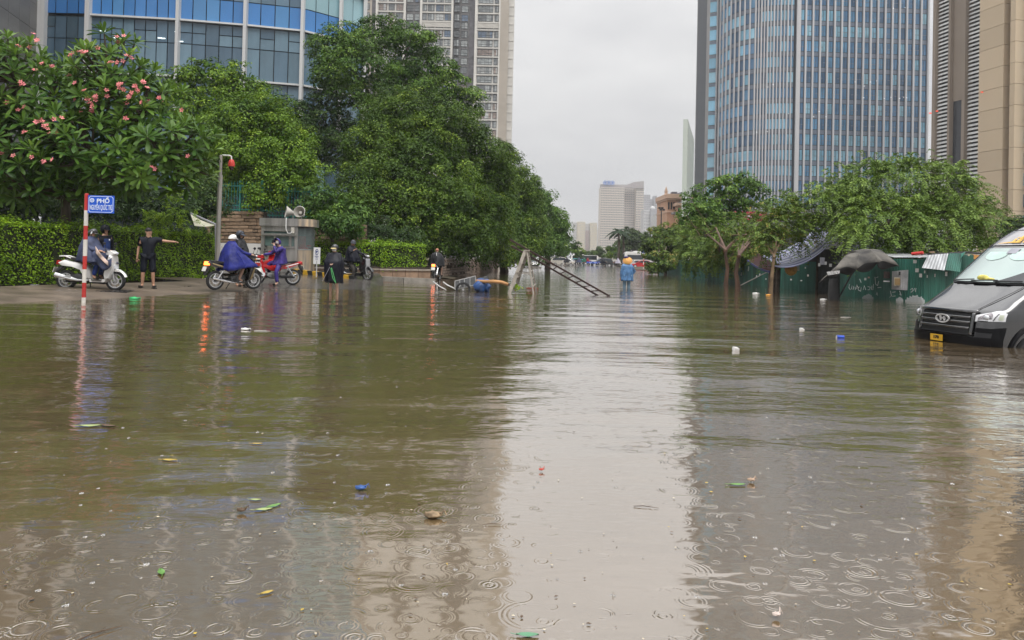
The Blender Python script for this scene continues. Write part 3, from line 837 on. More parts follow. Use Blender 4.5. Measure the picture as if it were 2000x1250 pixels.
def leaves_mesh(name, C, Nn, Ax, L, W, rnd, m, fold=0.12):
    """one folded quad per leaf"""
    Ax = nrm(Ax - Nn * np.sum(Ax * Nn, axis=1, keepdims=True)); Sd = np.cross(Nn, Ax)
    L = L[:, None]; W = W[:, None]
    V = np.empty((len(C), 4, 3))
    V[:, 0] = C - Ax * L * 0.5; V[:, 1] = C + Sd * W * 0.5 + Nn * W * fold + Ax * L * 0.06
    V[:, 2] = C + Ax * L * 0.5 - Nn * L * 0.08; V[:, 3] = C - Sd * W * 0.5 + Nn * W * fold + Ax * L * 0.06
    F = np.arange(len(C) * 4).reshape(-1, 4)
    return np_mesh(name, V.reshape(-1, 3), F, m, np.repeat(rnd, 4))

def px_lobe(px, py, Y, rx, ry, dep=None):
    c = A(px, py, Y); a, b = S(rx, Y), S(ry, Y)
    return (np.array(c), np.array([a, dep if dep else (a + b) / 2 * 0.95, b]))

def crown_points(rng, lobes, clump_r, per_area, keep_back=0.55):
    """clump centres spread over the outer skin of a union of ellipsoids"""
    out = []; outn = []
    for i, (c, r) in enumerate(lobes):
        area = 4 * PI * ((r[0] * r[1]) ** 1.6 / 3 + (r[0] * r[2]) ** 1.6 / 3 + (r[1] * r[2]) ** 1.6 / 3) ** (1 / 1.6)
        n = max(8, int(area * per_area))
        d = nrm(rng.normal(size=(n, 3)))
        rad = rng.uniform(0.70, 1.04, size=(n, 1)) + (rng.random((n, 1)) < .05) * rng.uniform(0, .18, size=(n, 1))
        bump = 1 + 0.13 * np.sin(d[:, :1] * 5.1 + i) * np.sin(d[:, 1:2] * 4.3 + 2 * i) + 0.10 * np.sin(d[:, 2:3] * 7.7 + 3 * i)
        p = c + d * r * rad * bump
        nn = nrm(d / r)
        ok = np.ones(n, bool)
        for j, (c2, r2) in enumerate(lobes):
            if j == i: continue
            q = (p - c2) / r2
            ok &= np.sum(q * q, axis=1) > 0.50
        ok &= ~((nn[:, 1] > 0.35) & (rng.random(n) > keep_back))
        ok &= ~((nn[:, 2] < -0.55) & (rng.random(n) > 0.55))
        out.append(p[ok]); outn.append(nn[ok])
    return np.concatenate(out), np.concatenate(outn)

def crown(name, rng, lobes, m, L=0.17, W=0.085, clump_r=0.5, clump_area=2.2, per_clump=62, droop=0.35, upw=0.55, flat=0.7, inner=0.12):
    P, Nn = crown_points(rng, lobes, clump_r, clump_area)
    n = len(P); k = per_clump
    # each clump is a little dome of leaves turned outward and up, so it catches light on top and shades what is below
    dd = nrm(rng.normal(size=(n, k, 3)) + Nn[:, None, :] * 0.55 + np.array([0, 0, 0.45]))
    off = dd * clump_r * rng.uniform(0.6, 1.3, size=(n, 1, 1)) * rng.uniform(0.55, 1.06, size=(n, k, 1)) * np.array([1, 1, flat])
    C = (P[:, None, :] + off).reshape(-1, 3)
    on = dd.reshape(-1, 3)
    base_n = np.repeat(Nn, k, axis=0)
    N2 = nrm(on * 0.8 + np.array([0, 0, upw]) + rng.normal(size=C.shape) * 0.34)
    Ax = nrm(on * 0.5 + base_n * 0.3 + rng.normal(size=C.shape) * 0.6 + np.array([0, 0, -droop]))
    cr = np.clip(rng.random(n) + .35 * np.sin(P[:, 0] * 1.1 + 2 * np.sin(P[:, 2] * .9)) * np.sin(P[:, 2] * 1.3 + P[:, 1]), 0, 1); rnd = np.clip(np.repeat(cr, k) * 0.55 + rng.random(len(C)) * 0.5 - 0.03, 0, 1)
    Ls = L * rng.uniform(0.7, 1.25, len(C)); Ws = W * rng.uniform(0.75, 1.2, len(C))
    if inner:       # deeper leaves, crown shade put into their darker colour
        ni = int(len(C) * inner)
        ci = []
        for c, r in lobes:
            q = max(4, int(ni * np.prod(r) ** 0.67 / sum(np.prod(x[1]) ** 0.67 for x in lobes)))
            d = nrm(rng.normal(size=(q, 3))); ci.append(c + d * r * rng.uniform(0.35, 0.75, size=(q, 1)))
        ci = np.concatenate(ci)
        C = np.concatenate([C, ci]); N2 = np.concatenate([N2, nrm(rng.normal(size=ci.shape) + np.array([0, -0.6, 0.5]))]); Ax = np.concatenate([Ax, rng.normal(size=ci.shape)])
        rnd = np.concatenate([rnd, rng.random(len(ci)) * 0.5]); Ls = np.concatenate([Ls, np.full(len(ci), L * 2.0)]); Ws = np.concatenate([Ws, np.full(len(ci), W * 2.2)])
    return leaves_mesh(name, C, N2, Ax, Ls, Ws, rnd, m)

def frond_crown(name, rng, lobes, m, length=0.7, pairs=9, leaf=0.14, leafw=0.045, clump_area=2.2, fronds=4, droop=0.55):
    """arching pinnate sprays"""
    P, Nn = crown_points(rng, lobes, 0.3, clump_area)
    n = len(P)
    P = np.repeat(P, fronds, axis=0); Nn = np.repeat(Nn, fronds, axis=0)
    P = P + rng.normal(size=P.shape) * 0.16
    D = nrm(Nn * 0.75 + rng.normal(size=P.shape) * 0.55 + np.array([0, 0, 0.30]))
    Ln = length * rng.uniform(0.6, 1.25, len(P))
    fr = np.repeat(rng.random(n), fronds) * 0.5
    Cs, Ns, As, Rs, Ls = [], [], [], [], []
    for j in range(pairs):
        t = (j + 0.6) / pairs
        pos = P + D * (Ln * t)[:, None] + np.array([0, 0, -1.0]) * (Ln * droop * t * t)[:, None]
        tan = nrm(D + np.array([0, 0, -2 * droop * t]))
        side = nrm(np.cross(tan, np.array([0, 0, 1.0]) + rng.normal(size=tan.shape) * 0.15))
        up = nrm(np.cross(side, tan))
        for s in (-1, 1):
            ax = nrm(side * s * 0.85 + tan * 0.6 + up * -0.25)
            sz = leaf * (1.0 - 0.35 * abs(t - 0.45)) * rng.uniform(0.8, 1.15, len(P))
            Cs.append(pos + ax * (sz * 0.5)[:, None]); As.append(ax); Ns.append(nrm(up + rng.normal(size=up.shape) * 0.22)); Ls.append(sz)
            Rs.append(np.clip(fr + rng.random(len(P)) * 0.45 + 0.12 * t, 0, 1))
    C = np.concatenate(Cs); L = np.concatenate(Ls)
    return leaves_mesh(name, C, np.concatenate(Ns), np.concatenate(As), L, L * leafw / leaf, np.concatenate(Rs), m)

def limbs(mb, base, fork, targets, r0, rng, sub=2, twigs=True):
    base, fork = Vector(base), Vector(fork)
    mid = base.lerp(fork, 0.5) + Vector((rng.normal() * r0 * .6, rng.normal() * r0 * .6, 0))
    mb.tube([base - Vector((0, 0, .3)), base + Vector((0, 0, 0.15)), mid, fork], [r0 * 1.5, r0 * 1.15, r0 * 0.92, r0 * 0.78], 9)
    for t in targets:
        t = Vector(t); d = t - fork
        m1 = fork + d * 0.35 + Vector((0, 0, d.length * 0.10)); m2 = fork + d * 0.7 + Vector((0, 0, d.length * 0.06))
        m1 += Vector(rng.normal(size=3) * d.length * 0.04)
        mb.tube([fork - d * 0.04, m1, m2, t], [r0 * .62, r0 * .42, r0 * .26, r0 * .08], 7)
        if twigs:
            for s in range(sub):
                a = m1.lerp(t, 0.2 + 0.6 * rng.random()); e = a + Vector(rng.normal(size=3)).normalized() * d.length * 0.24 + Vector((0, 0, d.length * 0.12))
                mb.tube([a, a.lerp(e, .5) + Vector((0, 0, .05)), e], [r0 * .22, r0 * .14, r0 * .04], 5)

def tree(name, label, base, fork, px_lobes, m, seed, r0=0.18, style='leaf', cat='tree', group=None, bark=None, **kw):
    rng = np.random.default_rng(seed)
    t = empty(name, base, label=label, cat=cat, group=group)
    lobes = [px_lobe(*l) for l in px_lobes]
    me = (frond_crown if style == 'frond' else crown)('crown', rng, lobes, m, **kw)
    o = link('crown', me, t); o.location = -Vector(base)
    if fork is not None:
        mb = MB(); limbs(mb, base, fork, [c for c, r in lobes], r0, rng)
        o = mb.build('trunk', bark or M_BARK, t); o.location = -Vector(base)
    return t

def on(px, py, Y, z=None):
    p = A(px, py, Y)
    if z is not None: p.z = z
    return p

# --- left row, back to front
tree('park_tree', 'light green spreading tree in front of the glass office block', on(430, 420, 50, 1.3), on(430, 270, 50),
     [(360, 175, 50, 48, 42), (410, 148, 50, 55, 34), (465, 165, 51, 52, 36), (430, 215, 50, 75, 40), (500, 190, 52, 26, 26), (385, 240, 49, 50, 40)], LM_BRIGHT, 1, 0.2, L=0.2, W=0.11, clump_r=.6, clump_area=1.8)
tree('park_tree', 'dark olive tree between the pale green tree and the tall tree', on(610, 420, 56, 1.2), on(612, 300, 56),
     [(570, 230, 56, 45, 38), (630, 225, 57, 55, 42), (600, 285, 56, 70, 55), (665, 290, 57, 45, 60), (540, 270, 55, 30, 45)], LM_DARK, 2, 0.2, L=0.2, W=0.11, clump_r=.6, clump_area=1.8)
tree('park_tree', 'tallest tree with layered crown in front of the apartment tower', on(742, 420, 58, 1.0), on(742, 250, 58),
     [(660, 95, 58, 50, 40), (735, 75, 59, 68, 36), (800, 90, 59, 58, 36), (830, 140, 59, 60, 38), (645, 150, 57, 44, 30), (700, 140, 57, 75, 45), (860, 175, 60, 52, 40), (780, 180, 58, 70, 38),
      (900, 205, 61, 40, 36), (675, 195, 57, 45, 22), (745, 245, 57, 34, 28)], LM_TALL, 3, 0.3, L=0.22, W=0.105, clump_r=0.85, clump_area=1.15, per_clump=125, droop=0.6, flat=0.6, inner=0.06)
tree('ficus_tree', 'broad ficus with bright leaves hanging over the green railings', on(500, 430, 41, 1.4), on(485, 330, 41),
     [(455, 240, 41, 55, 50), (520, 235, 42, 60, 52), (560, 290, 41, 55, 50), (490, 310, 40, 80, 45), (590, 345, 40, 40, 40), (430, 300, 40, 35, 45), (545, 365, 39.5, 60, 36), (520, 395, 39, 40, 30), (440, 360, 40, 40, 30), (400, 330, 42, 40, 50)], LM_BRIGHT, 4, 0.28, L=0.145, W=0.082, clump_r=.5, clump_area=3.0, per_clump=92, flat=.85)
tree('ficus_tree', 'huge dense ficus crown above the low hedge right of the booth', on(830, 500, 47, 0.5), on(830, 430, 47),
     [(900, 480, 45, 66, 34), (965, 480, 50, 44, 34), (835, 478, 43, 40, 26), (700, 430, 41, 40, 46), (790, 245, 48, 90, 66), (855, 265, 48, 80, 60), (740, 300, 46, 70, 65), (820, 340, 46, 110, 70), (930, 320, 49, 65, 66), (770, 390, 44, 80, 66), (870, 420, 45, 90, 70), (715, 370, 43, 48, 60), (940, 430, 48, 60, 72), (805, 440, 43, 70, 36), (965, 370, 50, 42, 55)],
     LM_FICUS, 5, 0.4, L=0.145, W=0.085, clump_r=0.58, clump_area=2.8, per_clump=105, flat=.85)
tree('ficus_tree', 'second dense ficus at the end of the pierced brick wall', on(985, 510, 62, 0.0), on(985, 450, 62),
     [(985, 360, 62, 44, 60), (1010, 420, 62, 38, 60), (970, 440, 60, 40, 55), (1030, 395, 64, 26, 50), (985, 480, 58, 36, 36), (1018, 470, 60, 36, 44), (1000, 500, 57, 34, 16), (1040, 455, 64, 24, 40)], LM_FICUS, 6, 0.3, L=0.19, W=0.11, clump_r=.65, clump_area=2.4, per_clump=85, flat=.85)
tree('ficus_tree', 'far ficus at the open end of the street row', on(1070, 505, 86, 0.0), on(1070, 460, 86),
     [(1055, 400, 84, 26, 42), (1080, 440, 86, 28, 38), (1050, 455, 82, 28, 38), (1098, 460, 88, 16, 26), (1068, 480, 84, 34, 22), (1050, 490, 80, 26, 16), (1085, 478, 86, 24, 20)], LM_TALL, 7, 0.3, L=0.28, W=0.15, clump_r=.8, clump_area=1.5)
tree('drooping_shrub', 'drooping leafy shrub hanging over the wall behind the booth', on(650, 470, 37.5, 1.5), on(650, 440, 37.6, None),
     [(625, 400, 37.5, 40, 34), (670, 415, 37.5, 42, 40), (640, 440, 37, 40, 22), (690, 450, 37, 30, 26)], LM_TALL, 8, 0.08, cat='shrub', L=0.2, W=0.08, clump_area=3.0, droop=0.8)
tree('garden_shrub', 'dark shrubs filling the shade behind the clipped hedge', on(180, 430, 27, 0.4), None,
     [(40, 405, 27.5, 70, 38), (140, 410, 28, 60, 34), (240, 405, 28, 60, 40), (330, 415, 29, 60, 34), (-60, 390, 27, 60, 50), (400, 400, 31, 40, 50), (100, 375, 29, 80, 40), (230, 370, 30, 70, 40), (0, 365, 29, 60, 40)], LM_DARK, 9, 0.1, cat='shrub', L=0.16, W=0.06, clump_area=3.2)
tree('feathery_shrub', 'light yellow green feathery shrub above the hedge end', on(330, 440, 26.6, 0.3), None,
     [(320, 410, 26.6, 32, 18), (352, 420, 26.6, 26, 18), (300, 428, 26.4, 24, 14), (345, 400, 26.8, 18, 14)], LM_HEDGE, 10, 0.05, style='frond', cat='shrub', length=0.4, leaf=0.09, leafw=0.035, clump_area=9)
tree('banyan_tree', 'deep shaded tree with hanging roots behind the camera pole', on(480, 430, 44.5, 1.3), on(482, 330, 44.5),
     [(470, 330, 45, 60, 40), (420, 350, 44, 40, 50), (560, 330, 45, 50, 40)], LM_DARK, 12, 0.34, L=0.18, W=0.09, clump_area=2.0)

tree('garden_shrub', 'dark shrubs in the shade behind the planter hedge', on(740, 480, 40, 0.5), None,
     [(725, 455, 40, 40, 30), (780, 470, 40.5, 50, 30), (690, 470, 40, 30, 26)], LM_DARK, 13, 0.1, cat='shrub', L=0.16, W=0.07, clump_area=2.6)
# --- right side trees
tree('street_tree', 'leafy tree overhanging the far end of the green fence', on(1300, 520, 72, 0.0), on(1302, 480, 72),
     [(1300, 465, 72, 30, 28), (1275, 490, 70, 20, 28), (1325, 480, 71, 34, 34), (1295, 515, 66, 26, 20), (1340, 455, 72, 26, 30), (1272, 522, 66, 8, 8)], LM_OLIVE, 20, 0.14, L=0.26, W=0.14, clump_area=2.2)
tree('street_tree', 'taller open tree with layered branches in front of the tower base', on(1405, 530, 50, 0.1), on(1405, 440, 50),
     [(1350, 400, 50, 26, 26), (1400, 375, 50, 38, 26), (1440, 365, 50, 38, 24), (1470, 390, 50, 34, 24), (1375, 425, 49, 46, 24), (1425, 415, 50, 46, 20), (1345, 430, 49, 30, 20), (1408, 350, 50, 14, 12)], LM_TALL, 21, 0.12, L=0.2, W=0.11, clump_area=2.2, per_clump=55, clump_r=0.5, inner=0.05)
tree('street_tree', 'low spreading tree standing in water on a dark thin trunk', G(1418, 557), on(1416, 490, G(1418, 557).y),
     [(1380, 460, 48, 50, 26), (1440, 455, 47, 46, 28), (1395, 490, 45, 50, 22), (1360, 500, 50, 34, 24), (1455, 485, 45, 36, 22), (1400, 505, 44, 40, 14), (1360, 475, 50, 36, 30)], LM_FEATH, 22, 0.10, style='frond', bark=M_BARKL, length=0.65, leaf=0.17, leafw=0.08, clump_area=5.5)
tree('street_tree', 'young tree with reddish tips on the middle wet trunk', G(1441, 564), on(1443, 500, G(1441, 564).y),
     [(1430, 500, 43, 40, 22), (1470, 470, 42, 40, 26), (1425, 470, 43, 30, 22), (1465, 500, 41, 30, 16)], LM_OLIVE, 23, 0.10, style='frond', bark=M_BARKL, length=0.6, leaf=0.16, leafw=0.075, clump_area=5.5)
tree('street_tree', 'small tree on twin pale trunks in front of the blue tarpaulin', G(1505, 574), on(1512, 500, G(1505, 574).y),
     [(1500, 440, 31.5, 48, 30), (1545, 445, 31.5, 50, 26), (1490, 475, 31, 42, 20), (1540, 470, 31, 30, 14), (1530, 415, 32, 40, 20)], LM_OLIVE, 24, 0.07, style='frond', bark=mat('tan_bark', (0.19, 0.13, 0.075), .8, var=.4, scale=4, bump=.01), length=0.5, leaf=0.12, leafw=0.06, clump_area=7.5, fronds=4)
tree('rain_tree', 'wide arching feathery tree over the green shacks', on(1770, 520, 31.5, 0.3), on(1768, 430, 31.5),
     [(1690, 370, 32, 70, 44), (1770, 355, 32, 75, 42), (1840, 375, 32, 66, 46), (1725, 430, 30.5, 90, 40), (1830, 440, 31, 80, 46), (1650, 410, 31, 52, 34), (1890, 420, 32, 44, 40), (1600, 400, 32, 46, 24), (1780, 470, 30.3, 60, 28), (1550, 408, 33, 36, 22), (1690, 470, 29.4, 40, 22)],
     LM_FEATH, 25, 0.17, style='frond', length=0.85, leaf=0.145, leafw=0.055, clump_area=6.2, fronds=5, pairs=11, droop=0.7)
tree('layered_conifer', 'dark tiered conifer behind the van roof', on(1985, 520, 58, 0.3), on(1985, 450, 58),
     [(1985, 432, 58, 32, 8), (1975, 446, 58, 40, 8), (1990, 460, 57, 46, 9), (1965, 472, 58, 40, 8), (2020, 445, 58, 40, 14), (2010, 480, 57, 60, 10)], LM_DARK, 26, 0.12, L=0.2, W=0.07, clump_area=3.2, flat=0.3, upw=1.2)
tree('street_tree', 'bright young shrub growing behind the shack roof by the van', on(1915, 495, 33, 0.3), None,
     [(1920, 475, 33, 16, 16), (1935, 488, 33, 12, 14)], LM_BRIGHT, 27, 0.05, cat='shrub', L=0.13, W=0.07, clump_area=7)

# --- far trees round the junction
def far_tree(label, px, Y, lobes, m, seed, z=0.0, **kw):
    b = A(px, 505, Y); b.z = z
    kw.setdefault('L', 0.55); kw.setdefault('W', 0.3); kw.setdefault('clump_r', 0.9); kw.setdefault('clump_area', 0.45)
    tree('far_tree', label, b, A(px, 498, Y), lobes, m, seed, 0.3, group='trees round the far junction', **kw)
far_tree('dark round far tree at the cream hotel foot', 1240, 190, [(1225, 470, 190, 18, 22), (1245, 475, 192, 22, 24), (1215, 488, 188, 14, 16), (1262, 478, 190, 14, 20)], LM_FAR, 30)
far_tree('small rounded far tree under the pale yellow towers', 1125, 150, [(1124, 485, 150, 9, 11), (1127, 495, 150, 8, 6)], LM_FICUS, 31, L=0.45, W=0.25, clump_area=0.9)
far_tree('slim far tree before the cream hotel edge', 1192, 160, [(1191, 488, 160, 6, 8), (1194, 495, 160, 7, 6)], LM_FICUS, 32, L=0.45, W=0.25, clump_area=0.9)
far_tree('thin dark far tree just left of the cream hotel', 1168, 200, [(1169, 490, 200, 6, 7), (1164, 496, 200, 7, 5)], LM_FAR, 33)
far_tree('low far tree line behind the dark estate car', 1150, 210, [(1140, 498, 210, 12, 6), (1156, 497, 208, 10, 6), (1180, 499, 210, 12, 6)], LM_FAR, 34)
far_tree('grey green far trees beside the ficus row end', 1105, 215, [(1106, 490, 215, 7, 10), (1098, 496, 215, 8, 9)], LM_FAR, 35)
far_tree('far trees hidden behind the parked coach', 1290, 200, [(1290, 480, 200, 26, 22), (1330, 480, 200, 30, 26)], LM_FAR, 36)
far_tree('low shrubs far behind the motorbikes', 1215, 185, [(1208, 501, 185, 12, 6), (1225, 500, 185, 12, 7)], LM_FAR, 37)

def palm(label, px, py_top, Y, seed):
    rng = random.Random(seed); top = A(px, py_top, Y); b = Vector((top.x, Y, 0))
    t = empty('royal_palm', b, label=label, cat='palm tree', group='far palms')
    MB().tube([b * 0, (top - b) * .5 + Vector((.2, 0, 0)), top - b], [.35, .28, .2], 7).build('trunk', M_BARK, t)
    mb = MB()
    for k in range(12):
        a = 2 * PI * k / 12 + rng.random() * .3; el = rng.uniform(-.1, .8); Lf = rng.uniform(2.6, 3.6)
        d = Vector((math.cos(a), math.sin(a), 0)); p0 = top - b
        prev = p0; n = 8
        for j in range(1, n + 1):
            u = j / n; p = p0 + d * Lf * u * math.cos(el) + Vector((0, 0, Lf * (math.sin(el) * u - 0.75 * u * u)))
            sd = Vector((-d.y, d.x, 0)); w = 0.6 * math.sin(PI * min(1, u * .9 + .1))
            mb.add([prev, prev + sd * w - Vector((0, 0, w * .5)), p + sd * w - Vector((0, 0, w * .5)), p, p - sd * w - Vector((0, 0, w * .5)), prev - sd * w - Vector((0, 0, w * .5))], [(0, 1, 2, 3), (0, 3, 4, 5)])
            prev = p
    mb.build('crown', LM_FAR, t, fix=False)
palm('feathery palm rising above the dark round tree', 1208, 450, 170, 1)
palm('second palm leaning left over the dark round tree', 1217, 455, 172, 2)

# ------------------------------------------------------------------ frangipani with its big leaves and pink flowers
def frangipani():
    rng = np.random.default_rng(77); rr = random.Random(4)
    base = on(130, 470, 25.0, 0.25)
    t = empty('frangipani_tree', base, label='big frangipani with pink flowers leaning over the street sign', cat='tree')
    Yc = 24.6
    lobes = [px_lobe(*l) for l in [(30, 160, Yc, 90, 80), (95, 200, Yc + .3, 80, 100), (215, 160, Yc, 85, 80), (265, 225, Yc - .2, 90, 80), (330, 295, Yc - .4, 85, 66), (180, 300, Yc - .5, 120, 80),
                                   (40, 300, Yc - .3, 90, 90), (-70, 220, Yc, 100, 130), (260, 345, Yc - .9, 110, 36), (60, 370, Yc - .6, 80, 26)]]
    P, Nn = crown_points(rng, lobes, 0.4, 9.0, keep_back=0.35)
    # rosettes keep their distance from one another
    keep = []
    for i in range(len(P)):
        if all(np.sum((P[i] - P[j]) ** 2) > 0.34 ** 2 for j in keep): keep.append(i)
    P, Nn = P[keep], Nn[keep]
    # leaf outline
    prof = [(0.0, 0.02), (0.18, 0.045), (0.45, 0.10), (0.72, 0.135), (0.9, 0.095), (1.0, 0.01)]
    lv = []; lf = []
    for i, (u, w) in enumerate(prof):
        z = -0.16 * u * u
        lv += [(u, -w, z + w * .22), (u, 0, z), (u, w, z + w * .22)]
        if i:
            a = 3 * (i - 1); b = 3 * i
            lf += [(a, b, b + 1, a + 1), (a + 1, b + 1, b + 2, a + 2)]
    lv = np.array(lv); lf = np.array(lf)
    mats_, rnds = [], []
    for p, nn in zip(P, Nn):
        ax = Vector(nn) * 0.7 + Vector((0, 0, 0.75)) + Vector(rng.normal(size=3) * .22); ax.normalize()
        u = ax.orthogonal().normalized(); w = ax.cross(u)
        r0 = rng.random(); k = rr.randint(13, 18); ph = rng.random() * 6
        for j in range(k):
            a = ph + j * 2.39996; el = R(72) - R(88) * (j / k) + rng.normal() * .09
            d = (u * math.cos(a) + w * math.sin(a)) * math.cos(el) + ax * math.sin(el); d.normalize()
            nrmv = (ax - d * ax.dot(d)).normalized(); s = nrmv.cross(d)
            L = (0.34 + 0.16 * j / k) * rr.uniform(.85, 1.15)
            M4 = Matrix((d * L, s * L, nrmv * L)).transposed().to_4x4(); M4.translation = Vector(p) + d * 0.03
            mats_.append(M4); rnds.append(min(1, r0 * .4 + rng.random() * .45 + (0.22 if j < 4 else 0)))
    order = sorted(range(len(mats_)), key=lambda i: mats_[i].translation.y + (0 if -30 < mats_[i].translation.x < 30 else 99) + (0 if mats_[i].translation.x > -16.6 else 3))
    near = set(order[:300])
    shared = [np_mesh('frangipani_leaf', lv, lf, LM_FRANG, np.full(len(lv), v)) for v in (0.15, 0.35, 0.55, 0.75)]
    I = Matrix.Translation(-Vector(base))
    Vs, Fs, Rs = [], [], []; o = 0
    for i, M4 in enumerate(mats_):
        if i in near:
            ob = bpy.data.objects.new('leaf', shared[min(3, int(rnds[i] * 4))]); COL.objects.link(ob); ob.parent = t; ob.matrix_basis = I @ M4
        else:
            a = np.array((I @ M4))
            Vs.append(lv @ a[:3, :3].T + a[:3, 3]); Fs.append(lf + o); Rs.append(np.full(len(lv), rnds[i])); o += len(lv)
    ob = link('crown', np_mesh('crown', np.concatenate(Vs), np.concatenate(Fs), LM_FRANG, np.concatenate(Rs)), t); ob['kind'] = 'stuff'
    mb = MB(); targets = [Vector(c) for c, r in lobes]
    limbs(mb, base, on(128, 385, 25.0), targets, 0.17, rng, sub=1)
    for p in P[::2]:
        c = min(targets, key=lambda q: (q - Vector(p)).length); mb.tube([c.lerp(Vector(p), .1), c.lerp(Vector(p), .6) - Vector((0, 0, .1)), p], [.045, .035, .022], 5)
    tr = mb.build('trunk', M_BARK, t); tr.location = -Vector(base)
    # flowers
    mp = mat('pink_petal', (0.80, 0.24, 0.25), 0.5, var=0.2, scale=20, orand=0.15)
    fm = MB()
    for k in range(5):
        a = 2 * PI * k / 5; d = Vector((math.cos(a), math.sin(a), 0)); s = Vector((-d.y, d.x, 0))
        fm.add([d * .1 + s * -.02, d * .55 + s * -.30 + Vector((0, 0, .12)), d * 1.0 + s * -.05 + Vector((0, 0, .25)), d * .6 + s * .30 + Vector((0, 0, .2)), d * .1 + s * .02], [(0, 1, 2, 3, 4)])
    fme = fm.mesh('flower', mp, smooth=0)
    spots = [(65, 66), (72, 82), (58, 92), (38, 91), (100, 128), (68, 137), (82, 126), (86, 124), (117, 141), (136, 148), (153, 101), (162, 103), (168, 101), (191, 94), (229, 122), (240, 119), (242, 70), (228, 72), (231, 82), (247, 108), (255, 112), (146, 162), (164, 172), (42, 166), (40, 160),
             (45, 164), (35, 215), (45, 212), (13, 200), (72, 238), (68, 243), (80, 234), (88, 247), (105, 233), (92, 251), (55, 257), (46, 258), (108, 256), (98, 260), (180, 205), (175, 201), (186, 196), (172, 194), (184, 189), (165, 176), (252, 188), (258, 183), (268, 177), (265, 171), (263, 168), (242, 176),
             (234, 166), (233, 171), (209, 188), (208, 176), (245, 231), (287, 171), (291, 174), (245, 200), (276, 200), (289, 198), (319, 199), (311, 191), (355, 215), (158, 216), (147, 198), (281, 162), (367, 305), (303, 330), (296, 326), (86, 318), (102, 312), (3, 300), (26, 304), (62, 307), (120, 230), (140, 105), (217, 121), (180, 215)]
    surf = []
    Pv = [Vector(p) for p in P]
    for px, py in spots:
        d = ray(px, py).normalized(); c0 = Vector((0, 0, CAM_H))
        best = min(Pv, key=lambda q: ((q - c0) - d * (q - c0).dot(d)).length + 0.15 * q.y)
        Y = best.y - 0.32
        for q in range(rr.choice([1, 1, 2, 3])):
            p = A(px + rr.uniform(-4, 4) * (q > 0), py + rr.uniform(-4, 4) * (q > 0), Y)
            ob = bpy.data.objects.new('flower', fme); COL.objects.link(ob); ob.parent = t
            ob.location = p - Vector(base); ob.scale = (.085,) * 3; ob.rotation_euler = (R(60 + rr.uniform(-40, 30)), rr.uniform(-.5, .5), rr.uniform(-.7, .7))
frangipani()

# ------------------------------------------------------------------ clipped hedges
def hedge(name, label, pts, h, th, m, seed, leaf=0.075, dens=560, base_z=0.1):
    """pts: ground polyline of the front face (world xy), boxy clipped body"""
    rng = np.random.default_rng(seed)
    b0 = Vector((pts[0][0], pts[0][1], base_z)); t = empty(name, b0, label=label, cat='hedge')
    mb = MB(); C, Nn = [], []
    for i in range(len(pts) - 1):
        p = np.array([*pts[i], base_z]); q = np.array([*pts[i + 1], base_z]); d = q - p; L = np.linalg.norm(d); d = d / L
        n = np.array([d[1], -d[0], 0.0])            # towards the street
        def add(nn, org, e1, e2, l1, l2, k=1.0):
            cnt = int(l1 * l2 * dens * k)
            u, v = rng.random(cnt), rng.random(cnt)
            wob = 0.09 * np.sin(u * l1 * 3.1 + v * 5) * np.sin(v * l2 * 4.2 + 1.7) + 0.05 * np.sin(u * l1 * 9.0 + 2 * v * l2) + rng.normal(size=cnt) * 0.045
            wob += 0.07 * np.sin(u * l1 * 1.3 + 4 * v); wob -= 0.12 * (rng.random(cnt) < 0.3); wob += 0.16 * (rng.random(cnt) < 0.04)
            C.append(org + e1 * (u * l1)[:, None] + e2 * (v * l2)[:, None] + nn * wob[:, None]); Nn.append(np.repeat(nn[None], cnt, 0))
        up = np.array([0, 0, 1.0])
        add(n, p, d, up, L, h); add(up, p + up * h - n * th, d, n, L, th)
        if i == 0: add(-d, p - n * th, n, up, th, h, .7)
        if i == len(pts) - 2: add(d, q - n * th, n, up, th, h)
        a, b = Vector(p - b0), Vector(q - b0); nv = Vector(n)
        a0 = a - nv * .13; a1 = a - nv * (th - .05); c0 = b - nv * .13; c1 = b - nv * (th - .05)
        z = Vector((0, 0, h - .13))
        mb.rings([[a0, c0, c1, a1], [a0 + z, c0 + z, c1 + z, a1 + z]])
    mb.build('twig_core', mat('hedge_twigs', (0.022, 0.03, 0.010), 0.9, var=.5, scale=6), t, smooth=0)
    C = np.concatenate(C); Nn = np.concatenate(Nn); k = len(C)
    cl = 0.5 + 0.5 * np.sin(C[:, 0] * 5.3 + np.sin(C[:, 2] * 6.1) * 2) * np.sin(C[:, 2] * 7.7 + C[:, 1] * 3)
    N2 = nrm(Nn * .7 + np.array([0, 0, .55]) + rng.normal(size=(k, 3)) * .5); Ax = nrm(Nn * .3 + rng.normal(size=(k, 3)) + np.array([0, 0, .1]))
    rnd = np.clip(rng.random(k) * .6 + cl * .35, 0, 1)
    o = link('foliage', leaves_mesh('foliage', C, N2, Ax, leaf * rng.uniform(.7, 1.3, k), leaf * .62 * rng.uniform(.7, 1.3, k), rnd, m), t); o.location = -b0
    return t
pL = [G(-260, 574, 0.12), G(0, 556, 0.12), G(200, 551, 0.12), G(300, 546, 0.12), G(425, 541.5, 0.12)]
HEDGE_P = pL
hedge('clipped_hedge', 'long clipped green hedge behind the white scooter', [(p.x, p.y) for p in pL], 1.82, 1.1, LM_HEDGE, 40)
q0 = A(606, 516, 37.5); q1 = A(740, 520, 36.6)
hedge('clipped_hedge', 'low clipped hedge in the planter right of the booth', [(q0.x, 37.5), (q1.x, 36.6)], 1.15, 1.0, LM_HEDGE, 41, leaf=0.09, dens=420, base_z=0.62)
q2 = A(832, 522, 37.6)
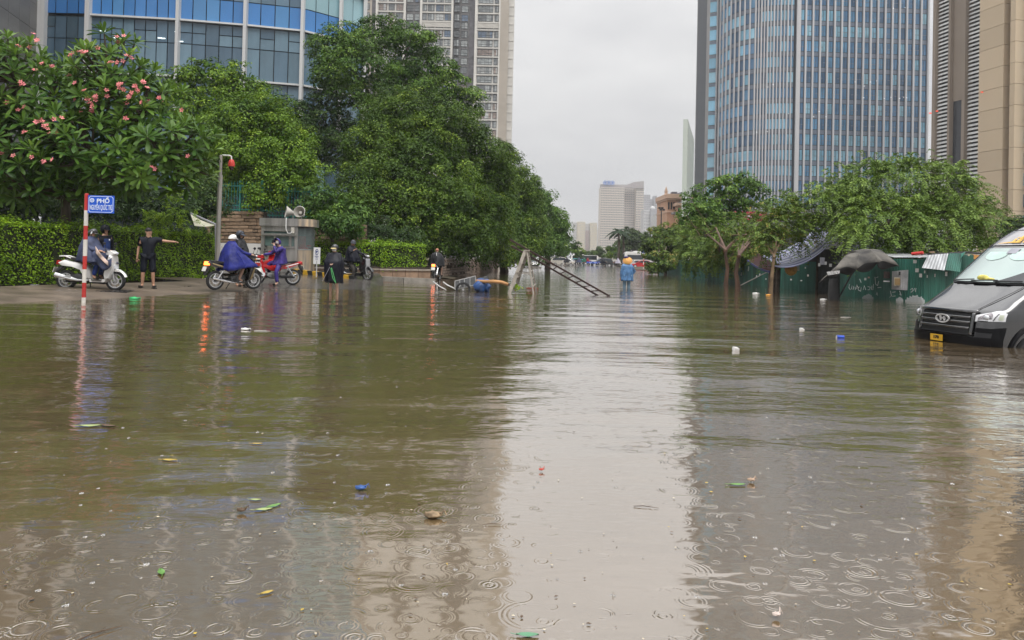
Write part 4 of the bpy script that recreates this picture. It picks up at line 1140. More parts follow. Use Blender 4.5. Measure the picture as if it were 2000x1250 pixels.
hedge('clipped_hedge', 'bulging bright hedge end beside the pierced wall', [(q1.x + .05, 36.5), (q2.x, 37.4)], 1.35, 1.3, LM_HEDGE, 42, leaf=0.09, dens=420, base_z=0.40)
# ------------------------------------------------------------------ walls, booth, fence, shacks
M_STONE = mat('brown_ledge_stone', (0.24, 0.165, 0.105), 0.75, var=0.3, scale=2.5, orand=0.28, bump=0.012, bscale=14)
M_MORTAR = mat('dark_joint', (0.05, 0.04, 0.03), 0.9, var=0.3)
M_PLASTER = mat('grey_white_plaster', (0.50, 0.49, 0.47), 0.6, var=0.16, scale=1.2, stretch=(1, 1, .3))
M_TAN = mat('tan_stone_block', (0.30, 0.20, 0.135), 0.7, var=0.2, scale=2, orand=0.16, bump=0.008, bscale=16)
M_COPING = mat('coping_stone', (0.34, 0.29, 0.24), 0.6, var=0.2, scale=2)

def ledge_wall(name, label, p, q, z0, z1, rows, seed, mean=0.55, depth=0.35):
    """coursed ledge-stone wall, every block a piece of its own"""
    rng = random.Random(seed); d = q - p; L = d.length; Mx = basis((0, 0, 0), d)
    t = empty(name, (p.x, p.y, z0), label=label, cat='wall')
    H = z1 - z0; hs = H / rows
    o = MB().box((L / 2, depth / 2 + .06, H / 2), (L, depth, H - .02)).build('core', M_MORTAR, t, smooth=0); o.matrix_basis = Mx
    for k in range(rows):
        x = -rng.uniform(0, mean * .6)
        while x < L:
            w = rng.uniform(.45, 1.6) * mean; x0, x1 = max(0, x), min(L, x + w)
            if x1 - x0 > .12:
                piece('stone_block', M_STONE, t, Mx @ Matrix.Translation(((x0 + x1) / 2, .03 - rng.uniform(0, .09), (k + .5) * hs)), (x1 - x0 - .025, .22, hs - .022 - rng.uniform(0, .03)))
            x += w
    return t
p = A(404, 480, 38.8); q = A(512, 480, 38.2); p.z = q.z = 0
ledge_wall('retaining_wall', 'brown ledge stone retaining wall behind the poncho riders', p, q, 1.62, 3.22, 9, 1)
pw = MB(); d = q - p; Mx = basis((0, 0, 0), d)
t = empty('plaster_wall', (p.x, p.y, 0.1), label='plain grey white plaster wall under the ledge stones', cat='wall')
o = MB().box((d.length / 2, .05, .76), (d.length + .1, .4, 1.515)).build('panel', M_PLASTER, t, smooth=0); o.matrix_basis = Mx
o = MB().box((d.length / 2, -.12, .06), (d.length + .1, .1, .12)).build('plinth', M_CONC, t, smooth=0); o.matrix_basis = Mx
p = A(603, 480, 39.3); q = A(716, 480, 39.3); p.z = q.z = 0
ledge_wall('retaining_wall', 'shaded ledge stone wall behind the low planter hedge', p, q, 0.5, 2.72, 11, 2)

def planter_wall():
    """low wall of tan blocks under a pale coping, from the booth to the pierced wall"""
    t = empty('planter_wall', A(610, 530, 37.2), label='low tan stone planter wall in front of the clipped hedge', cat='wall')
    t.location.z = 0.1; rng = random.Random(6)
    for a, b in (((603, 37.3), (742, 36.3)), ((742, 36.3), (842, 37.2))):
        p, q = A(a[0], 480, a[1]), A(b[0], 480, b[1]); p.z = q.z = 0; d = q - p; L = d.length; Mx = Matrix.Translation(-t.location) @ basis(p, d)
        n = max(2, int(L / .62)); zt = .66
        o = MB().box((L / 2, .2, .28), (L, .22, .7)).build('core', M_MORTAR, t, smooth=0); o.matrix_basis = Mx
        for i in range(n): 
            piece('stone_block', M_TAN, t, Mx @ Matrix.Translation(((i + .5) * L / n, .06, .14)), (L / n - .02, .18, .5))
            piece('coping_stone', M_COPING, t, Mx @ Matrix.Translation(((i + .5) * L / n, .1, .5)), (L / n - .012, .36, .075))
            piece('ledge_course', M_TAN, t, Mx @ Matrix.Translation(((i + .5) * L / n, .08, .425)), (L / n - .016, .24, .055))
planter_wall()

def pierced_wall():
    p, q = A(838, 480, 38.5), A(968, 480, 68.0); p.z = q.z = 0; d = q - p; L = d.length; H = .98
    t = empty('pierced_brick_wall', p, label='long pierced brick wall at the water edge under the ficus', cat='wall')
    Mx = basis((0, 0, 0), d); m = mat('weathered_tan_brick', (0.25, 0.19, 0.15), .8, var=.3, scale=1.4, orand=.15, bump=.01)
    o = MB().box((L / 2, .42, H / 2 - .2), (L, .1, H - .1)).build('backing', M_MORTAR, t, smooth=0); o.matrix_basis = Mx
    o = MB().box((L / 2, .2, H + .05), (L, .5, .1)).build('coping', M_COPING, t, smooth=0); o.matrix_basis = Mx
    rng = random.Random(8); cnt = 0; mb = MB(); nrow = 8; hr = (H + .25) / nrow
    for k in range(nrow):
        x = (k % 2) * .22
        while x < L:
            w = .44 if k in (5, 6) else .62
            gap = (k in (5, 6) and rng.random() < .42) or (k in (2, 3) and rng.random() < .2)
            if not gap:
                c = (x + w / 2, .1 - rng.uniform(0, .03), -.25 + (k + .5) * hr); sz = (w - .03, .24, hr - .025)
                if x < 13 and cnt < 220: piece('brick', m, t, Mx @ Matrix.Translation(c), sz); cnt += 1
                else: mb.box(c, sz)
            x += w
    o = mb.build('bricks', m, t, smooth=0, fix=False); o['kind'] = 'stuff'; o.matrix_basis = Mx
    o = MB().box((L - .3, .1, .45), (.8, .7, 1.5)).build('end_pier', m, t, smooth=0); o.matrix_basis = Mx
pierced_wall()

# green railings on top of the retaining wall
M_TEAL = mat('teal_paint', (0.018, 0.17, 0.14), 0.45, var=0.2)
def railing(label, a, b, z0, h, n):
    p, q = A(a[0], 480, a[1]), A(b[0], 480, b[1]); p.z = q.z = z0; t = empty('iron_railing', p, label=label, cat='railing')
    d = q - p; L = d.length; Mx = basis((0, 0, 0), d)
    for z in (.12, .34, h - .22): piece('rail', M_TEAL, t, Mx @ Matrix.Translation((L / 2, 0, z)), (L, .05, .055))
    me = MB().tube([(0, 0, 0), (0, 0, h - .12)], .02, 6).lathe([(.035, 0), (.018, .08), (.002, .2)], (0, 0, h - .14), n=6).mesh('railing_bar', M_TEAL)
    for i in range(n): link('bar', me, t, Mx @ Vector(((i + .5) * L / n, 0, 0)))
    for i in range(3): piece('post', M_TEAL, t, Mx @ Matrix.Translation((L * i / 2, 0, h / 2)), (.09, .09, h + .1))
railing('teal iron railings left of the booth under the ficus', (424, 39.2), (510, 38.6), 3.2, 1.55, 15)
railing('teal iron railings running behind the booth roof', (510, 38.6), (606, 39.4), 2.95, 1.6, 16)

# gate booth --------------------------------------------------------------------------------
M_STEEL = mat('brushed_steel', (0.40, 0.385, 0.37), 0.34, metal=0.75, var=0.2, scale=1.5, stretch=(4, 4, .35), rvar=.3)
M_STEELW = mat('stained_steel', (0.46, 0.42, 0.37), 0.38, metal=0.6, var=0.35, scale=2.2, stretch=(3, 3, .25), col2=(0.52, 0.40, 0.27), rvar=.3)
M_GREENGL = mat('green_tinted_glass', (0.10, 0.16, 0.15), 0.06, var=0.2, scale=0.6, spec=.8)
M_CLEARGL = mat('pale_booth_glass', (0.16, 0.21, 0.205), 0.05, var=0.1, alpha=0.55)
M_REDPL = mat('red_plastic', (0.55, 0.03, 0.025), 0.4, var=0.12)
def booth():
    Y = 33.3; px2 = Y / F_PX
    b = A(553, 533, Y); t = empty('gate_booth', (b.x, Y, b.z), label='stainless steel gate booth with two loudspeakers on its roof', cat='booth')
    t.rotation_euler = (0, 0, R(3))
    W = 1.62; Hh = 2.42; x0, x1 = -.92, .55        # front face spans x0..x1; rounded glass end to x=1.15
    # lower panel, posts, window band, fascia of the front
    def bx(nm, m, a, b_, z0, z1, y0, y1, par=t): return MB().box(((a + b_) / 2, (y0 + y1) / 2, (z0 + z1) / 2), (b_ - a, y1 - y0, z1 - z0)).build(nm, m, par, smooth=0)
    bx('rear_wall', M_STEEL, x0, 1.05, 0, 2.05, 1.15, 1.25)
    bx('side_wall', M_STEEL, x0 - .06, x0, 0, 2.05, 0, 1.25)
    bx('front_panel', M_STEEL, x0 + .05, x1 - .05, .02, 1.08, .03, .08)
    for x in (x0, x1 - .02): bx('corner_post', M_STEEL, x - .05, x + .06, 0, 2.02, -.03, .1)
    bx('sill_rail', M_STEEL, x0 + .05, x1 - .06, 1.08, 1.13, -.02, .1); bx('window_hood', M_STEEL, x0 - .02, x1, 1.62, 1.70, -.12, .1)
    for i, (a, b_) in enumerate(((x0 + .08, -.42), (-.36, .22), (.30, x1 - .09))):
        f = bx('window', M_STEEL, a - .03, b_ + .03, 1.135, 1.615, .055, .075)
        bx('pane', M_GREENGL, a + .02, b_ - .02, 1.165, 1.585, .035, .05, f)
        for x in (a - .01, b_ + .01): bx('frame_bar', M_STEEL, x - .022, x + .022, 1.135, 1.615, -.01, .05, f)
    bx('transom_glass', M_GREENGL, x0 + .08, x1 - .08, 1.705, 1.80, .04, .06); bx('front_fascia', M_STEEL, x0 + .03, x1 - .05, 1.80, 2.06, -.02, .09)
    # rounded end: arc of steel below, glass above
    def arc(z0, z1, r=.55, n=12, cx=.55, cy=.58): 
        ring = lambda z: [(cx + r * math.sin(a) , cy - r * math.cos(a), z) for a in [PI * .5 * i / (n - 1) * 1.9 * .55 for i in range(n)]] + [(cx + r, 1.15, z)]
        return ring(z0), ring(z1)
    a, b_ = arc(0, 1.02); MB().rings([a, b_], closed=False, caps=False).build('curved_panel', M_STEELW, t)
    a, b_ = arc(1.02, 1.98, .54); MB().rings([a, b_], closed=False, caps=False).build('curved_glass', M_CLEARGL, t)
    a, b_ = arc(1.0, 1.05, .57); MB().rings([a, b_], closed=False, caps=False).build('glass_rail', M_STEEL, t)
    # roof fascia with rounded stained end
    ring = lambda z, r, y0: [(x0 - .12, y0, z), (.55, y0, z)] + [(.55 + r * math.sin(k), .58 - r * math.cos(k), z) for k in (.3, .6, .9, 1.2, 1.57)] + [(.55 + r, 1.3, z), (x0 - .12, 1.3, z)]
    MB().rings([ring(2.03, .68, -.1), ring(2.36, .68, -.1)]).build('roof', M_STEEL, t, smooth=20)
    MB().rings([[(.585 + .69 * math.sin(k), .58 - .69 * math.cos(k), z) for k in (0.0, .3, .6, .9, 1.2, 1.57)] for z in (2.035, 2.355)], closed=False, caps=False).build('roof_end_band', M_STEELW, t)
    bx('floor', M_CONC, x0, 1.0, 0.0, .05, .08, 1.15)
    # red chair inside the rounded end
    c = MB().box((.72, .65, 1.10), (.42, .45, .08)).box((.60, .8, 1.38), (.34, .06, .5)).box((.95, .62, 1.2), (.12, .4, .05)).build('chair', M_REDPL, t, smooth=0)
    MB().box((.72, .65, .55), (.35, .38, 1.0)).build('chair_base', mat('dark_chair_base', (.05, .05, .05), .6), c, smooth=0)
    bx('junction_box', mat('cream_box', (.6, .57, .5), .5), .34, .46, 1.72, 1.98, -.16, -.025)
    MB().tube([(.10, -.12, 2.38), (.12, -.2, 2.2), (.12, -.2, 1.9), (.2, -.2, 1.72), (.33, -.2, 1.72), (.38, -.19, 1.8)], .022, 6).build('cable', mat('white_cable', (.7, .7, .68), .5), t)
    # horn loudspeakers
    M_HORN = mat('grey_horn', (.42, .40, .36), .5, var=.2)
    for (x, y, z, az, el) in ((.28, .35, 2.62, 200, 8), (.66, .3, 2.60, 262, 14)):
        Mr = Matrix.Rotation(R(az), 3, 'Z') @ Matrix.Rotation(R(90 - el), 3, 'Y')
        h = MB().lathe([(.24, .30), (.235, .28), (.15, .12), (.08, .0), (.07, -.1), (.075, -.22), (.03, -.26)], (x, y, z), n=18, M=Mr, caps=False).build('loudspeaker_horn', M_HORN, t)
        MB().lathe([(.02, -.05), (.085, .12), (.075, .17), (.01, .2)], (x, y, z), n=12, M=Mr).build('horn_driver', M_HORN, h)
        MB().lathe([(.245, .29), (.262, .30), (.245, .315)], (x, y, z), n=18, M=Mr, caps=False).build('horn_rim', mat('pale_rim', (.6, .58, .54), .5), h)
        MB().bar((x, y, 2.36), (x, y, z - .05), .05).build('bracket', M_STEEL, h)
    return t
booth()

# yellow and black kerb ----------------------------------------------------------------------
M_YEL = mat('kerb_yellow', (.62, .36, .02), .55, var=.2, scale=6); M_BLK = mat('kerb_black', (.02, .02, .02), .5)
def striped_kerb():
    p, q = A(574, 539, 33.0), A(694, 549, 30.6); p.z, q.z = .36 - .06, .12
    t = empty('striped_kerb', p, label='yellow and black striped kerb at the driveway', cat='kerb'); d = q - p; L = d.length
    n = 12; dn = d.normalized(); sk = dn * .1
    for i in range(n):
        a = dn * (L * i / n); b = dn * (L * (i + 1) / n - .004); y = Vector((.05, .3, 0)); z = Vector((0, 0, .2)); dz = Vector((0, 0, -.12))
        MB().rings([[a + dz, b + dz, b + dz + y, a + dz + y], [a + z - sk, b + z - sk, b + z - sk + y, a + z - sk + y]]).build('kerb_stripe', M_YEL if i % 2 == 0 else M_BLK, t, smooth=0)
striped_kerb()
def kerb_run(label, pts):
    t = empty('kerb', pts[0], label=label, cat='kerb')
    for i in range(len(pts) - 1):
        p, q = pts[i], pts[i + 1]; d = q - p; n = max(1, int(d.length / 1.0))
        for k in range(n):
            a = p + d * (k / n); b = p + d * ((k + 1) / n) - d.normalized() * .012; o = pts[0]
            MB().bar(a - o, b - o, .24, .22).build('kerb_stone', M_KERB, t, smooth=0)
kerb_run('grey kerb stones below the planter wall', [A(690, 541.5, 34.6), A(735, 544, 34.0), A(790, 547, 33.6), A(850, 549.5, 33.5)])

# parking sign -------------------------------------------------------------------------------
M_WHSIGN = mat('white_signboard', (.74, .74, .74), .45, var=.05); M_NAVY = mat('navy_print', (.03, .05, .2), .5); M_GREYP = mat('grey_print', (.35, .35, .4), .6)
def parking_sign():
    Y = 30.5; b = A(618, 534, Y); t = empty('parking_sign', b, label='white parking notice board on a post beside the booth', cat='sign', rz=R(-4)); s = Y / F_PX
    MB().tube([(0, 0, -.15), (0, 0, .5)], .025, 8).build('post', mat('grey_post', (.45, .45, .44), .5), t)
    f = MB().box((0, 0, .70), (.27, .025, .66)).build('board', M_WHSIGN, t, smooth=0)
    MB().lathe([(.055, -.003), (.068, -.003), (.068, .003), (.055, .003)], n=20, caps=False, M=Matrix.Rotation(PI / 2, 3, 'X') @ Matrix.Diagonal((1, 1.75, 1))).build('parking_emblem', M_NAVY, f, loc=(0, -.016, .85))
    me = text_mesh('P', .13, .006); me.materials.clear(); me.materials.append(M_NAVY); link('lettering', me, f, (0, -.017, .845), (PI / 2, 0, 0))
    for i, (w, z) in enumerate(((.13, .685), (.17, .66), (.075, .632), (.11, .595), (.12, .565), (.1, .54))):
        MB().box((0, -.0155, z), (w, .004, .011)).build('print_line', M_NAVY if i < 3 else M_GREYP, f, smooth=0)
parking_sign()

# street name sign ---------------------------------------------------------------------------
M_RED = mat('pole_red', (.48, .035, .03), .4, var=.12); M_WH = mat('pole_white', (.68, .65, .6), .45, var=.12); M_SBLUE = mat('sign_blue', (.010, .10, .62), .35, var=.06)
M_SWHITE = mat('sign_white', (.72, .80, .92), .4, var=.03)
def street_sign():
    b = G(163.4, 591); Y = b.y; t = empty('street_name_sign', b, label='blue street name plate on a red and white striped pole', cat='sign'); s = Y / F_PX
    ys = [378, 411, 441, 468, 500, 526, 552, 581, 598]
    top = 591
    for i in range(len(ys) - 1):
        z1 = (591 - ys[i]) * s; z0 = (591 - ys[i + 1]) * s
        prof = [(.043, z0), (.043, z1)] if i else [(.043, z0), (.043, z1 - .01), (.03, z1)]
        MB().lathe(prof, n=14).build('pole_band', M_RED if i % 2 == 0 else M_WH, t)
    w, h = 49.5 * s, 34.5 * s; zc = (591 - 398.5) * s; xc = .045 + w / 2
    pl = MB().box((0, 0, 0), (w, .02, h)).build('plate', M_SBLUE, t, loc=(xc, 0, zc), rot=(0, 0, R(4)), smooth=0)
    # white inner border with cut corners
    bw, bh, c, g = w / 2 - .022, h / 2 - .022, .035, .011
    outer = [(-bw + c, bh), (bw - c, bh), (bw, bh - c), (bw, -bh + c), (bw - c, -bh), (-bw + c, -bh), (-bw, -bh + c), (-bw, bh - c)]
    mb = MB()
    for i in range(8):
        a, b_ = outer[i], outer[(i + 1) % 8]; mb.bar((a[0], -.0115, a[1]), (b_[0], -.0115, b_[1]), g, .003, up=(0, 1, 0))
    mb.build('border', M_SWHITE, pl, smooth=0)
    def txt(body, size, x, z, bold, xs):
        me = text_mesh(body, size, bold, .001, xs); me.materials.clear(); me.materials.append(M_SWHITE)
        ww = max(v.co.x for v in me.vertices) - min(v.co.x for v in me.vertices); print('TXT', body, ww)
        return link('lettering', me, pl, (x, -.0135, z), (PI / 2, 0, 0)), ww
    txt('PHỐ', .125, .045, .072, .004, 1.12)
    o, ww = txt('NGUYỄN QUỐC TRỊ', .155, 0.0, -.075, .003, 1.0); o.scale.x = (w - .085) / ww
    e = MB().lathe([(.0005, -.002), (.048, -.002), (.048, .002), (.0005, .002)], n=20, axis='Y').build('city_emblem', M_SWHITE, pl, loc=(-w / 2 + .088, -.013, .085))
    mb = MB()
    for k in range(6):
        a = k * PI / 3; mb.box((.024 * math.cos(a), -.004, .024 * math.sin(a)), (.012, .003, .012), rot=Matrix.Rotation(a, 3, 'Y'))
    mb.lathe([(.008, -.005), (.008, -.003)], n=8, axis='Y').build('emblem_mark', M_SBLUE, e)
street_sign()

# CCTV pole ----------------------------------------------------------------------------------
def cctv():
    Y = 25.6; b = A(424, 545, Y); b.z = .12; s = Y / F_PX; t = empty('camera_pole', b, label='steel pole with a red dome camera above the hedge end', cat='pole')
    zt = A(424, 302, Y).z - b.z; M_P = mat('galvanised_pole', (.36, .34, .31), .45, metal=.4, var=.2, stretch=(1, 1, .2))
    MB().tube([(0, 0, -.2), (0, 0, zt * .5), (0.02, 0, zt * .84)], .075, 10).build('pole', M_P, t)
    MB().tube([(0.02, 0, zt * .83), (0.02, 0, zt - .02)], .05, 10).build('pole_head', M_P, t)
    MB().tube([(.02, 0, zt - .02), (.32, -.05, zt - .03), (.39, -.06, zt - .06), (.40, -.06, zt - .18)], .026, 8).build('arm', mat('white_arm', (.66, .66, .64), .4), t)
    d = MB().lathe([(.03, 0), (.075, -.02), (.105, -.10), (.112, -.2), (.11, -.23)], (.40, -.06, zt - .16), n=14).build('camera_housing', mat('red_housing', (.55, .05, .035), .35), t)
    MB().lathe([(.085, -.23), (.075, -.30), (.04, -.35), (.004, -.36)], (.40, -.06, zt - .16), n=14).build('camera_dome', mat('smoked_dome', (.05, .03, .03), .1), d)
cctv()

# parked umbrella / awning glimpsed above the hedge end
def awning():
    t = empty('cream_awning', A(400, 440, 27.5), label='cream awning corner above the end of the hedge', cat='awning'); o = t.location.copy()
    a, b, c, d = A(372, 418, 27.8) - o, A(421, 440, 27.0) - o, A(380, 441, 26.6) - o, A(376, 428, 28.4) - o
    MB().grid(lambda u, v: (a.lerp(b, u)).lerp(c.lerp(b, u), v) + Vector((0, -.15 * u * (1 - u), -.04 * math.sin(PI * u))), 8, 4).build('canopy', mat('cream_canvas', (.46, .44, .33), .6, var=.1), t)
    MB().bar(a + Vector((0, .02, .03)), b + Vector((0, .02, .03)), .05).build('edge_bar', M_GREYP, t); MB().bar(b, b + Vector((-.05, .3, -2.2)), .04).build('stay', M_GREYP, t)
awning()

# drain grates on the pavement
M_IRON = mat('cast_iron', (.035, .033, .033), .4, metal=.3, var=.3, scale=8)
for (px, py, lab) in ((57, 574, 'dark iron drain cover on the pavement left of the scooter'), (222, 571.5, 'dark iron drain cover under the scooter front wheel'), (349, 562.5, 'dark iron drain cover right of the pointing man')):
    c = G(px, py, .055); t = empty('drain_cover', c, rz=R(12), label=lab, cat='drain cover'); t.location.z = 0.085 if px != 349 else .1
    dz = -.02
    MB().box((0, 0, 0), (.82, .72, .03)).build('frame', M_IRON, t, smooth=0)
    for k in range(7): MB().box((-.33 + k * .11, 0, .02), (.035, .6, .014)).build('slat', M_IRON, t, smooth=0)

# ------------------------------------------------------------------ right side: corrugated fence and shacks
M_GREENSH = mat('green_corrugated', (.020, .105, .075), .45, var=.35, scale=1.6, orand=.2, stretch=(1, 1, .35), rvar=.3, col2=(.028, .135, .10))
M_GREYSH = mat('zinc_corrugated', (.42, .43, .44), .4, metal=.3, var=.25, scale=2, stretch=(1, 1, .3))
def corr_mesh(name, w, h, m, pitch=.085, amp=.012, n=None):
    n = n or max(4, int(w / pitch) * 4)
    mb = MB(); mb.grid(lambda u, v: (u * w - w / 2, amp * (1 if (int(u * n) % 4) in (0, 1) else -1), v * h), n, 2)
    return mb.mesh(name, m, smooth=0)
def corr_run(t, pts, z0, z1s, m, seed, sheet=1.05):
    rng = random.Random(seed); o = t.location
    for i in range(len(pts) - 1):
        p, q = Vector((pts[i].x, pts[i].y, 0)), Vector((pts[i + 1].x, pts[i + 1].y, 0)); d = q - p; n = max(1, round(d.length / sheet)); w = d.length / n
        me = corr_mesh('sheet', w + .05, 1.0, m)
        for k in range(n):
            u = (k + .5) / n; h = z1s[i] + (z1s[i + 1] - z1s[i]) * u + rng.uniform(-.06, .05)
            ob = link('corrugated_sheet', me, t); ob.matrix_basis = Matrix.Translation(-o) @ basis(p + d * u + Vector((0, rng.uniform(-.02, .02), z0)), d) @ Matrix.Rotation(rng.uniform(-.02, .02), 4, 'Y') @ Matrix.Diagonal((1, 1, h - z0, 1))
def fence():
    P = [G(1285, 531), G(1340, 540), G(1400, 549), G(1470, 557.5), G(1515, 562)]
    t = empty('corrugated_fence', P[0], label='dark green corrugated sheet fence receding along the flooded road', cat='fence')
    corr_run(t, P, -.5, [1.25, 1.3, 1.35, 1.4, 1.4], M_GREENSH, 3, 1.4)
    for i, p in enumerate(P[1:]):
        piece('post', M_BARK, t, Matrix.Translation(p - t.location + Vector((.1, .15, .4))), (.1, .1, 1.9))
    # torn white posters and drips
    rng = random.Random(5)
    for px, py, w, h in ((1462, 525, 2, 9), (1448, 535, 2, 6), (1478, 540, 3, 5), (1484, 536, 2, 4), (1425, 522, 1.5, 6), (1388, 520, 1.5, 5), (1500, 530, 2, 7), (1355, 520, 1.2, 4), (1340, 524, 2, 2), (1496, 545, 3, 3)):
        Yp = G(px, py).y
        # distance of the fence plane at this column
        for i in range(len(P) - 1):
            a, b = A_col(P[i]), A_col(P[i + 1])
            if a <= px <= b: f = (px - a) / (b - a); Yp = 1 / ((1 - f) / P[i].y + f / P[i + 1].y)
        c = A(px, py, Yp - .06); piece('paper_scrap', M_WHSIGN, t, Matrix.Translation(c - t.location) @ Matrix.Rotation(rng.uniform(-.3, .3), 4, 'Y'), (S(w, Yp), .01, S(h, Yp)))
def A_col(p):
    v = CAM_ROT.transposed() @ (Vector(p) - Vector((0, 0, CAM_H))); return 1000 + F_PX * v.x / -v.z
fence()
def poly_Y(P, px):
    c = [A_col(p) for p in P]
    for i in range(len(P) - 1):
        if px <= c[i + 1] or i == len(P) - 2:
            f = (px - c[i]) / (c[i + 1] - c[i]); return 1 / ((1 - f) / P[i].y + f / P[i + 1].y)

def tarp_shack():
    """the dark stall with the striped blue tarpaulin"""
    t = empty('tarpaulin_stall', G(1600, 570), label='dark stall roofed with a sagging blue striped tarpaulin', cat='stall'); o = t.location.copy(); I = Matrix.Translation(-o)
    P = [G(1517, 562), G(1545, 565), G(1592, 569)]
    corr_run(t, P, -.5, [1.2, 1.25, 1.3], M_GREENSH, 9, .8)
    P2 = [G(1592, 569) + Vector((0, .8, 0)), G(1650, 574) + Vector((0, .4, 0))]
    corr_run(t, P2, -.5, [1.9, 1.9], mat('dark_tin', (.045, .05, .05), .6, var=.4, orand=.2), 10, .8)
    for (px, py, top, r) in ((1501, 566, 520, .06), (1518, 568, 508, .10), (1594, 571, 490, .05), (1647, 577, 470, .06), (1510, 566, 510, .09)):
        b = G(px, py); h = A(px, top, b.y).z; MB().tube([b - o - Vector((0, 0, .4)), b - o + Vector((.05, 0, h))], r, 8).build('post', mat('stall_post', (.09, .07, .055), .8, var=.4), t)
    # the sheet itself: hangs from a high ridge on the right down to a low sagging edge on the left
    a = A(1476, 500, 33.4); b = A(1516, 520, 30.6); c = A(1598, 440, 35.5); d = A(1636, 464, 30.9)
    lowL = A(1500, 527, 34.0)
    def tf(u, v):
        p = a.lerp(c, u).lerp(b.lerp(d, u), v)
        sag = -1.5 * (u * (1 - u)) - .10 * math.sin(PI * v) * (1 - u)
        fold = .05 * math.sin(v * 17 + u * 3) * (0.4 + u)
        return p - o + Vector((0, 0, sag + fold))
    mt = bpy.data.materials.new('striped_tarpaulin'); mt.use_nodes = True; nt = mt.node_tree; bs = nt.nodes['Principled BSDF']
    w = nt.nodes.new('ShaderNodeTexWave'); w.bands_direction = 'X'; w.inputs['Scale'].default_value = 2.2; w.inputs['Distortion'].default_value = 1.2; w.inputs['Detail'].default_value = 2
    at = nt.nodes.new('ShaderNodeAttribute'); at.attribute_name = 'sheet'; nt.links.new(at.outputs['Vector'], w.inputs['Vector'])
    cr = nt.nodes.new('ShaderNodeValToRGB'); cr.color_ramp.elements[0].color = (.07, .075, .22, 1); cr.color_ramp.elements[1].color = (.40, .41, .54, 1); cr.color_ramp.elements[0].position = .3; cr.color_ramp.elements[1].position = .6
    nt.links.new(w.outputs['Fac'], cr.inputs['Fac']); nt.links.new(cr.outputs[0], bs.inputs['Base Color']); bs.inputs['Roughness'].default_value = .38
    mb = MB(); mb.grid(tf, 22, 26); ob = mb.build('tarpaulin', mt, t)
    atr = ob.data.attributes.new('sheet', 'FLOAT_VECTOR', 'POINT')
    atr.data.foreach_set('vector', [x for i in range(23) for j in range(27) for x in (j / 26 * 1.6, i / 22 * 1.2, 0)])
    ob.modifiers.new('thick', 'SOLIDIFY').thickness = .012
    # low dark blue hem with red cloth behind on the left
    e0, e1 = A(1460, 508, 32.5), A(1502, 530, 30.9); 
    MB().grid(lambda u, v: e0.lerp(e1, u) - o + Vector((.55 * v, .3 * v, .22 * v - .3 * u * (1 - u) - .02 + v * .1)), 10, 3).build('red_cloth', mat('dark_red_cloth', (.075, .016, .012), .7, var=.3), t)
    MB().tube([e0.lerp(e1, u) - o + Vector((0, -.02, -.3 * u * (1 - u) - .02)) for u in [i / 8 for i in range(9)]], .045, 6).build('hem', mat('navy_hem', (.03, .035, .13), .5), t)
    MB().tube([A(1447, 557, 36) - o, A(1499, 531, 32.2) - o], .022, 6).build('prop_pole', mat('pale_pole', (.4, .4, .38), .5), t)
    # white ledge, paper sheet, straw hat
    MB().grid(lambda u, v: A(1565, 508, 31.6).lerp(A(1590, 493, 31.8), u) - o + Vector((0, -.25 * v, -.10 * v)), 4, 2).build('white_ledge', M_WHSIGN, t)
    MB().box(tuple(A(1555, 519, 31.6) - o), (.26, .03, .42)).build('paper_sheet', mat('pale_paper', (.42, .46, .45), .6), t, smooth=0)
    MB().lathe([(.01, .1), (.2, .07), (.26, 0), (.2, -.05), (.01, -.09)], tuple(A(1545, 526, 31.4) - o), n=14, axis='Y').build('straw_disc', mat('straw', (.38, .22, .06), .8, var=.3, scale=15), t)
    for px, py, w, h, m in ((1606, 510, 9, 14, M_GREYP), (1612, 514, 5, 6, M_WHSIGN), (1622, 518, 5, 6, M_WHSIGN), (1600, 517, 4, 6, M_PLASTER), (1545, 546, 3, 3, M_WHSIGN), (1565, 548, 3, 2, M_WHSIGN), (1578, 538, 3, 4, M_PLASTER), (1573, 523, 2, 3, M_WHSIGN)):
        Yp = 30.9 if px > 1590 else 31.1
        c = A(px, py, Yp); piece('poster', m, t, I @ Matrix.Translation(c), (S(w, Yp), .015, S(h, Yp)))
    return t
tarp_shack()

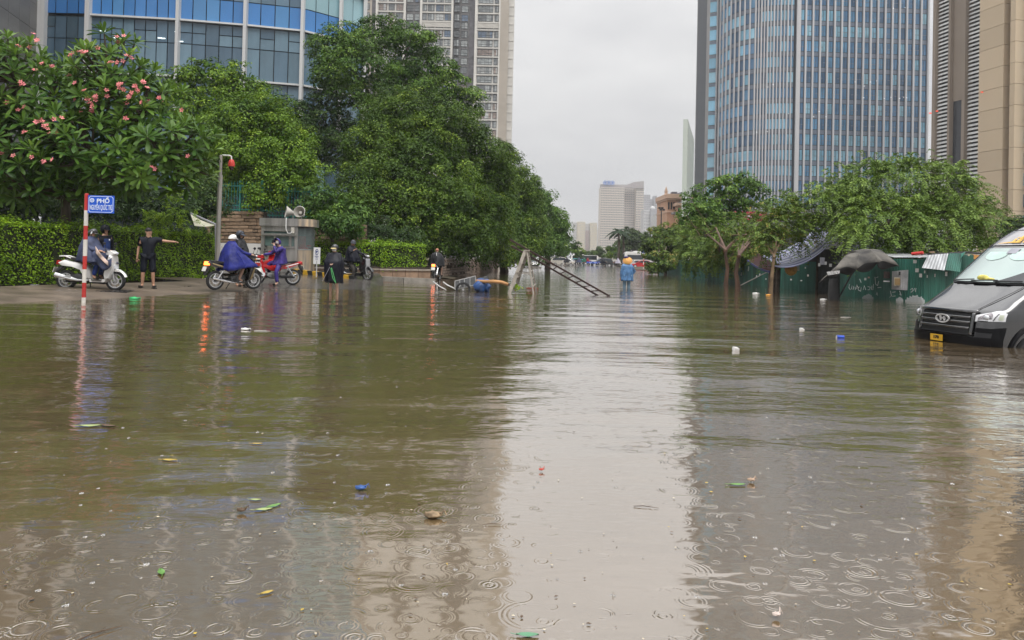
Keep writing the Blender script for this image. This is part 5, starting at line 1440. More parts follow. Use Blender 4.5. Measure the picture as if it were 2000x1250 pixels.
def parasol():
    """big sagging dark umbrella leaning over the fence"""
    b = G(1622, 582); t = empty('market_umbrella', (b.x + .6, b.y - .3, 0), label='large faded black market umbrella sagging in front of the green shack', cat='umbrella'); o = t.location.copy()
    M_U = mat('faded_black_canvas', (.042, .039, .036), .8, var=.45, scale=1.6, bump=.02, bscale=6, col2=(.10, .092, .08)); M_UD = mat('black_canvas', (.008, .008, .009), .9)
    top = A(1683, 499, 26.3) - o
    # rim points under the rib tips, measured round the canopy from the left: (px, py, depth)
    rim = [(1600, 553, 25.9), (1628, 535, 25.0), (1672, 531, 24.7), (1716, 517, 24.8), (1756, 524, 25.6), (1742, 512, 27.2), (1690, 510, 27.8), (1635, 520, 27.4)]
    rp = [A(*q) - o for q in rim]; n = len(rp); low = [.10, .30, .34, .32, .25, .05, .05, .05]
    def cf(a, r):
        k = a * n; i = int(k) % n; f = k - int(k); e = rp[i].lerp(rp[(i + 1) % n], f); s_ = math.sin(PI * f)
        mid = rp[i].lerp(rp[(i + 1) % n], .5); e = e + (top - mid) * (.13 * s_)      # cloth edge pulled in between the ribs
        e.z += .05 * s_
        p = top.lerp(e, r); p.z += .34 * math.sin(PI * min(1, r * .92)) * (1 - .25 * s_ * r) * (0.5 if i in (0, 7) else 1)
        p.z += .012 * math.sin(23 * r + 9 * f) * r
        return p
    mb = MB(); mb.grid(lambda a, r: cf(min(a, .99999), r * .99 + .01), 80, 10); mb.build('canopy', M_U, t).modifiers.new('thick', 'SOLIDIFY').thickness = .008
    mb = MB(); mb.grid(lambda a, r: cf(min(a, .99999), r * .97 + .01) - Vector((0, 0, .03)), 80, 8); mb.build('dark_underside', M_UD, t)  # shade inside the canopy put in as a separate black sheet
    def vf(a, r):
        k = min(a, .99999) * n; i = int(k); f = k - i; p = cf(min(a, .99999), 1.0); h = (low[i] * (1 - f) + low[(i + 1) % n] * f) * (.22 + .78 * math.sin(PI * f))
        return p + Vector((.02 * math.sin(25 * a), .03 * math.sin(31 * a), -h * r)) + (top - p) * .12 * r
    mb = MB(); mb.grid(vf, 80, 3); mb.build('valance', M_UD, t).modifiers.new('thick', 'SOLIDIFY').thickness = .006
    for k in range(n): MB().tube([cf(min(k / n + 1e-4, .9999), r) - Vector((0, 0, .02)) for r in (.03, .35, .7, 1.0)], .013, 5).build('rib', M_IRON, t)
    pr = [A(px, py, 24.95) - o for px, py in ((1614, 531), (1640, 528), (1640, 534), (1618, 538))]
    MB().add([pr[0], pr[1], pr[2], pr[3]], [(0, 1, 2, 3)]).build('printed_hem', mat('pale_hem_print', (.42, .42, .42), .7, var=.5, scale=14), t, smooth=0)
    foot = G(1628, 584) - o; foot.z = -.3
    MB().tube([foot, top], .03, 8).build('pole', M_IRON, t)
    MB().lathe([(.16, 0), (.2, .1), (.17, .9), (.14, 1.0)], tuple(foot + Vector((.0, 0, .0))), n=12).build('base_drum', mat('dark_drum', (.03, .03, .03), .6), t)
parasol()

def shack():
    P = [G(1640, 577), G(1700, 583), G(1745, 587), G(1806, 590.5), G(1880, 590), G(1960, 588)]
    t = empty('green_shack', P[0], label='low green corrugated shack with patched sheets beside the van', cat='shack'); o = t.location.copy(); I = Matrix.Translation(-o)
    corr_run(t, P, -.5, [1.2, 1.35, 1.45, 1.52, 1.62, 1.6], M_GREENSH, 4, .95)
    Y = lambda px: poly_Y(P, px)
    def sheet(nm, m, quad, lift):
        q = [A(px, py, Y(px) - l) - o for (px, py), l in zip(quad, lift)]; nn = 28
        mb = MB(); mb.grid(lambda u, v: q[0].lerp(q[1], u).lerp(q[3].lerp(q[2], u), v) + Vector((0, -.012 * (1 if int(u * nn) % 4 < 2 else -1), 0)), nn, 2); return mb.build(nm, m, t, smooth=0, fix=False)
    sheet('zinc_flap', M_GREYSH, [(1812, 498), (1852, 495), (1844, 528), (1800, 523)], (.1, .1, .55, .55))
    sheet('green_flap', M_GREENSH, [(1853, 495), (1880, 494), (1874, 531), (1845, 527)], (.12, .12, .5, .5))
    sheet('green_flap', mat('teal_sheet', (.035, .17, .125), .4, var=.2), [(1877, 495), (1886, 492), (1878, 502), (1876, 505)], (.2, .2, .4, .4))
    sheet('zinc_patch', mat('whitewashed_zinc', (.50, .50, .51), .5, var=.3, scale=3), [(1742, 530), (1774, 527), (1772, 567), (1741, 565)], (.06,) * 4)
    sheet('roof_edge_sheet', M_GREYSH, [(1786, 499), (1812, 497), (1800, 502), (1795, 504)], (.1, .2, .5, .5))
    MB().tube([A(1781, 496, Y(1781) - .1) - o, A(1803, 493.5, Y(1803) - .1) - o], .055, 8).build('red_roll', M_REDPL, t)
    MB().tube([A(1800, 497, Y(1800)) - o, A(1850, 495, Y(1850)) - o, A(1888, 492.5, Y(1888)) - o, A(1930, 496, Y(1930)) - o], .035, 6).build('roof_bar', M_IRON, t)
    MB().box(tuple(A(1820, 492.5, Y(1820)) - o), (.14, .1, .05)).build('brick', M_TAN, t, smooth=0)
    # roof sheets behind
    a, b = P[2] + Vector((0, 0, 1.5)), P[5] + Vector((0, 0, 1.6))
    MB().add([a - o, b - o, b - o + Vector((1, 4, .25)), a - o + Vector((1, 4, .25))], [(0, 1, 2, 3)]).build('roof', M_GREYSH, t, smooth=0)
    a, b = P[0] + Vector((.2, .5, 1.2)), P[2] + Vector((0, .4, 1.4))
    MB().add([a - o, b - o, b - o + Vector((1, 4, .25)), a - o + Vector((1, 4, .25))], [(0, 1, 2, 3)]).build('roof', mat('dark_tin', (.045, .05, .05), .6), t, smooth=0)
    # posters
    mbz = mat('bronze_print', (.30, .2, .09), .6, var=.5, scale=14); 
    for px, py, w, h, m in ((1733, 537, 14, 13, mat('dark_picture', (.05, .035, .03), .5, var=.6, scale=9)), (1753, 550, 14, 16, mat('cream_frame', (.45, .4, .3), .6)), (1733, 549.5, 15, 2.5, M_WHSIGN), (1787, 511, 6, 6, M_PLASTER), (1791, 528, 6, 7, M_PLASTER), (1798, 538, 5, 7, M_PLASTER), (1848, 535, 4, 8, M_WHSIGN), (1690, 545, 4, 5, M_PLASTER), (1697, 542, 4, 3, mat('pinkish', (.4, .25, .22), .6)), (1826, 538, 2, 6, M_PLASTER), (1806, 531, 2, 5, M_PLASTER), (1811, 540, 1.5, 5, M_PLASTER), (1757, 534, 3, 7, M_BLK), (1892, 498, 4, 4, mat('cream_frame', (.45, .4, .3), .6))):
        c = A(px, py, Y(px) - .09); piece('poster', m, t, I @ Matrix.Translation(c) @ Matrix.Rotation(.02, 4, 'Y'), (S(w, 27), .015, S(h, 27)))
    c = A(1753, 550, Y(1753) - .11); piece('poster_picture', mbz, t, I @ Matrix.Translation(c), (S(10, 27), .012, S(12, 27)))
    c = A(1905, 502, Y(1905) - .1); piece('orange_poster', mat('orange_print', (.6, .28, .08), .6, var=.4, scale=8), t, I @ Matrix.Translation(c) @ Matrix.Rotation(.1, 4, 'Y'), (S(15, 26.5), .015, S(9, 26.5)))
    # white-wash at the foot and scrawled chalk writing
    mw = mat('whitewash_stain', (.5, .52, .52), .7, var=.3, scale=8); rng = random.Random(12)
    for (x0, x1, yb, yt) in ((1684, 1706, 584, 571), (1768, 1806, 589, 574), (1750, 1764, 588, 577)):
        n = 14
        for k in range(n):
            u = (k + .5) / n; px = x0 + (x1 - x0) * u; hh = (yb - yt) * (math.sin(PI * (.12 + .76 * u)) * .8 + .2 * rng.random())
            c = A(px, yb + 2 - hh / 2, Y(px) - .055); piece('whitewash_streak', mw, t, I @ Matrix.Translation(c), (S((x1 - x0) / n * .8, 27), .008, S(hh, 27)))
    def stroke(pts, r=.008):
        MB().tube([A(px, py, Y(px) - .06) - o for px, py in pts], r, 4).build('chalk_stroke', M_WHSIGN, t)
    stroke([(1659, 555), (1658, 562), (1661, 566)]); stroke([(1664, 558), (1663, 564), (1667, 565), (1667, 559)]); stroke([(1670, 560), (1671, 566)]); stroke([(1674, 556), (1673, 564), (1677, 562), (1674, 559)])
    stroke([(1678, 560), (1676, 566), (1681, 569), (1682, 561)]); stroke([(1679, 545), (1682, 552)]); stroke([(1686, 566), (1688, 558), (1691, 566)]); stroke([(1695, 560), (1700, 561), (1698, 566), (1695, 566)]); stroke([(1703, 558), (1702, 566), (1705, 566), (1706, 555)])
    stroke([(1709, 541), (1710, 555), (1714, 558), (1716, 549)]); stroke([(1714, 562), (1721, 561)]); stroke([(1712, 542), (1715, 541)]); stroke([(1739, 568), (1741, 578), (1737, 581)]); stroke([(1743, 571), (1749, 570)]); stroke([(1743, 579), (1749, 578)])
    stroke([(1757, 568), (1760, 577), (1756, 574)]); stroke([(1778, 566), (1782, 563), (1784, 567), (1779, 571)]); stroke([(1786, 563), (1788, 570), (1789, 563)]); stroke([(1711, 576), (1713, 571), (1714, 577)])
shack()

# floodlight mast and roundabout sign -------------------------------------------------------
def mast():
    Y = 130.0; b = A(1290, 505, Y); b.z = 0; t = empty('floodlight_mast', b, label='thin floodlight mast in front of the peach villa', cat='mast'); zt = A(1290, 412, Y).z
    MB().tube([(0, 0, -.5), (0, 0, zt)], [.14, .09], 8).build('pole', M_IRON, t)
    for k in range(4): MB().box((-.35 + .24 * k, 0, zt + (.2 if k % 2 else .5)), (.4, .3, .3)).build('floodlight', M_IRON, t, smooth=0)
mast()
def roundabout_sign():
    b = G(1256.5, 527); Y = b.y; s = Y / F_PX; t = empty('roundabout_sign', b, label='round blue roundabout sign on a striped post far down the road', cat='sign')
    h = (527 - 496) * s; n = 6
    for i in range(n): MB().lathe([(.055, h * i / n), (.055, h * (i + 1) / n)], n=8).build('pole_band', M_RED if i % 2 else M_WH, t)
    zc = (527 - 489) * s; r = 5.6 * s
    d = MB().lathe([(r, -.02), (r, .02)], (0, 0, zc), axis='Y', n=24).build('disc', M_SBLUE, t)
    for k in range(3):
        a0 = R(90 + 120 * k - 42); mb = MB(); pts = []
        for j in range(7):
            a = a0 + R(84) * j / 6; pts.append((a,))
        ring = lambda rr: [(rr * math.cos(a0 + R(70) * j / 6), -.03, zc + rr * math.sin(a0 + R(70) * j / 6)) for j in range(7)]
        mb.rings([ring(r * .52), ring(r * .74)], closed=False, caps=False)
        a = a0 + R(78); mb.add([(r * .42 * math.cos(a - .1), -.03, zc + r * .42 * math.sin(a - .1)), (r * .84 * math.cos(a - .1), -.03, zc + r * .84 * math.sin(a - .1)), (r * .63 * math.cos(a + .32), -.03, zc + r * .63 * math.sin(a + .32))], [(0, 1, 2)])
        mb.build('arrow', M_WHSIGN, d, smooth=0, fix=False)
roundabout_sign()

# ------------------------------------------------------------------ cart, A-frame ladder, long ladder, log
M_CART = mat('grey_tin', (.12, .125, .13), .5, metal=.2, var=.2, scale=4); M_CARTF = mat('cart_frame', (.45, .45, .45), .5, metal=.4, var=.2)
M_TYRE = mat('rubber', (.016, .016, .017), .7, var=.2)
def cart():
    Y = 26.6; c = A(922, 567, Y); t = empty('hand_cart', (c.x, Y, 0), label='grey tin hand cart half sunk in the water with tilted box', cat='cart'); o = t.location.copy()
    P = lambda px, py, dy=0.0: A(px, py, Y + dy) - o
    def panel(nm, quad): 
        q = [Vector(x) for x in quad]; n = (q[1] - q[0]).cross(q[3] - q[0]).normalized() * .025
        ob = MB().rings([[x for x in q], [x + n for x in q]]).build(nm, M_CART, t, smooth=0); return ob
    f = panel('side_panel', [P(888, 566), P(929, 556), P(929, 539), P(888, 549)]); b = panel('side_panel', [P(912, 560, 1.0), P(953, 553, 1.0), P(953, 539, 1.0), P(912, 548, 1.0)])
    panel('front_board', [P(888, 566), P(912, 560, 1.0), P(912, 548, 1.0), P(888, 549)])
    MB().add([P(888, 564), P(929, 555), P(953, 552, 1.0), P(912, 559, 1.0)], [(0, 1, 2, 3)]).build('bed', M_CART, t, smooth=0)
    for px in (888.5, 898, 907, 918, 928.5):
        k = (px - 888) / 41; MB().bar(P(px, 566 - 10 * k, -.03), P(px, 549 - 10 * k, -.03), .022).build('stile', M_CARTF, f)
    for y0, y1 in ((549, 539), (565.5, 556)): MB().bar(P(888, y0, -.035), P(929, y1, -.035), .028).build('top_rail', M_CARTF, f)
    w = empty_wheel = MB().lathe([(.185, -.04), (.24, -.035), (.26, 0), (.24, .035), (.185, .04), (.18, 0)], tuple(P(904.5, 565.5, -.12)), axis='Y', n=24, caps=False).build('wheel', M_TYRE, t)
    mb = MB(); cc = P(904.5, 565.5, -.12); mb.lathe([(.185, -.02), (.2, -.02), (.2, .02), (.185, .02)], tuple(cc), axis='Y', n=24, caps=False); mb.lathe([(.035, -.05), (.035, .05)], tuple(cc), axis='Y', n=10)
    for k in range(12): a = k * PI / 6; mb.bar(cc, cc + Vector((.19 * math.cos(a), 0, .19 * math.sin(a))), .008)
    mb.build('rim', M_CARTF, w)
    MB().tube([P(900, 557, -.17), P(897, 561, -.17)] , .02, 6).build('mudguard_stay', M_CARTF, t)
    MB().tube([P(889, 564), P(874, 557, .4), P(866, 551, 1.2)], .025, 8).build('shaft', mat('pale_shaft', (.5, .5, .48), .5), t)
    MB().tube([P(871, 566, .3), P(858, 559, .8), P(846, 550, 1.5)], .022, 8).build('shaft', mat('pale_shaft', (.5, .5, .48), .5), t)
cart()
def tarp_bundle():
    Y = 26.3; c = A(943, 566, Y); t = empty('blue_tarp_bundle', (c.x, Y, 0), label='crumpled blue plastic bundle at the back of the hand cart', cat='bundle'); o = t.location.copy(); m = mat('blue_plastic', (.02, .065, .2), .35, var=.35, scale=5, bump=.03, bscale=9)
    for (px, py, rx, rz, dy) in ((938, 560, .24, .20, .0), (950, 562, .15, .17, .1), (942, 550, .24, .10, .2)):
        p = A(px, py, Y + dy) - o; mb = MB(); mb.ball(p, (rx, .18, rz), 14, 9)
        ob = mb.build('bag', m, t); 
        for v in ob.data.vertices: v.co += Vector((math.sin(v.co.z * 31 + v.co.x * 9), math.sin(v.co.x * 27), math.sin(v.co.x * 22 + v.co.y * 19))) * .03
tarp_bundle()
def log():
    Y = 26.1; t = empty('bare_log', A(960, 550, Y), label='peeled orange brown log sticking out of the cart', cat='log'); o = t.location.copy()
    pts = [(930, 548.5, .3), (948, 550, .1), (965, 549.5, 0), (980, 551.5, -.1), (993, 556, -.2)]
    MB().tube([A(px, py, Y + dy) - o for px, py, dy in pts], [.045, .055, .06, .058, .06], 10).build('trunk', mat('peeled_wood', (.42, .22, .09), .7, var=.3, scale=5, stretch=(.3, 1, 1)), t)
    MB().tube([A(993, 556, Y - .2) - o, A(1004, 558, Y - .3) - o], [.02, .01], 5).build('twig', M_BARK, t)
    rng = np.random.default_rng(3); c = np.array(A(1009, 561, Y - .3) - o); k = 40; C = c + rng.normal(size=(k, 3)) * np.array([.06, .05, .05])
    link('leaf_sprig', leaves_mesh('leaf_sprig', C, nrm(rng.normal(size=(k, 3)) + np.array([0, -.5, .8])), rng.normal(size=(k, 3)), np.full(k, .09), np.full(k, .05), rng.random(k) * .5 + .5, LM_HEDGE), t)
log()
M_WOODG = mat('grey_weathered_wood', (.30, .27, .23), .75, var=.25, scale=3, stretch=(4, 4, .4), bump=.006)
M_DARKW = mat('dark_red_wood', (.035, .016, .013), .6, var=.3)
def aframe():
    Y = 25.6; t = empty('step_ladder', G(1020, 571), label='grey wooden A-frame step ladder standing in the water', cat='ladder'); o = t.location.copy()
    P = lambda px, py, dy: A(px, py, Y + dy) - o
    for a, b, nm in (((993, 571, 0), (1026, 489, .35), 'leg'), ((1005, 563, .9), (1030, 490, .55), 'leg')): MB().bar(P(*a) + Vector((0, 0, -.12)), P(*b), .11, .05, up=(0, -1, .3)).build(nm, M_WOODG, t, smooth=0)
    for a, b in (((1043, 572, 0), (1029, 490, .35)), ((1048, 565, .9), (1032, 490, .55))): MB().bar(P(*a) + Vector((0, 0, -.12)), P(*b), .055, .05, up=(0, -1, .3)).build('rear_leg', M_WOODG, t, smooth=0)
    MB().box(tuple(P(1029, 489.5, .45)), (.16, .32, .05), rz=.1).build('top_cap', M_WOODG, t, smooth=0)
    for (pa, pb) in (((1008.5, 532, .13), (1037, 536, .13)), ((1016, 530, .7), (1041, 534, .7))): MB().bar(P(*pa), P(*pb), .03).build('spreader', M_WOODG, t, smooth=0)
    for k in range(5):
        u = .14 + .18 * k; a = P(993, 571, 0).lerp(P(1026, 489, .35), u); b = P(1005, 563, .9).lerp(P(1030, 490, .55), u); MB().bar(a, b, .09, .025).build('tread', M_WOODG, t, smooth=0)
        a = P(1043, 572, 0).lerp(P(1029, 490, .35), u); b = P(1048, 565, .9).lerp(P(1032, 490, .55), u); MB().bar(a, b, .03, .03).build('rear_rung', M_WOODG, t, smooth=0)
aframe()
def long_ladder():
    Y = 25.4; t = empty('long_ladder', G(1175, 573), label='long dark wooden ladder propped across the step ladder', cat='ladder'); o = t.location.copy()
    P = lambda px, py, dy: A(px, py, Y + dy) - o
    a0, a1 = P(1181, 573, 0), P(996, 468, 1.2); b0, b1 = P(1161, 573.5, .42), P(999, 480, 1.55)
    MB().bar(a0 + (a0 - a1).normalized() * .2, a1, .045, .06).build('rail', M_DARKW, t, smooth=0); MB().bar(b0 + (b0 - b1).normalized() * .2, b1, .045, .06).build('rail', M_DARKW, t, smooth=0)
    for k in range(11):
        u = .05 + .088 * k; MB().tube([a0.lerp(a1, u), b0.lerp(b1, u)], .018, 6).build('rung', M_DARKW, t)
long_ladder()
t = empty('red_board', A(1040, 538, 29.2), label='flat red brown board floating behind the step ladder', cat='board'); t.location.z = 0.02
MB().box((0, 0, .02), (.42, .5, .045), rz=.1).build('plank', mat('red_brown_board', (.22, .06, .035), .6, var=.2), t, smooth=0)
MB().box((0, -.2, .055), (.36, .05, .03), rz=.1).build('batten', mat('red_brown_board', (.22, .06, .035), .6), t, smooth=0)
# ------------------------------------------------------------------ motorbikes
M_CHROME = mat('chrome', (.62, .62, .62), .22, metal=.95, var=.1); M_ALU = mat('cast_alloy', (.50, .50, .50), .4, metal=.6, var=.1); M_BLACKP = mat('black_plastic', (.018, .018, .02), .45, var=.2)
M_SEAT = mat('seat_vinyl', (.025, .023, .022), .5, var=.2); M_TAILOFF = mat('tail_lens', (.30, .015, .01), .25); M_TAILON = mat('lit_tail_lens', (.8, .03, .01), .3, emit=(1, .06, .02), estr=2.5)
M_BRAKEON = mat('lit_brake_lens', (.9, .1, .02), .3, emit=(1, .16, .03), estr=5.0)
M_LENS = mat('clear_lens', (.6, .62, .65), .1, spec=.8); M_PLATE = mat('number_plate', (.66, .66, .62), .5, var=.08); M_ORANGE = mat('amber_lens', (.6, .22, .02), .3)
M_WHPAINT = mat('white_paint', (.74, .73, .71), .22, var=.05, coat=.6); M_REDPAINT = mat('red_paint', (.50, .015, .02), .2, var=.08, coat=.7); M_BLKPAINT = mat('black_paint', (.012, .012, .014), .2, coat=.7)
M_SILV = mat('silver_paint', (.52, .53, .55), .25, metal=.4, coat=.5)

def bike_wheel(t, x, r, tyre_w, style, name='wheel', wide=1.0):
    k = tyre_w
    w = MB().lathe([(r - .075, -k * .45), (r - .03, -k * .5), (r - .008, -k * .3), (r, 0), (r - .008, k * .3), (r - .03, k * .5), (r - .075, k * .45)], (x, 0, r), axis='Y', n=26, caps=False).build(name, M_TYRE, t)
    mb = MB(); ri = r - .072
    mb.lathe([(ri - .025, -k * .38), (ri + .004, -k * .42), (ri + .004, k * .42), (ri - .025, k * .38)], (x, 0, r), axis='Y', n=26, caps=False)
    mb.lathe([(.045, -k * .55), (.045, k * .55)], (x, 0, r), axis='Y', n=12)
    if style == 'scooter':
        for j in range(6):
            a = j * PI / 3 + .2; p = [(x + q * math.cos(a + s), 0, r + q * math.sin(a + s)) for q, s in ((.03, 0), (ri * .5, .14), (ri, .34))]
            for i in range(2): mb.bar(p[i], p[i + 1], .03, .032, up=(0, 1, 0))
    else:
        for j in range(16):
            a = j * PI / 8; sg = 1 if j % 2 else -1; mb.bar((x + .04 * math.cos(a + .5), sg * k * .4, r + .04 * math.sin(a + .5)), (x + ri * math.cos(a), 0, r + ri * math.sin(a)), .007)
        mb.lathe([(.085, -k * .35), (.085, k * .35)], (x, 0, r), axis='Y', n=16)
    mb.build('rim', M_ALU, w)
    mb = MB().lathe([(.0685 + .04, -k * .52), (.11, -k * .52), (.11, -k * .47), (.07, -k * .47)], (x, 0, r), axis='Y', n=18, caps=False); mb.build('brake_disc', M_CHROME, w)
    return w
def arc_fender(x, r, a0, a1, w, n=9, th=.02):
    rs = []
    for j in range(n):
        a = R(a0 + (a1 - a0) * j / (n - 1)); c, s = math.cos(a), math.sin(a); rr = r + .025
        rs.append([(x + rr * c * .98, -w / 2, r + rr * s * .98), (x + (rr + .02) * c, -w * .3, r + (rr + .02) * s), (x + (rr + .025) * c, 0, r + (rr + .025) * s), (x + (rr + .02) * c, w * .3, r + (rr + .02) * s), (x + rr * c * .98, w / 2, r + rr * s * .98)])
    return rs
def motorbike(label, loc, rz, style='scooter', paint=None, paint2=None, lit=None, plate=True, group=None, name=None, stripe=None, steer=0.0, front=None, lean=0.0, simple=False):
    paint = paint or M_WHPAINT; front = front or paint
    t = empty(name or ('motor_scooter' if style == 'scooter' else 'motorbike'), loc, rz, label, 'scooter' if style == 'scooter' else 'motorbike', group)
    t.rotation_euler = (lean, 0, rz)
    sc = style == 'scooter'; r = .265 if sc else .285; tw = .095 if sc else .07; xf, xr = (.66, -.62) if sc else (.64, -.62)
    bike_wheel(t, xf, r, tw, style); bike_wheel(t, xr, r, tw * 1.1, style)
    S_ = lambda nm, prof, w, m, soft=.86, y=0, par=t, edge=.7: MB().slab(prof, w, y, soft, edge).build(nm, m, par, smooth=50)
    if sc:
        S_('rear_body', [(-.80, .72), (-.64, .80), (-.30, .74), (-.02, .66), (.08, .50), (.10, .34), (-.02, .30), (-.12, .40), (-.20, .54), (-.45, .63), (-.74, .66)], .28, paint)
        S_('seat', [(-.58, .82), (-.2, .75), (.03, .70), (.09, .74), (-.02, .80), (-.25, .83), (-.50, .87), (-.60, .86)], .28, M_SEAT)
        S_('floorboard', [(.04, .22), (.46, .22), (.54, .32), (.42, .31), (.10, .31), (.0, .30)], .34, paint)
        S_('underbody', [(-.3, .22), (.4, .17), (.44, .235), (-.25, .30)], .24, M_BLACKP)
        a = S_('leg_shield', [(.44, .28), (.56, .30), (.66, .60), (.63, .92), (.55, .97), (.50, .72), (.42, .42)], .40, front)
        S_('inner_panel', [(.38, .34), (.44, .32), (.50, .70), (.53, .94), (.47, .92), (.42, .6)], .34, M_BLACKP)
        MB().rings(arc_fender(xf, r, 20, 150, .15), closed=False, caps=False).build('front_fender', front, t)
        S_('fender_nose', [(.56, .52), (.80, .50), (.88, .46), (.78, .56), (.62, .60)], .15, front)
        c = S_('handlebar_cowl', [(.44, .95), (.62, .93), (.68, .99), (.58, 1.07), (.46, 1.06)], .30, front)
        MB().ball((.655, 0, .99), (.05, .09, .05), 10, 6).build('headlight', M_LENS, t)
        S_('front_badge_light', [(.645, .55), (.69, .58), (.68, .68), (.64, .68)], .2, M_LENS)
        for s in (-1, 1):
            MB().tube([(.585, s * .075, .60), (xf, s * .075, r)], .022, 8).build('fork', M_ALU, t)
        rail = MB().tube([(-.45, -.13, .84), (-.62, -.12, .90), (-.78, -.06, .89), (-.80, 0, .89), (-.78, .06, .89), (-.62, .12, .90), (-.45, .13, .84)], .018, 8).build('grab_rail', paint, t)
        hb = (.47, 1.02)
        MB().tube([(0.02, -.15, .27), (-.25, -.17, .27), (-.40, -.18, .30), (-.82, -.18, .40)], [.025, .03, .06, .068], 10).build('exhaust', M_CHROME, t)
        MB().box((-.55, -.225, .345), (.3, .02, .08), rot=Matrix.Rotation(-.24, 3, 'Y')).build('heat_shield', M_ALU, t)
        S_('engine', [(-.62, .2), (-.1, .2), (-.06, .36), (-.3, .46), (-.62, .34)], .16, M_BLACKP)
        S_('rear_fender', [(-.70, .64), (-.80, .62), (-.93, .40), (-.96, .34), (-.93, .33), (-.84, .48), (-.70, .58)], .12, M_BLACKP)
        tl = (-.82, .72); pl = (-.90, .53)
    else:
        S_('leg_shield', [(.36, .30), (.46, .28), (.60, .66), (.60, .86), (.50, .92), (.44, .70), (.38, .46)], .34, paint)
        S_('leg_shield_edge', [(.40, .30), (.47, .29), (.62, .70), (.56, .72)], .37, stripe or paint)
        S_('down_tube', [(.50, .66), (.16, .50), (-.12, .48), (-.30, .60), (-.28, .70), (.0, .60), (.40, .74)], .15, paint)
        S_('seat', [(-.74, .80), (-.2, .74), (.06, .70), (.10, .74), (-.05, .80), (-.3, .82), (-.72, .87), (-.78, .85)], .25, M_SEAT)
        S_('rear_cowl', [(-.12, .70), (-.45, .73), (-.86, .86), (-.92, .80), (-.60, .66), (-.30, .56), (-.12, .56)], .24, paint)
        S_('cowl_stripe', [(-.3, .68), (-.80, .80), (-.82, .775), (-.5, .68), (-.3, .64)], .246, stripe or M_WHPAINT)
        S_('engine', [(-.16, .24), (.20, .24), (.34, .34), (.28, .44), (.02, .46), (-.16, .40)], .2, mat('engine_alloy', (.11, .11, .11), .45, metal=.5, var=.3, scale=12))
        S_('swingarm', [(-.68, .25), (-.1, .27), (-.08, .33), (-.68, .31)], .15, M_BLACKP); S_('chain_case', [(-.66, .27), (-.12, .29), (-.12, .36), (-.66, .35)], .03, M_BLACKP, y=.1)
        MB().rings(arc_fender(xf, r, 35, 160, .13), closed=False, caps=False).build('front_fender', M_BLACKP if paint is not M_WHPAINT else paint, t)
        S_('fender_nose', [(.52, .56), (.78, .56), (.95, .44), (.88, .52), (.72, .63), (.56, .64)], .13, M_BLACKP)
        S_('handlebar_cowl', [(.40, .93), (.58, .92), (.68, .98), (.60, 1.06), (.44, 1.05)], .28, front)
        MB().ball((.665, 0, .985), (.05, .085, .055), 10, 6).build('headlight', M_LENS, t)
        for s in (-1, 1):
            MB().tube([(.545, s * .075, .74), (xf, s * .075, r)], [.028, .022], 8).build('fork', M_ALU, t)
            MB().tube([(-.38, s * .12, .66), (xr, s * .11, r + .02)], .028, 8).build('shock', M_CHROME, t)
            S_('turn_signal', [(.60, .88), (.66, .9), (.6, .95)], .04, M_ORANGE, y=s * .13)
        hb = (.44, 1.01)
        MB().tube([(.2, -.1, .25), (-.1, -.14, .22), (-.3, -.15, .25), (-.80, -.15, .36)], [.02, .022, .04, .045], 10).build('exhaust', M_CHROME, t)
        S_('rear_fender', [(-.80, .80), (-.86, .78), (-.98, .46), (-.95, .44), (-.82, .66)], .14, M_BLACKP)
        MB().tube([(-.1, .25, .30), (-.1, -.25, .30)], .018, 6).build('footpeg', M_BLACKP, t)
        tl = (-.90, .78); pl = (-.95, .62)
    for s in (-1, 1):
        g = MB().tube([(hb[0] + .03, s * .10, hb[1]), (hb[0], s * .2, hb[1] + .02), (hb[0] - .04, s * .36, hb[1] - .01)], [.016, .016, .02], 8).build('handlebar_grip', M_BLACKP, t)
        MB().tube([(hb[0] + .02, s * .22, hb[1] + .02), (hb[0] + .03, s * .28, hb[1] + .20)], .007, 6).build('mirror_stem', M_BLACKP, g)
        MB().ball((hb[0] + .02, s * .31, hb[1] + .23), (.02, .065, .04), 10, 6).build('mirror', M_BLACKP, g)
    tlo = MB().slab([(tl[0] - .05, tl[1] - .05), (tl[0] + .06, tl[1] - .06), (tl[0] + .06, tl[1] + .05), (tl[0] - .03, tl[1] + .06)], .17, 0, .8).build('tail_light', lit or M_TAILOFF, t)
    if plate:
        p = MB().box((pl[0] - .02, 0, pl[1]), (.012, .19, .14), rot=Matrix.Rotation(.35, 3, 'Y')).build('number_plate', M_PLATE, t, smooth=0)
    MB().tube([(-.05, .12, .24), (-.12, .24, .02)], .012, 6).build('side_stand', M_BLACKP, t)
    return t

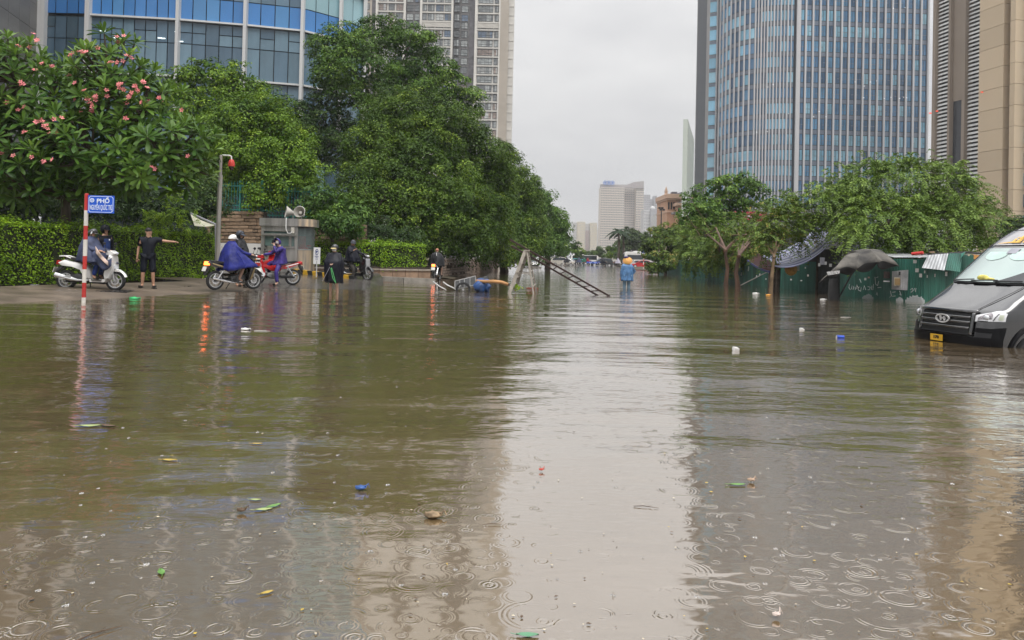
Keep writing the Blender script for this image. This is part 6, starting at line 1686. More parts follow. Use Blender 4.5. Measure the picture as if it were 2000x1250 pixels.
# ------------------------------------------------------------------ small cars for the far junction
M_TYREB = M_TYRE
M_CARGL = mat('car_glass', (.03, .04, .05), .06, spec=.8); M_HEADL = mat('headlamp', (.75, .76, .78), .12)
def car(name, label, loc, rz, kind, paint, cat='car', group='traffic at the far junction'):
    L, W, H = dict(sedan=(4.5, 1.75, 1.45), suv=(4.6, 1.85, 1.7), hatch=(3.9, 1.7, 1.5), pickup=(5.0, 1.85, 1.75))[kind]
    t = empty(name, loc, rz, label, cat, group); h = L / 2
    if kind == 'sedan':
        lower = [(-h, .45), (-h + .05, .85), (-h + .9, .95), (h - 1.2, .92), (h - .15, .72), (h, .45), (h - .1, .25), (-h + .1, .25)]; cab = [(-h + .55, .93), (-h + 1.25, H - .04), (-.1, H), (.45, H - .06), (1.25, .92)]
    elif kind == 'hatch':
        lower = [(-h, .45), (-h + .03, .95), (-h + .6, 1.0), (h - 1.0, .95), (h - .12, .78), (h, .45), (h - .1, .25), (-h + .1, .25)]; cab = [(-h + .08, .98), (-h + .45, H - .08), (-.3, H), (.35, H - .06), (1.15, .95)]
    else:
        lower = [(-h, .5), (-h + .03, 1.0), (-h + .6, 1.06), (h - 1.2, 1.05), (h - .12, .88), (h, .5), (h - .1, .3), (-h + .1, .3)]; cab = [(-h + .1, 1.04), (-h + .45, H - .08), (-.4, H), (.35, H - .05), (1.05, 1.04)]
    MB().slab(lower, W, 0, .9, .82).build('body', paint, t, smooth=40)
    c = MB().slab(cab, W * .86, 0, .88, .86).build('cabin', paint, t, smooth=40)
    # side glass and screens
    cx = sum(p[0] for p in cab) / 5; cz = sum(p[1] for p in cab) / 5
    g = [(cx + (x - cx) * .86, cz + (z - cz) * .74) for x, z in cab]
    for s in (-1, 1):
        mb = MB(); mb.add([(x, s * W * .4345, z) for x, z in g], [tuple(range(5))]); mb.build('side_window', M_CARGL, c, smooth=0)
        MB().bar((0.05, s * W * .437, cab[0][1]), (0.0, s * W * .437, H - .1), .06, .01, up=(0, 1, 0)).build('pillar', M_BLACKP, c)
        MB().ball((.75, s * W * .52, 1.02), (.08, .09, .06), 8, 5).build('door_mirror', paint, t)
    for i, nm in ((3, 'windscreen'), (0, 'rear_screen')):
        (x0, z0), (x1, z1) = cab[i], cab[i + 1]; dn = .012 if i == 3 else -.012; w0, w1 = W * .38, W * .36
        if i == 0: (x0, z0), (x1, z1) = (x1, z1), (x0, z0)
        f = lambda u: (x0 + (x1 - x0) * u + dn * 1.6, z0 + (z1 - z0) * u + .01)
        a, b = f(.1), f(.9); MB().add([(a[0], -w1, a[1]), (a[0], w1, a[1]), (b[0], w0, b[1]), (b[0], -w0, b[1])], [(0, 1, 2, 3)]).build(nm, M_CARGL, c, smooth=0)
    for x in (-h + .85, h - .85):
        for s in (-1, 1):
            w = MB().lathe([(.2, -.1), (.31, -.1), (.33, 0), (.31, .1), (.2, .1)], (x, s * (W / 2 - .08), .33), axis='Y', n=20).build('wheel', M_TYRE, t)
            MB().lathe([(.02, s * .12), (.2, s * .11)], (x, s * (W / 2 - .08), .33), axis='Y', n=14, caps=True).build('rim', M_ALU, w)
    for s in (-1, 1):
        MB().box((h - .10, s * (W / 2 - .3), .68 if kind == 'sedan' else .82), (.12, .38, .15), rz=-s * .25).build('headlight', M_HEADL, t)
        MB().box((-h + .04, s * (W / 2 - .26), .8 if kind == 'sedan' else .92), (.1, .3, .16)).build('tail_light', M_TAILOFF, t)
    MB().box((h - .01, 0, .52), (.06, W * .55, .2)).build('grille', M_BLACKP, t)
    return t
M_TAXI = mat('teal_paint_car', (.10, .45, .45), .25, coat=.6); M_GREYPAINT = mat('charcoal_paint', (.04, .045, .05), .25, coat=.6); M_CHAMP = mat('champagne_paint', (.48, .45, .40), .25, coat=.5)
def at_road(px, Y, z=-.22): p = A(px, 505, Y); return (p.x, Y, z)
car('estate_car', 'pale champagne estate car next to the ficus row end', at_road(1098, 138), R(8), 'suv', M_CHAMP)
car('taxi', 'teal and white car behind the dark blue poncho rider', at_road(1121, 146), R(184), 'hatch', M_TAXI)
car('parked_car', 'white car nosing out beside the teal car', at_road(1112, 141), R(-30), 'sedan', M_WHPAINT)
car('estate_car', 'dark charcoal estate car in the middle of the junction', at_road(1174, 148), R(184), 'suv', M_GREYPAINT)
car('sedan_car', 'red saloon car in front of the white coach', at_road(1254, 140), R(182), 'sedan', M_REDPAINT)
car('sedan_car', 'white saloon car between the coach and the red car', at_road(1244, 150), R(180), 'sedan', M_WHPAINT)
car('sedan_car', 'white car with dark bonnet facing us under the ficus branches', at_road(1040, 95), R(-84), 'sedan', M_WHPAINT)
def coach(label, loc, rz, L=11.0, H=3.15, group='traffic at the far junction'):
    t = empty('coach', loc, rz, label, 'bus', group); h = L / 2; W = 2.45
    prof = [(-h, .4), (-h, H - .35), (-h + .3, H - .02), (h - .5, H), (h - .15, H - .25), (h, 1.5), (h, .45), (h - .1, .35)]
    MB().slab(prof, W, 0, .965, .93).build('body', M_WHPAINT, t, smooth=40)
    for s in (-1, 1):
        MB().box((0.0, s * W * .5, 2.05), (L * .86, .03, .95)).build('window_band', M_BLACKW, t, smooth=0)
        for k in range(6):
            b = MB().box((-h + 1.3 + k * (L - 2.2) / 6 + .45, s * (W * .5 + .02), 2.05), ((L - 2.2) / 6 - .1, .02, .85)).build('window', M_CARGL, t, smooth=0)
    MB().box((h + .0, 0, 2.05), (.06, W * .88, 1.2), rot=Matrix.Rotation(-.1, 3, 'Y')).build('windscreen', M_CARGL, t, smooth=0)
    MB().box((1.5, 0, H + .09), (2.6, 1.7, .2)).build('roof_unit', M_WHPAINT, t, smooth=0)
    for s in (-1, 1):
        MB().tube([(h - .1, s * 1.1, H - .3), (h + .3, s * 1.3, H - .5), (h + .35, s * 1.3, H - .9)], .04, 6).build('mirror_arm', M_BLACKP, t)
        MB().box((h + .02, s * .85, .8), (.06, .4, .2)).build('headlight', M_HEADL, t)
        for x in (-h + 2.4, h - 2.2):
            w = MB().lathe([(.3, -.14), (.46, -.14), (.48, 0), (.46, .14), (.3, .14)], (x, s * (W / 2 - .1), .48), axis='Y', n=18).build('wheel', M_TYRE, t)
            MB().lathe([(.02, s * .16), (.28, s * .15)], (x, s * (W / 2 - .1), .48), axis='Y', n=12).build('rim', M_ALU, w)
    return t
coach('white coach with a long dark window band behind the red car', at_road(1262, 160), R(180), 9.5)
coach('small white bus roof seen over the teal car', at_road(1141, 178, -.5), R(180), 6.5, 2.6)
def barrier():
    b = A(1158, 517, 142); t = empty('road_barrier', (b.x, 142, -.1), label='low blue and white panel barrier in front of the charcoal estate car', cat='barrier')
    for k in range(4):
        MB().box((-1.3 + k * .85, 0, .72), (.78, .05, .3)).build('panel', M_SBLUE, t, smooth=0); MB().box((-1.3 + k * .85, -.03, .72), (.5, .01, .06)).build('stripe', M_WHSIGN, t, smooth=0)
        MB().box((-1.3 + k * .85, .0, .28), (.06, .3, .6)).build('leg', M_WHSIGN, t, smooth=0)
barrier()

# ------------------------------------------------------------------ the black van
M_VANBLK = mat('van_black_paint', (.004, .004, .005), .14, var=.2, coat=1.0, rvar=.2)
M_VANBLK.node_tree.nodes['Principled BSDF'].inputs['Coat IOR'].default_value = 1.85
M_VANPL = mat('van_black_plastic', (.004, .004, .005), .36, var=.2, spec=.18)
M_SCREEN = mat('film_windscreen', (.42, .50, .48), .05, metal=.55, var=.06, scale=.6)
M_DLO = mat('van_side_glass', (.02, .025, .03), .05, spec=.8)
def van():
    ang = R(192.35)
    loc = (7.05, 12.42, .048)
    t = empty('passenger_van', loc, ang, label='black passenger van with yellow roof lettering stalled in deep water', cat='van')
    # plan slices: z (above water), x of nose, half width, nose roundness depth
    SL = [(-.50, .02, .90, .30), (-.10, .06, .93, .32), (.06, .08, .95, .33), (.16, .06, .955, .34), (.30, .04, .96, .35), (.42, .02, .96, .36), (.50, -.03, .955, .36), (.54, -.10, .95, .37), (.58, -.19, .94, .38), (.66, -.38, .935, .36), (.75, -.62, .93, .32), (.83, -.82, .925, .28), (.90, -.98, .92, .25),
          (.95, -1.06, .915, .24), (1.10, -1.22, .895, .23), (1.30, -1.44, .87, .22), (1.50, -1.66, .84, .21), (1.58, -1.75, .83, .21), (1.72, -1.93, .81, .22), (1.86, -2.14, .78, .24), (1.97, -2.36, .74, .28), (2.04, -2.60, .68, .30), (2.08, -2.9, .58, .32), (2.10, -3.3, .40, .3)]
    SL = [(z, x if z < .5 else (x * .665 if z <= .95 else x + .355), w * .915, d) for z, x, w, d in SL]
    t.scale = (1, 1, .96)
    import bisect
    zs = [s[0] for s in SL]
    def sl(z):
        i = max(0, min(len(SL) - 2, bisect.bisect_right(zs, z) - 1)); a, b = SL[i], SL[i + 1]; f = (z - a[0]) / (b[0] - a[0]); f = max(0, min(1, f))
        return [a[k] + (b[k] - a[k]) * f for k in range(4)]
    def sp(z, y):
        """front surface point at height z, lateral fraction y in [-1,1]"""
        _, x0, w, d = sl(z); k = min(1.0, abs(y)); return Vector((x0 - d * (1 - (1 - k ** 3.0) ** (1 / 2.0)), y * w, z))
    ys = [-1, -.985, -.95, -.9, -.82, -.7, -.55, -.38, -.2, 0, .2, .38, .55, .7, .82, .9, .95, .985, 1]
    rs = []
    for s in SL:
        ring = [sp(s[0], y) for y in ys]; tail = -5.6 if s[0] < 1.9 else -5.4
        w = s[2]; back = [Vector((x, w, s[0])) for x in (-2.2, -3.2, -4.4, tail) if x < ring[-1].x - .1] ; back2 = [Vector((p.x, -p.y, p.z)) for p in reversed(back)]
        while len(back) < 4: back.insert(0, ring[-1] + Vector((-.02, 0, 0))); back2.append(Vector((back[0].x, -back[0].y, back[0].z)))
        rs.append(ring + back + back2)
    mb = MB(); mb.rings(rs); body = mb.build('body', M_VANBLK, t, smooth=32)
    def patch(nm, z0, z1, y0, y1, m, off=.012, par=None, nz=8, ny=14, fz=None, smooth=40, thick=0):
        """piece lying on the front surface; fz(v) can bend the z limits"""
        def fn(u, v):
            y = y0 + (y1 - y0) * u
            a, b = (z0(u) if callable(z0) else z0), (z1(u) if callable(z1) else z1)
            z = a + (b - a) * v; p = sp(z, y); q = sp(z + .01, y); r_ = sp(z, min(1, y + .01)) - sp(z, y - .01); n = r_.cross(q - p).normalized()
            return p + (n if n.x > 0 or n.z > 0 else -n) * off
        mb = MB(); mb.grid(fn, ny, nz); o = mb.build(nm, m, par or t, smooth=smooth, fix=False)
        if thick: md = o.modifiers.new('thick', 'SOLIDIFY'); md.thickness = thick; md.offset = 1
        return o
    # windscreen and roof board
    ws = patch('windscreen', .955, 1.545, -.955, .955, M_SCREEN, .015)
    patch('screen_surround', .925, .952, -.97, .97, M_VANPL, .012, nz=2)
    patch('roof_board', 1.60, 1.87, -.86, .86, mat('grey_light_board', (.36, .35, .36), .15, metal=.3, coat=.5), .014)
    patch('roof_cap', 1.89, 2.02, -.8, .8, mat('pale_roof_cap', (.55, .55, .57), .25, coat=.5), .012)
    # two visors and a mirror behind the screen: pale shapes on the glass
    vis = mat('mint_visor', (.50, .66, .61), .3)
    for a, b in ((-.62, -.08), (.02, .60)):
        patch('sun_visor', lambda u: 1.40 - .075 * math.sin(PI * u) ** .6, 1.475, a, b, vis, .022, ws)
    patch('mirror_bracket', 1.44, 1.53, -.13, .12, M_GREYP, .026, ws, nz=2, ny=4)
    yc = mat('yellow_cloth', (.62, .55, .14), .7, var=.3, scale=12)
    p = sp(1.03, -.1); MB().ball(p + Vector((.03, 0, .0)), (.04, .12, .055), 10, 6).ball(p + Vector((.04, .13, -.02)), (.03, .12, .03), 8, 5).build('yellow_cloth', yc, t)
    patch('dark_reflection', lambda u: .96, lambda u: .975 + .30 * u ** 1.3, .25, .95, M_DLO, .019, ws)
    # lettering on the roof board
    M_GOLD = mat('gold_letters', (.72, .42, .07), .5)
    for body_, size, z, y, xs in (('MW', .17, 1.765, .05, 1.3), ('LE HA', .115, 1.672, .0, 1.5)):
        me = text_mesh(body_, size, .008, .003, xs); me.materials.clear(); me.materials.append(M_GOLD)
        for v in me.vertices:
            yy = y + v.co.x; zz = z + v.co.y * .8; w = sl(zz)[2]; q = sp(zz, max(-.95, min(.95, yy / w))); v.co = q + Vector((.026, 0, .016)) + Vector((v.co.z, 0, 0))
        link('lettering', me, t)
    patch('gold_line', 1.725, 1.737, -.30, .5, M_GOLD, .024, nz=1); patch('gold_swash', lambda u: 1.625 + .012 * u, lambda u: 1.63 + .03 * u, -.68, -.25, M_GOLD, .024, nz=1)
    # wipers
    for a, b, za, zb in ((-.80, -.25, .965, .995), (-.28, .32, .968, .99), (.25, .8, .97, .985)):
        MB().tube([sp(za, a) + Vector((.05, 0, .01)), sp((za + zb) / 2, (a + b) / 2) + Vector((.055, 0, .012)), sp(zb, b) + Vector((.05, 0, .01))], .011, 6).build('wiper', M_BLACKP, t)
    # grille: dark recess, frame, slats
    M_GR = mat('grille_black', (.006, .006, .007), .4)
    gr = patch('grille', .125, .455, -.58, .58, M_GR, .010, ny=20)
    for z in (.205, .295, .375): patch('slat', z, z + .028, -.565, .565, M_VANBLK, .028, gr, nz=2, ny=20, thick=.018)
    patch('grille_top', .455, .50, -.66, .66, M_VANBLK, .026, gr, nz=3, ny=20, thick=.02)
    for s in (-1, 1): patch('grille_side', .12, .47, s * .575, s * .63, M_VANBLK, .024, gr, ny=3, thick=.02)
    patch('grille_sill', .09, .125, -.64, .64, M_VANPL, .022, nz=2, ny=20, thick=.015)
    # emblem: slanted H in an oval
    c = sp(.345, -.0); em = MB(); no = 22
    def oval(a, b, dx): return [(c.x + dx, a * math.cos(2 * PI * k / no), c.z + b * math.sin(2 * PI * k / no)) for k in range(no)]
    em.rings([oval(.142, .072, .035), oval(.147, .077, .06), oval(.120, .056, .06), oval(.117, .053, .035)], caps=False)
    hh = lambda pts: em.rings([[(c.x + .036, y, c.z + z) for y, z in pts], [(c.x + .058, y, c.z + z) for y, z in pts]])
    hh([(.062, -.036), (.030, -.046), (.018, .036), (.045, .036)][::1]); hh([(-.045, -.036), (-.018, -.036), (-.030, .046), (-.062, .036)]); hh([(-.035, -.012), (.035, -.004), (.03, .014), (-.04, .004)])
    e = em.build('emblem', mat('emblem_chrome', (.78, .78, .78), .25, metal=.35), t, smooth=30); MB().rings([oval(.12, .056, .034), oval(.12, .056, .038)]).build('emblem_back', M_GR, e)
    # headlights
    for s in (-1, 1):
        za = lambda u: .335 + .02 * u; zb = lambda u: .43 + .10 * u - .05 * max(0, u - .85) / .15
        a, b = s * .635, s * .985
        h = patch('headlight', za, zb, a, b, mat('headlamp_chrome', (.72, .72, .73), .2, metal=.5), .018, ny=16)
        patch('reflector', lambda u: za(u) + .03, lambda u: zb(u) - .03, s * .68, s * .87, mat('lamp_reflector', (.32, .30, .31), .2, metal=.8, var=.5, scale=18), .022, h)
        patch('indicator', lambda u: za(.9) + .02, lambda u: zb(.9) - .05, s * .935, s * .97, mat('pale_green_lens', (.42, .45, .36), .3), .024, h, ny=4)
        for k in range(7):
            yy = s * (.70 + .022 * k); p = sp(.352, yy) + Vector((.03, 0, 0)); MB().box(tuple(p), (.012, .012, .012)).build('lamp_dot', M_BLACKP, h, smooth=0)
            z = .37 + k * .018; yy = s * (.895 + .006 * k); p = sp(z, yy) + Vector((.03, s * .012, 0)); MB().box(tuple(p), (.014, .012, .011)).build('lamp_dot', M_BLACKP, h, smooth=0)
        MB().ball(sp(.41, s * .80) + Vector((.012, 0, 0)), (.03, .05, .045), 12, 8).build('projector', M_LENS, h)
        patch('fog_recess', .015, .16, s * .68, s * .90, M_GR, .02); patch('bumper_fender', lambda u: -.06, lambda u: .24 + .02 * u, s * .90, s * .995, M_VANPL, .022, ny=6)
        patch('bumper_brow', .165, .235, s * .66, s * .92, M_VANPL, .024)
    patch('lower_bumper', -.2, .085, -.9, .9, M_VANPL, .03, ny=20)
    MB().bar(sp(.09, -.8) + Vector((.04, 0, 0)), sp(.09, -.1) + Vector((.06, 0, 0)), .01).build('chrome_strip', M_VANPL, t)
    # plate
    c = sp(.03, -.08); pl = MB().box((c.x + .055, c.y, .015), (.015, .25, .105)).build('number_plate', mat('yellow_plate', (.66, .38, .02), .45, var=.1), t, smooth=0)
    me = text_mesh('170', .07, .003, .002, 1.15); me.materials.clear(); me.materials.append(M_BLACKP); link('lettering', me, pl, (c.x + .066, c.y, .02), (PI / 2, 0, PI / 2))
    # bonnet creases and seams
    for s in (-1, 1):
        MB().tube([sp(.52, s * .62) + Vector((.012, 0, .008)), sp(.66, s * .72) + Vector((.01, 0, .012)), sp(.80, s * .80) + Vector((.01, 0, .012)), sp(.90, s * .86) + Vector((.01, 0, .012))], .006, 5).build('bonnet_seam', M_GR, t)
        # side: windows, door seams, wheel arches and wheels
        for x0, x1 in ((-2.1, -1.45), (-3.6, -2.2), (-5.2, -3.7)):
            z0, z1 = 1.0, 1.5; w0, w1 = sl(z0)[2] + .012, sl(z1)[2] + .012
            MB().add([(x0, s * w0, z0), (x1, s * w0, z0), (x1 - .05 - (.38 if x1 > -2 else 0), s * w1, z1), (x0, s * w1, z1)], [(0, 1, 2, 3)]).build('side_window', M_DLO, t, smooth=0)
        for x in (-.80, -4.4):
            w = MB().lathe([(.2, -.1), (.33, -.11), (.36, 0), (.33, .11), (.2, .1)], (x, s * .80, -.18), axis='Y', n=24).build('wheel', M_TYRE, t)
            MB().lathe([(.02, s * .13), (.2, s * .11)], (x, s * .80, -.18), axis='Y', n=14).build('rim', M_ALU, w)
            arch = [((x + .46 * math.cos(a)), s * (sl(max(-.1, -.18 + .46 * math.sin(a)))[2] + .012), -.18 + .46 * math.sin(a)) for a in [PI * k / 12 for k in range(13)]]
            MB().tube(arch, .035, 6).build('wheel_arch', M_VANPL, t)
        MB().tube([(-1.62, s * (sl(1.0)[2] + .004), .95), (-1.66, s * (sl(.5)[2] + .004), .5), (-1.7, s * (sl(.0)[2] + .004), 0)], .006, 4).build('door_seam', M_VANPL, t)
    # drip rail along the roof edge
    for s in (-1, 1): MB().tube([sp(z, s * .97) + Vector((0, s * .01, .012)) for z in (.95, 1.2, 1.5, 1.75, 1.9, 2.0)] + [Vector((-3.6, s * .56, 2.08)), Vector((-5.2, s * .56, 2.08))], .018, 6).build('pillar_trim', M_VANPL, t)
    return t
van()
# ------------------------------------------------------------------ people
SKIN = mat('skin', (.42, .24, .16), .5, var=.12, scale=8); SKIN_P = mat('pale_skin', (.55, .34, .25), .5, var=.1, scale=8)
HAIR = mat('black_hair', (.012, .010, .009), .5, var=.3, scale=30, bump=.004, bscale=90)
M_MASKW = mat('white_mask', (.74, .73, .72), .7, var=.05); M_EYE = mat('eye_dark', (.01, .008, .008), .3); M_LIP = mat('lips', (.3, .12, .1), .5)
def cloth(name, col, rough=.6, var=.3, bump=.02): return mat(name, col, rough, var=var, scale=5, bump=bump, bscale=9, spec=.22)
NAVY = cloth('navy_cotton', (.007, .009, .016)); POBLUE = cloth('blue_poncho', (.018, .024, .16), .35); POGREY = cloth('charcoal_poncho', (.026, .027, .030), .4); POBLACK = cloth('black_navy_poncho', (.008, .009, .016), .35)
PURPLE = cloth('purple_raincoat', (.05, .035, .19), .35); SLATE = cloth('slate_poncho', (.05, .06, .11), .4, var=.4); DARKJ = cloth('dark_jacket', (.005, .006, .010), .5); BLUEJ = cloth('blue_panel', (.02, .04, .13), .5)
TROUS = cloth('dark_trousers', (.008, .008, .009)); GREYTR = cloth('grey_trousers', (.05, .046, .042)); TEALP = cloth('teal_poncho', (.01, .07, .09), .4)
BLUETR = mat('translucent_blue_raincoat', (.085, .19, .37), .25, var=.4, scale=4, bump=.02, bscale=9)
SANDAL = mat('sandal', (.02, .018, .016), .6)

def skin_mesh(name, verts, edges, rad, m, sub=1):
    me = bpy.data.meshes.new(name); me.from_pydata([tuple(v) for v in verts], edges, [])
    o = bpy.data.objects.new('tmp_skin', me); COL.objects.link(o)
    md = o.modifiers.new('s', 'SKIN'); md.use_smooth_shade = True
    if not me.skin_vertices: 
        bm = bmesh.new(); bm.from_mesh(me); bm.verts.layers.skin.verify(); bm.to_mesh(me); bm.free()
    for i, sv in enumerate(me.skin_vertices[0].data):
        r = rad[i]; sv.radius = (r, r) if not hasattr(r, '__len__') else r
        sv.use_root = False
    # one root for every island
    seen = set(); adj = {i: [] for i in range(len(verts))}
    for a, b in edges: adj[a].append(b); adj[b].append(a)
    for i in range(len(verts)):
        if i in seen: continue
        me.skin_vertices[0].data[i].use_root = True; st = [i]
        while st:
            k = st.pop()
            if k in seen: continue
            seen.add(k); st += adj[k]
    if sub: o.modifiers.new('d', 'SUBSURF').levels = sub
    dg = bpy.context.evaluated_depsgraph_get(); res = bpy.data.meshes.new_from_object(o.evaluated_get(dg))
    bpy.data.objects.remove(o); bpy.data.meshes.remove(me)
    res.materials.clear(); res.materials.append(m)
    res.polygons.foreach_set('use_smooth', [True] * len(res.polygons))
    return res

STAND = dict(pelvis=(0, 0, .93), chest=(0, 0, 1.28), neck=(0, 0, 1.43), head=(0.01, 0, 1.58), shL=(0, .18, 1.37), shR=(0, -.18, 1.37), elL=(-.02, .24, 1.09), elR=(-.02, -.24, 1.09), wrL=(.06, .25, .84), wrR=(.06, -.25, .84),
             hipL=(0, .09, .90), hipR=(0, -.09, .90), knL=(.03, .10, .49), knR=(.03, -.10, .49), anL=(-.01, .11, .08), anR=(-.01, -.11, .08), toL=(.14, .13, .03), toR=(.14, -.13, .03))
RIDE = dict(pelvis=(-.22, 0, .86), chest=(-.16, 0, 1.20), neck=(-.12, 0, 1.36), head=(-.09, 0, 1.50), shL=(-.14, .18, 1.30), shR=(-.14, -.18, 1.30), elL=(.10, .27, 1.10), elR=(.10, -.27, 1.10), wrL=(.38, .30, 1.05), wrR=(.38, -.30, 1.05),
            hipL=(-.18, .10, .84), hipR=(-.18, -.10, .84), knL=(.20, .19, .74), knR=(.20, -.19, .74), anL=(.16, .17, .36), anR=(.16, -.17, .36), toL=(.30, .19, .32), toR=(.30, -.19, .32))
def person(label, loc, rz, pose, over=None, scale=1.0, skin=SKIN, group=None, head_yaw=0.0, head_pitch=0.0, hands=True, top=None, top_sleeve=1.0, bottom=None, bottom_len=1.0, hair=True, shoes=True):
    """body = one skinned surface; clothes are children"""
    J = {k: Vector(v) for k, v in pose.items()}
    for k, v in (over or {}).items(): J[k] = Vector(v)
    t = empty('person', loc, rz, label, 'person', group); t.scale = (scale,) * 3
    V, E, Rd, idx = [], [], [], {}
    def av(n, p, r): idx[n] = len(V); V.append(Vector(p)); Rd.append(r); return n
    def ed(a, b): E.append((idx[a], idx[b]))
    av('pelvis', J['pelvis'], .10); av('waist', J['pelvis'].lerp(J['chest'], .45), .10); av('chest', J['chest'], .108); av('neck', J['neck'], .055)
    up = (J['head'] - J['neck']).normalized(); hy = Matrix.Rotation(head_yaw, 3, 'Z'); fw = hy @ Vector((1, 0, -head_pitch)).normalized()
    hd = J['head']
    av('jaw', hd - up * .055 + fw * .018, (.062, .07)); av('head', hd + up * .02, (.076, .088)); av('crown', hd + up * .085, (.058, .066))
    for a, b in (('pelvis', 'waist'), ('waist', 'chest'), ('chest', 'neck'), ('neck', 'jaw'), ('jaw', 'head'), ('head', 'crown')): ed(a, b)
    for s in 'LR':
        av('sh' + s, J['sh' + s], .048); av('el' + s, J['el' + s], .042); av('wr' + s, J['wr' + s], .028); av('hip' + s, J['hip' + s], .078); av('kn' + s, J['kn' + s], .058); av('cf' + s, J['kn' + s].lerp(J['an' + s], .35), .056); av('an' + s, J['an' + s], .038); av('to' + s, J['to' + s], .032)
        for a, b in (('chest', 'sh' + s), ('sh' + s, 'el' + s), ('el' + s, 'wr' + s), ('pelvis', 'hip' + s), ('hip' + s, 'kn' + s), ('kn' + s, 'cf' + s), ('cf' + s, 'an' + s), ('an' + s, 'to' + s)): ed(a, b)
        d = (J['wr' + s] - J['el' + s]).normalized(); pm = J['wr' + s] + d * .075; av('pm' + s, pm, (.034, .022)); ed('wr' + s, 'pm' + s)
        if hands:
            sd = d.cross(Vector((0, 0, 1))); sd = sd.normalized() if sd.length > .1 else Vector((0, 1, 0)); cu = sd.cross(d) * -1
            curl = J.get('curl' + s, .5) if not isinstance(J.get('curl' + s), Vector) else J['curl' + s].x
            for f, (oy, ln) in enumerate(((-.028, .06), (-.009, .072), (.011, .068), (.029, .054))):
                b0 = pm + sd * oy + d * .005; b1 = b0 + d * ln * .55 + cu * ln * .2 * curl; b2 = b1 + d * ln * .45 * (1 - curl * .7) + cu * ln * .55 * curl
                for i, (nm, p, r) in enumerate((('a', b0, .0105), ('b', b1, .0095), ('c', b2, .008))): av('f%d%s%s' % (f, s, nm), p, r)
                ed('f%d%sa' % (f, s), 'f%d%sb' % (f, s)); ed('f%d%sb' % (f, s), 'f%d%sc' % (f, s))
            b0 = pm - d * .035 + sd * -.03; b1 = b0 + sd * -.03 + d * .035 + cu * .015; b2 = b1 + d * .035 + cu * .015
            for nm, p, r in (('ta', b0, .012), ('tb', b1, .011), ('tc', b2, .009)): av('%s%s' % (nm, s), p, r)
            ed('ta' + s, 'tb' + s); ed('tb' + s, 'tc' + s)
    link('body', skin_mesh('body', V, E, Rd, skin), t)
    H = Matrix((fw, up.cross(fw), up)).transposed()       # face frame: x forward, y left, z up
    t['_'] = 0; del t['_']
    fr = lambda x, y, z: hd + H @ Vector((x, y, z))
    MB().ball(fr(.093, 0, -.012), (.016, .013, .022), 8, 5, H).build('nose', skin, t)
    for s in (-1, 1):
        MB().ball(fr(.083, s * .030, .018), (.008, .012, .006), 6, 4, H).build('eye', M_EYE, t); MB().ball(fr(.0, s * .083, .0), (.016, .010, .028), 8, 5, H).build('ear', skin, t)
        MB().ball(fr(.084, s * .032, .036), (.006, .019, .004), 6, 4, H).build('eyebrow', HAIR, t)
    MB().ball(fr(.083, 0, -.052), (.008, .022, .006), 8, 4, H).build('mouth', M_LIP, t)
    if hair: MB().ball(fr(-.022, 0, .045), (.098, .088, .085), 14, 9, H).build('hair', HAIR, t)
    def shell(nm, chain, m, grow=1.0):
        vv, ee, rr, ix = [], [], [], {}
        for c in chain:
            for p, r, n in c:
                if n not in ix: ix[n] = len(vv); vv.append(p); rr.append(r)
            for a, b in zip(c[:-1], c[1:]): ee.append((ix[a[2]], ix[b[2]]))
        return link(nm, skin_mesh(nm, vv, ee, rr, m), t)
    if top:
        ch = [[(J['pelvis'] + Vector((0, 0, -.11)), .165, 'q'), (J['pelvis'] + Vector((0, 0, .0)), .168, 'p'), (J['pelvis'].lerp(J['chest'], .45), .152, 'w'), (J['chest'], .168, 'c'), (J['neck'] - up * .035, .088, 'n')]]
        for s in 'LR':
            k = top_sleeve; c = [(J['chest'], .168, 'c'), (J['sh' + s], .094, 's' + s)]
            if k <= .5: c.append((J['sh' + s].lerp(J['el' + s], k * 2 * .85), .072, 'e' + s))
            else: c += [(J['el' + s], .062, 'e' + s), (J['el' + s].lerp(J['wr' + s], .95), .046, 'w' + s)]
            ch.append(c)
        shell('jacket' if top_sleeve > .5 else 'shirt', ch, top)
    if bottom:
        ch = []
        for s in 'LR':
            c = [(J['pelvis'] + Vector((0, 0, .05)), (.155, .13), 'p'), (J['hip' + s], .112, 'h' + s)]
            if bottom_len < .7: c.append((J['kn' + s].lerp(J['an' + s], .16), .088, 'k' + s)); c.insert(2, (J['hip' + s].lerp(J['kn' + s], .6), .095, 'm' + s))
            else: c += [(J['kn' + s], .078, 'k' + s), (J['an' + s].lerp(J['kn' + s], .06), .062, 'a' + s)]
            ch.append(c)
        shell('trousers' if bottom_len > .7 else 'shorts', ch, bottom)
    if shoes:
        for s in 'LR':
            d = J['to' + s] - J['an' + s]; d.z = 0; d.normalize(); c = (J['an' + s] + J['to' + s]) / 2; z = min(J['an' + s].z - .075, J['to' + s].z - .03)
            a = math.atan2(d.y, d.x); sh = MB().box((c.x + .02 * d.x, c.y + .02 * d.y, z), (.25, .095, .025), rz=a).build('sandal', SANDAL, t); MB().box((c.x + .05 * d.x, c.y + .05 * d.y, z + .05), (.05, .1, .06), rz=a).build('strap', SANDAL, sh)
    return t, J, fr, H

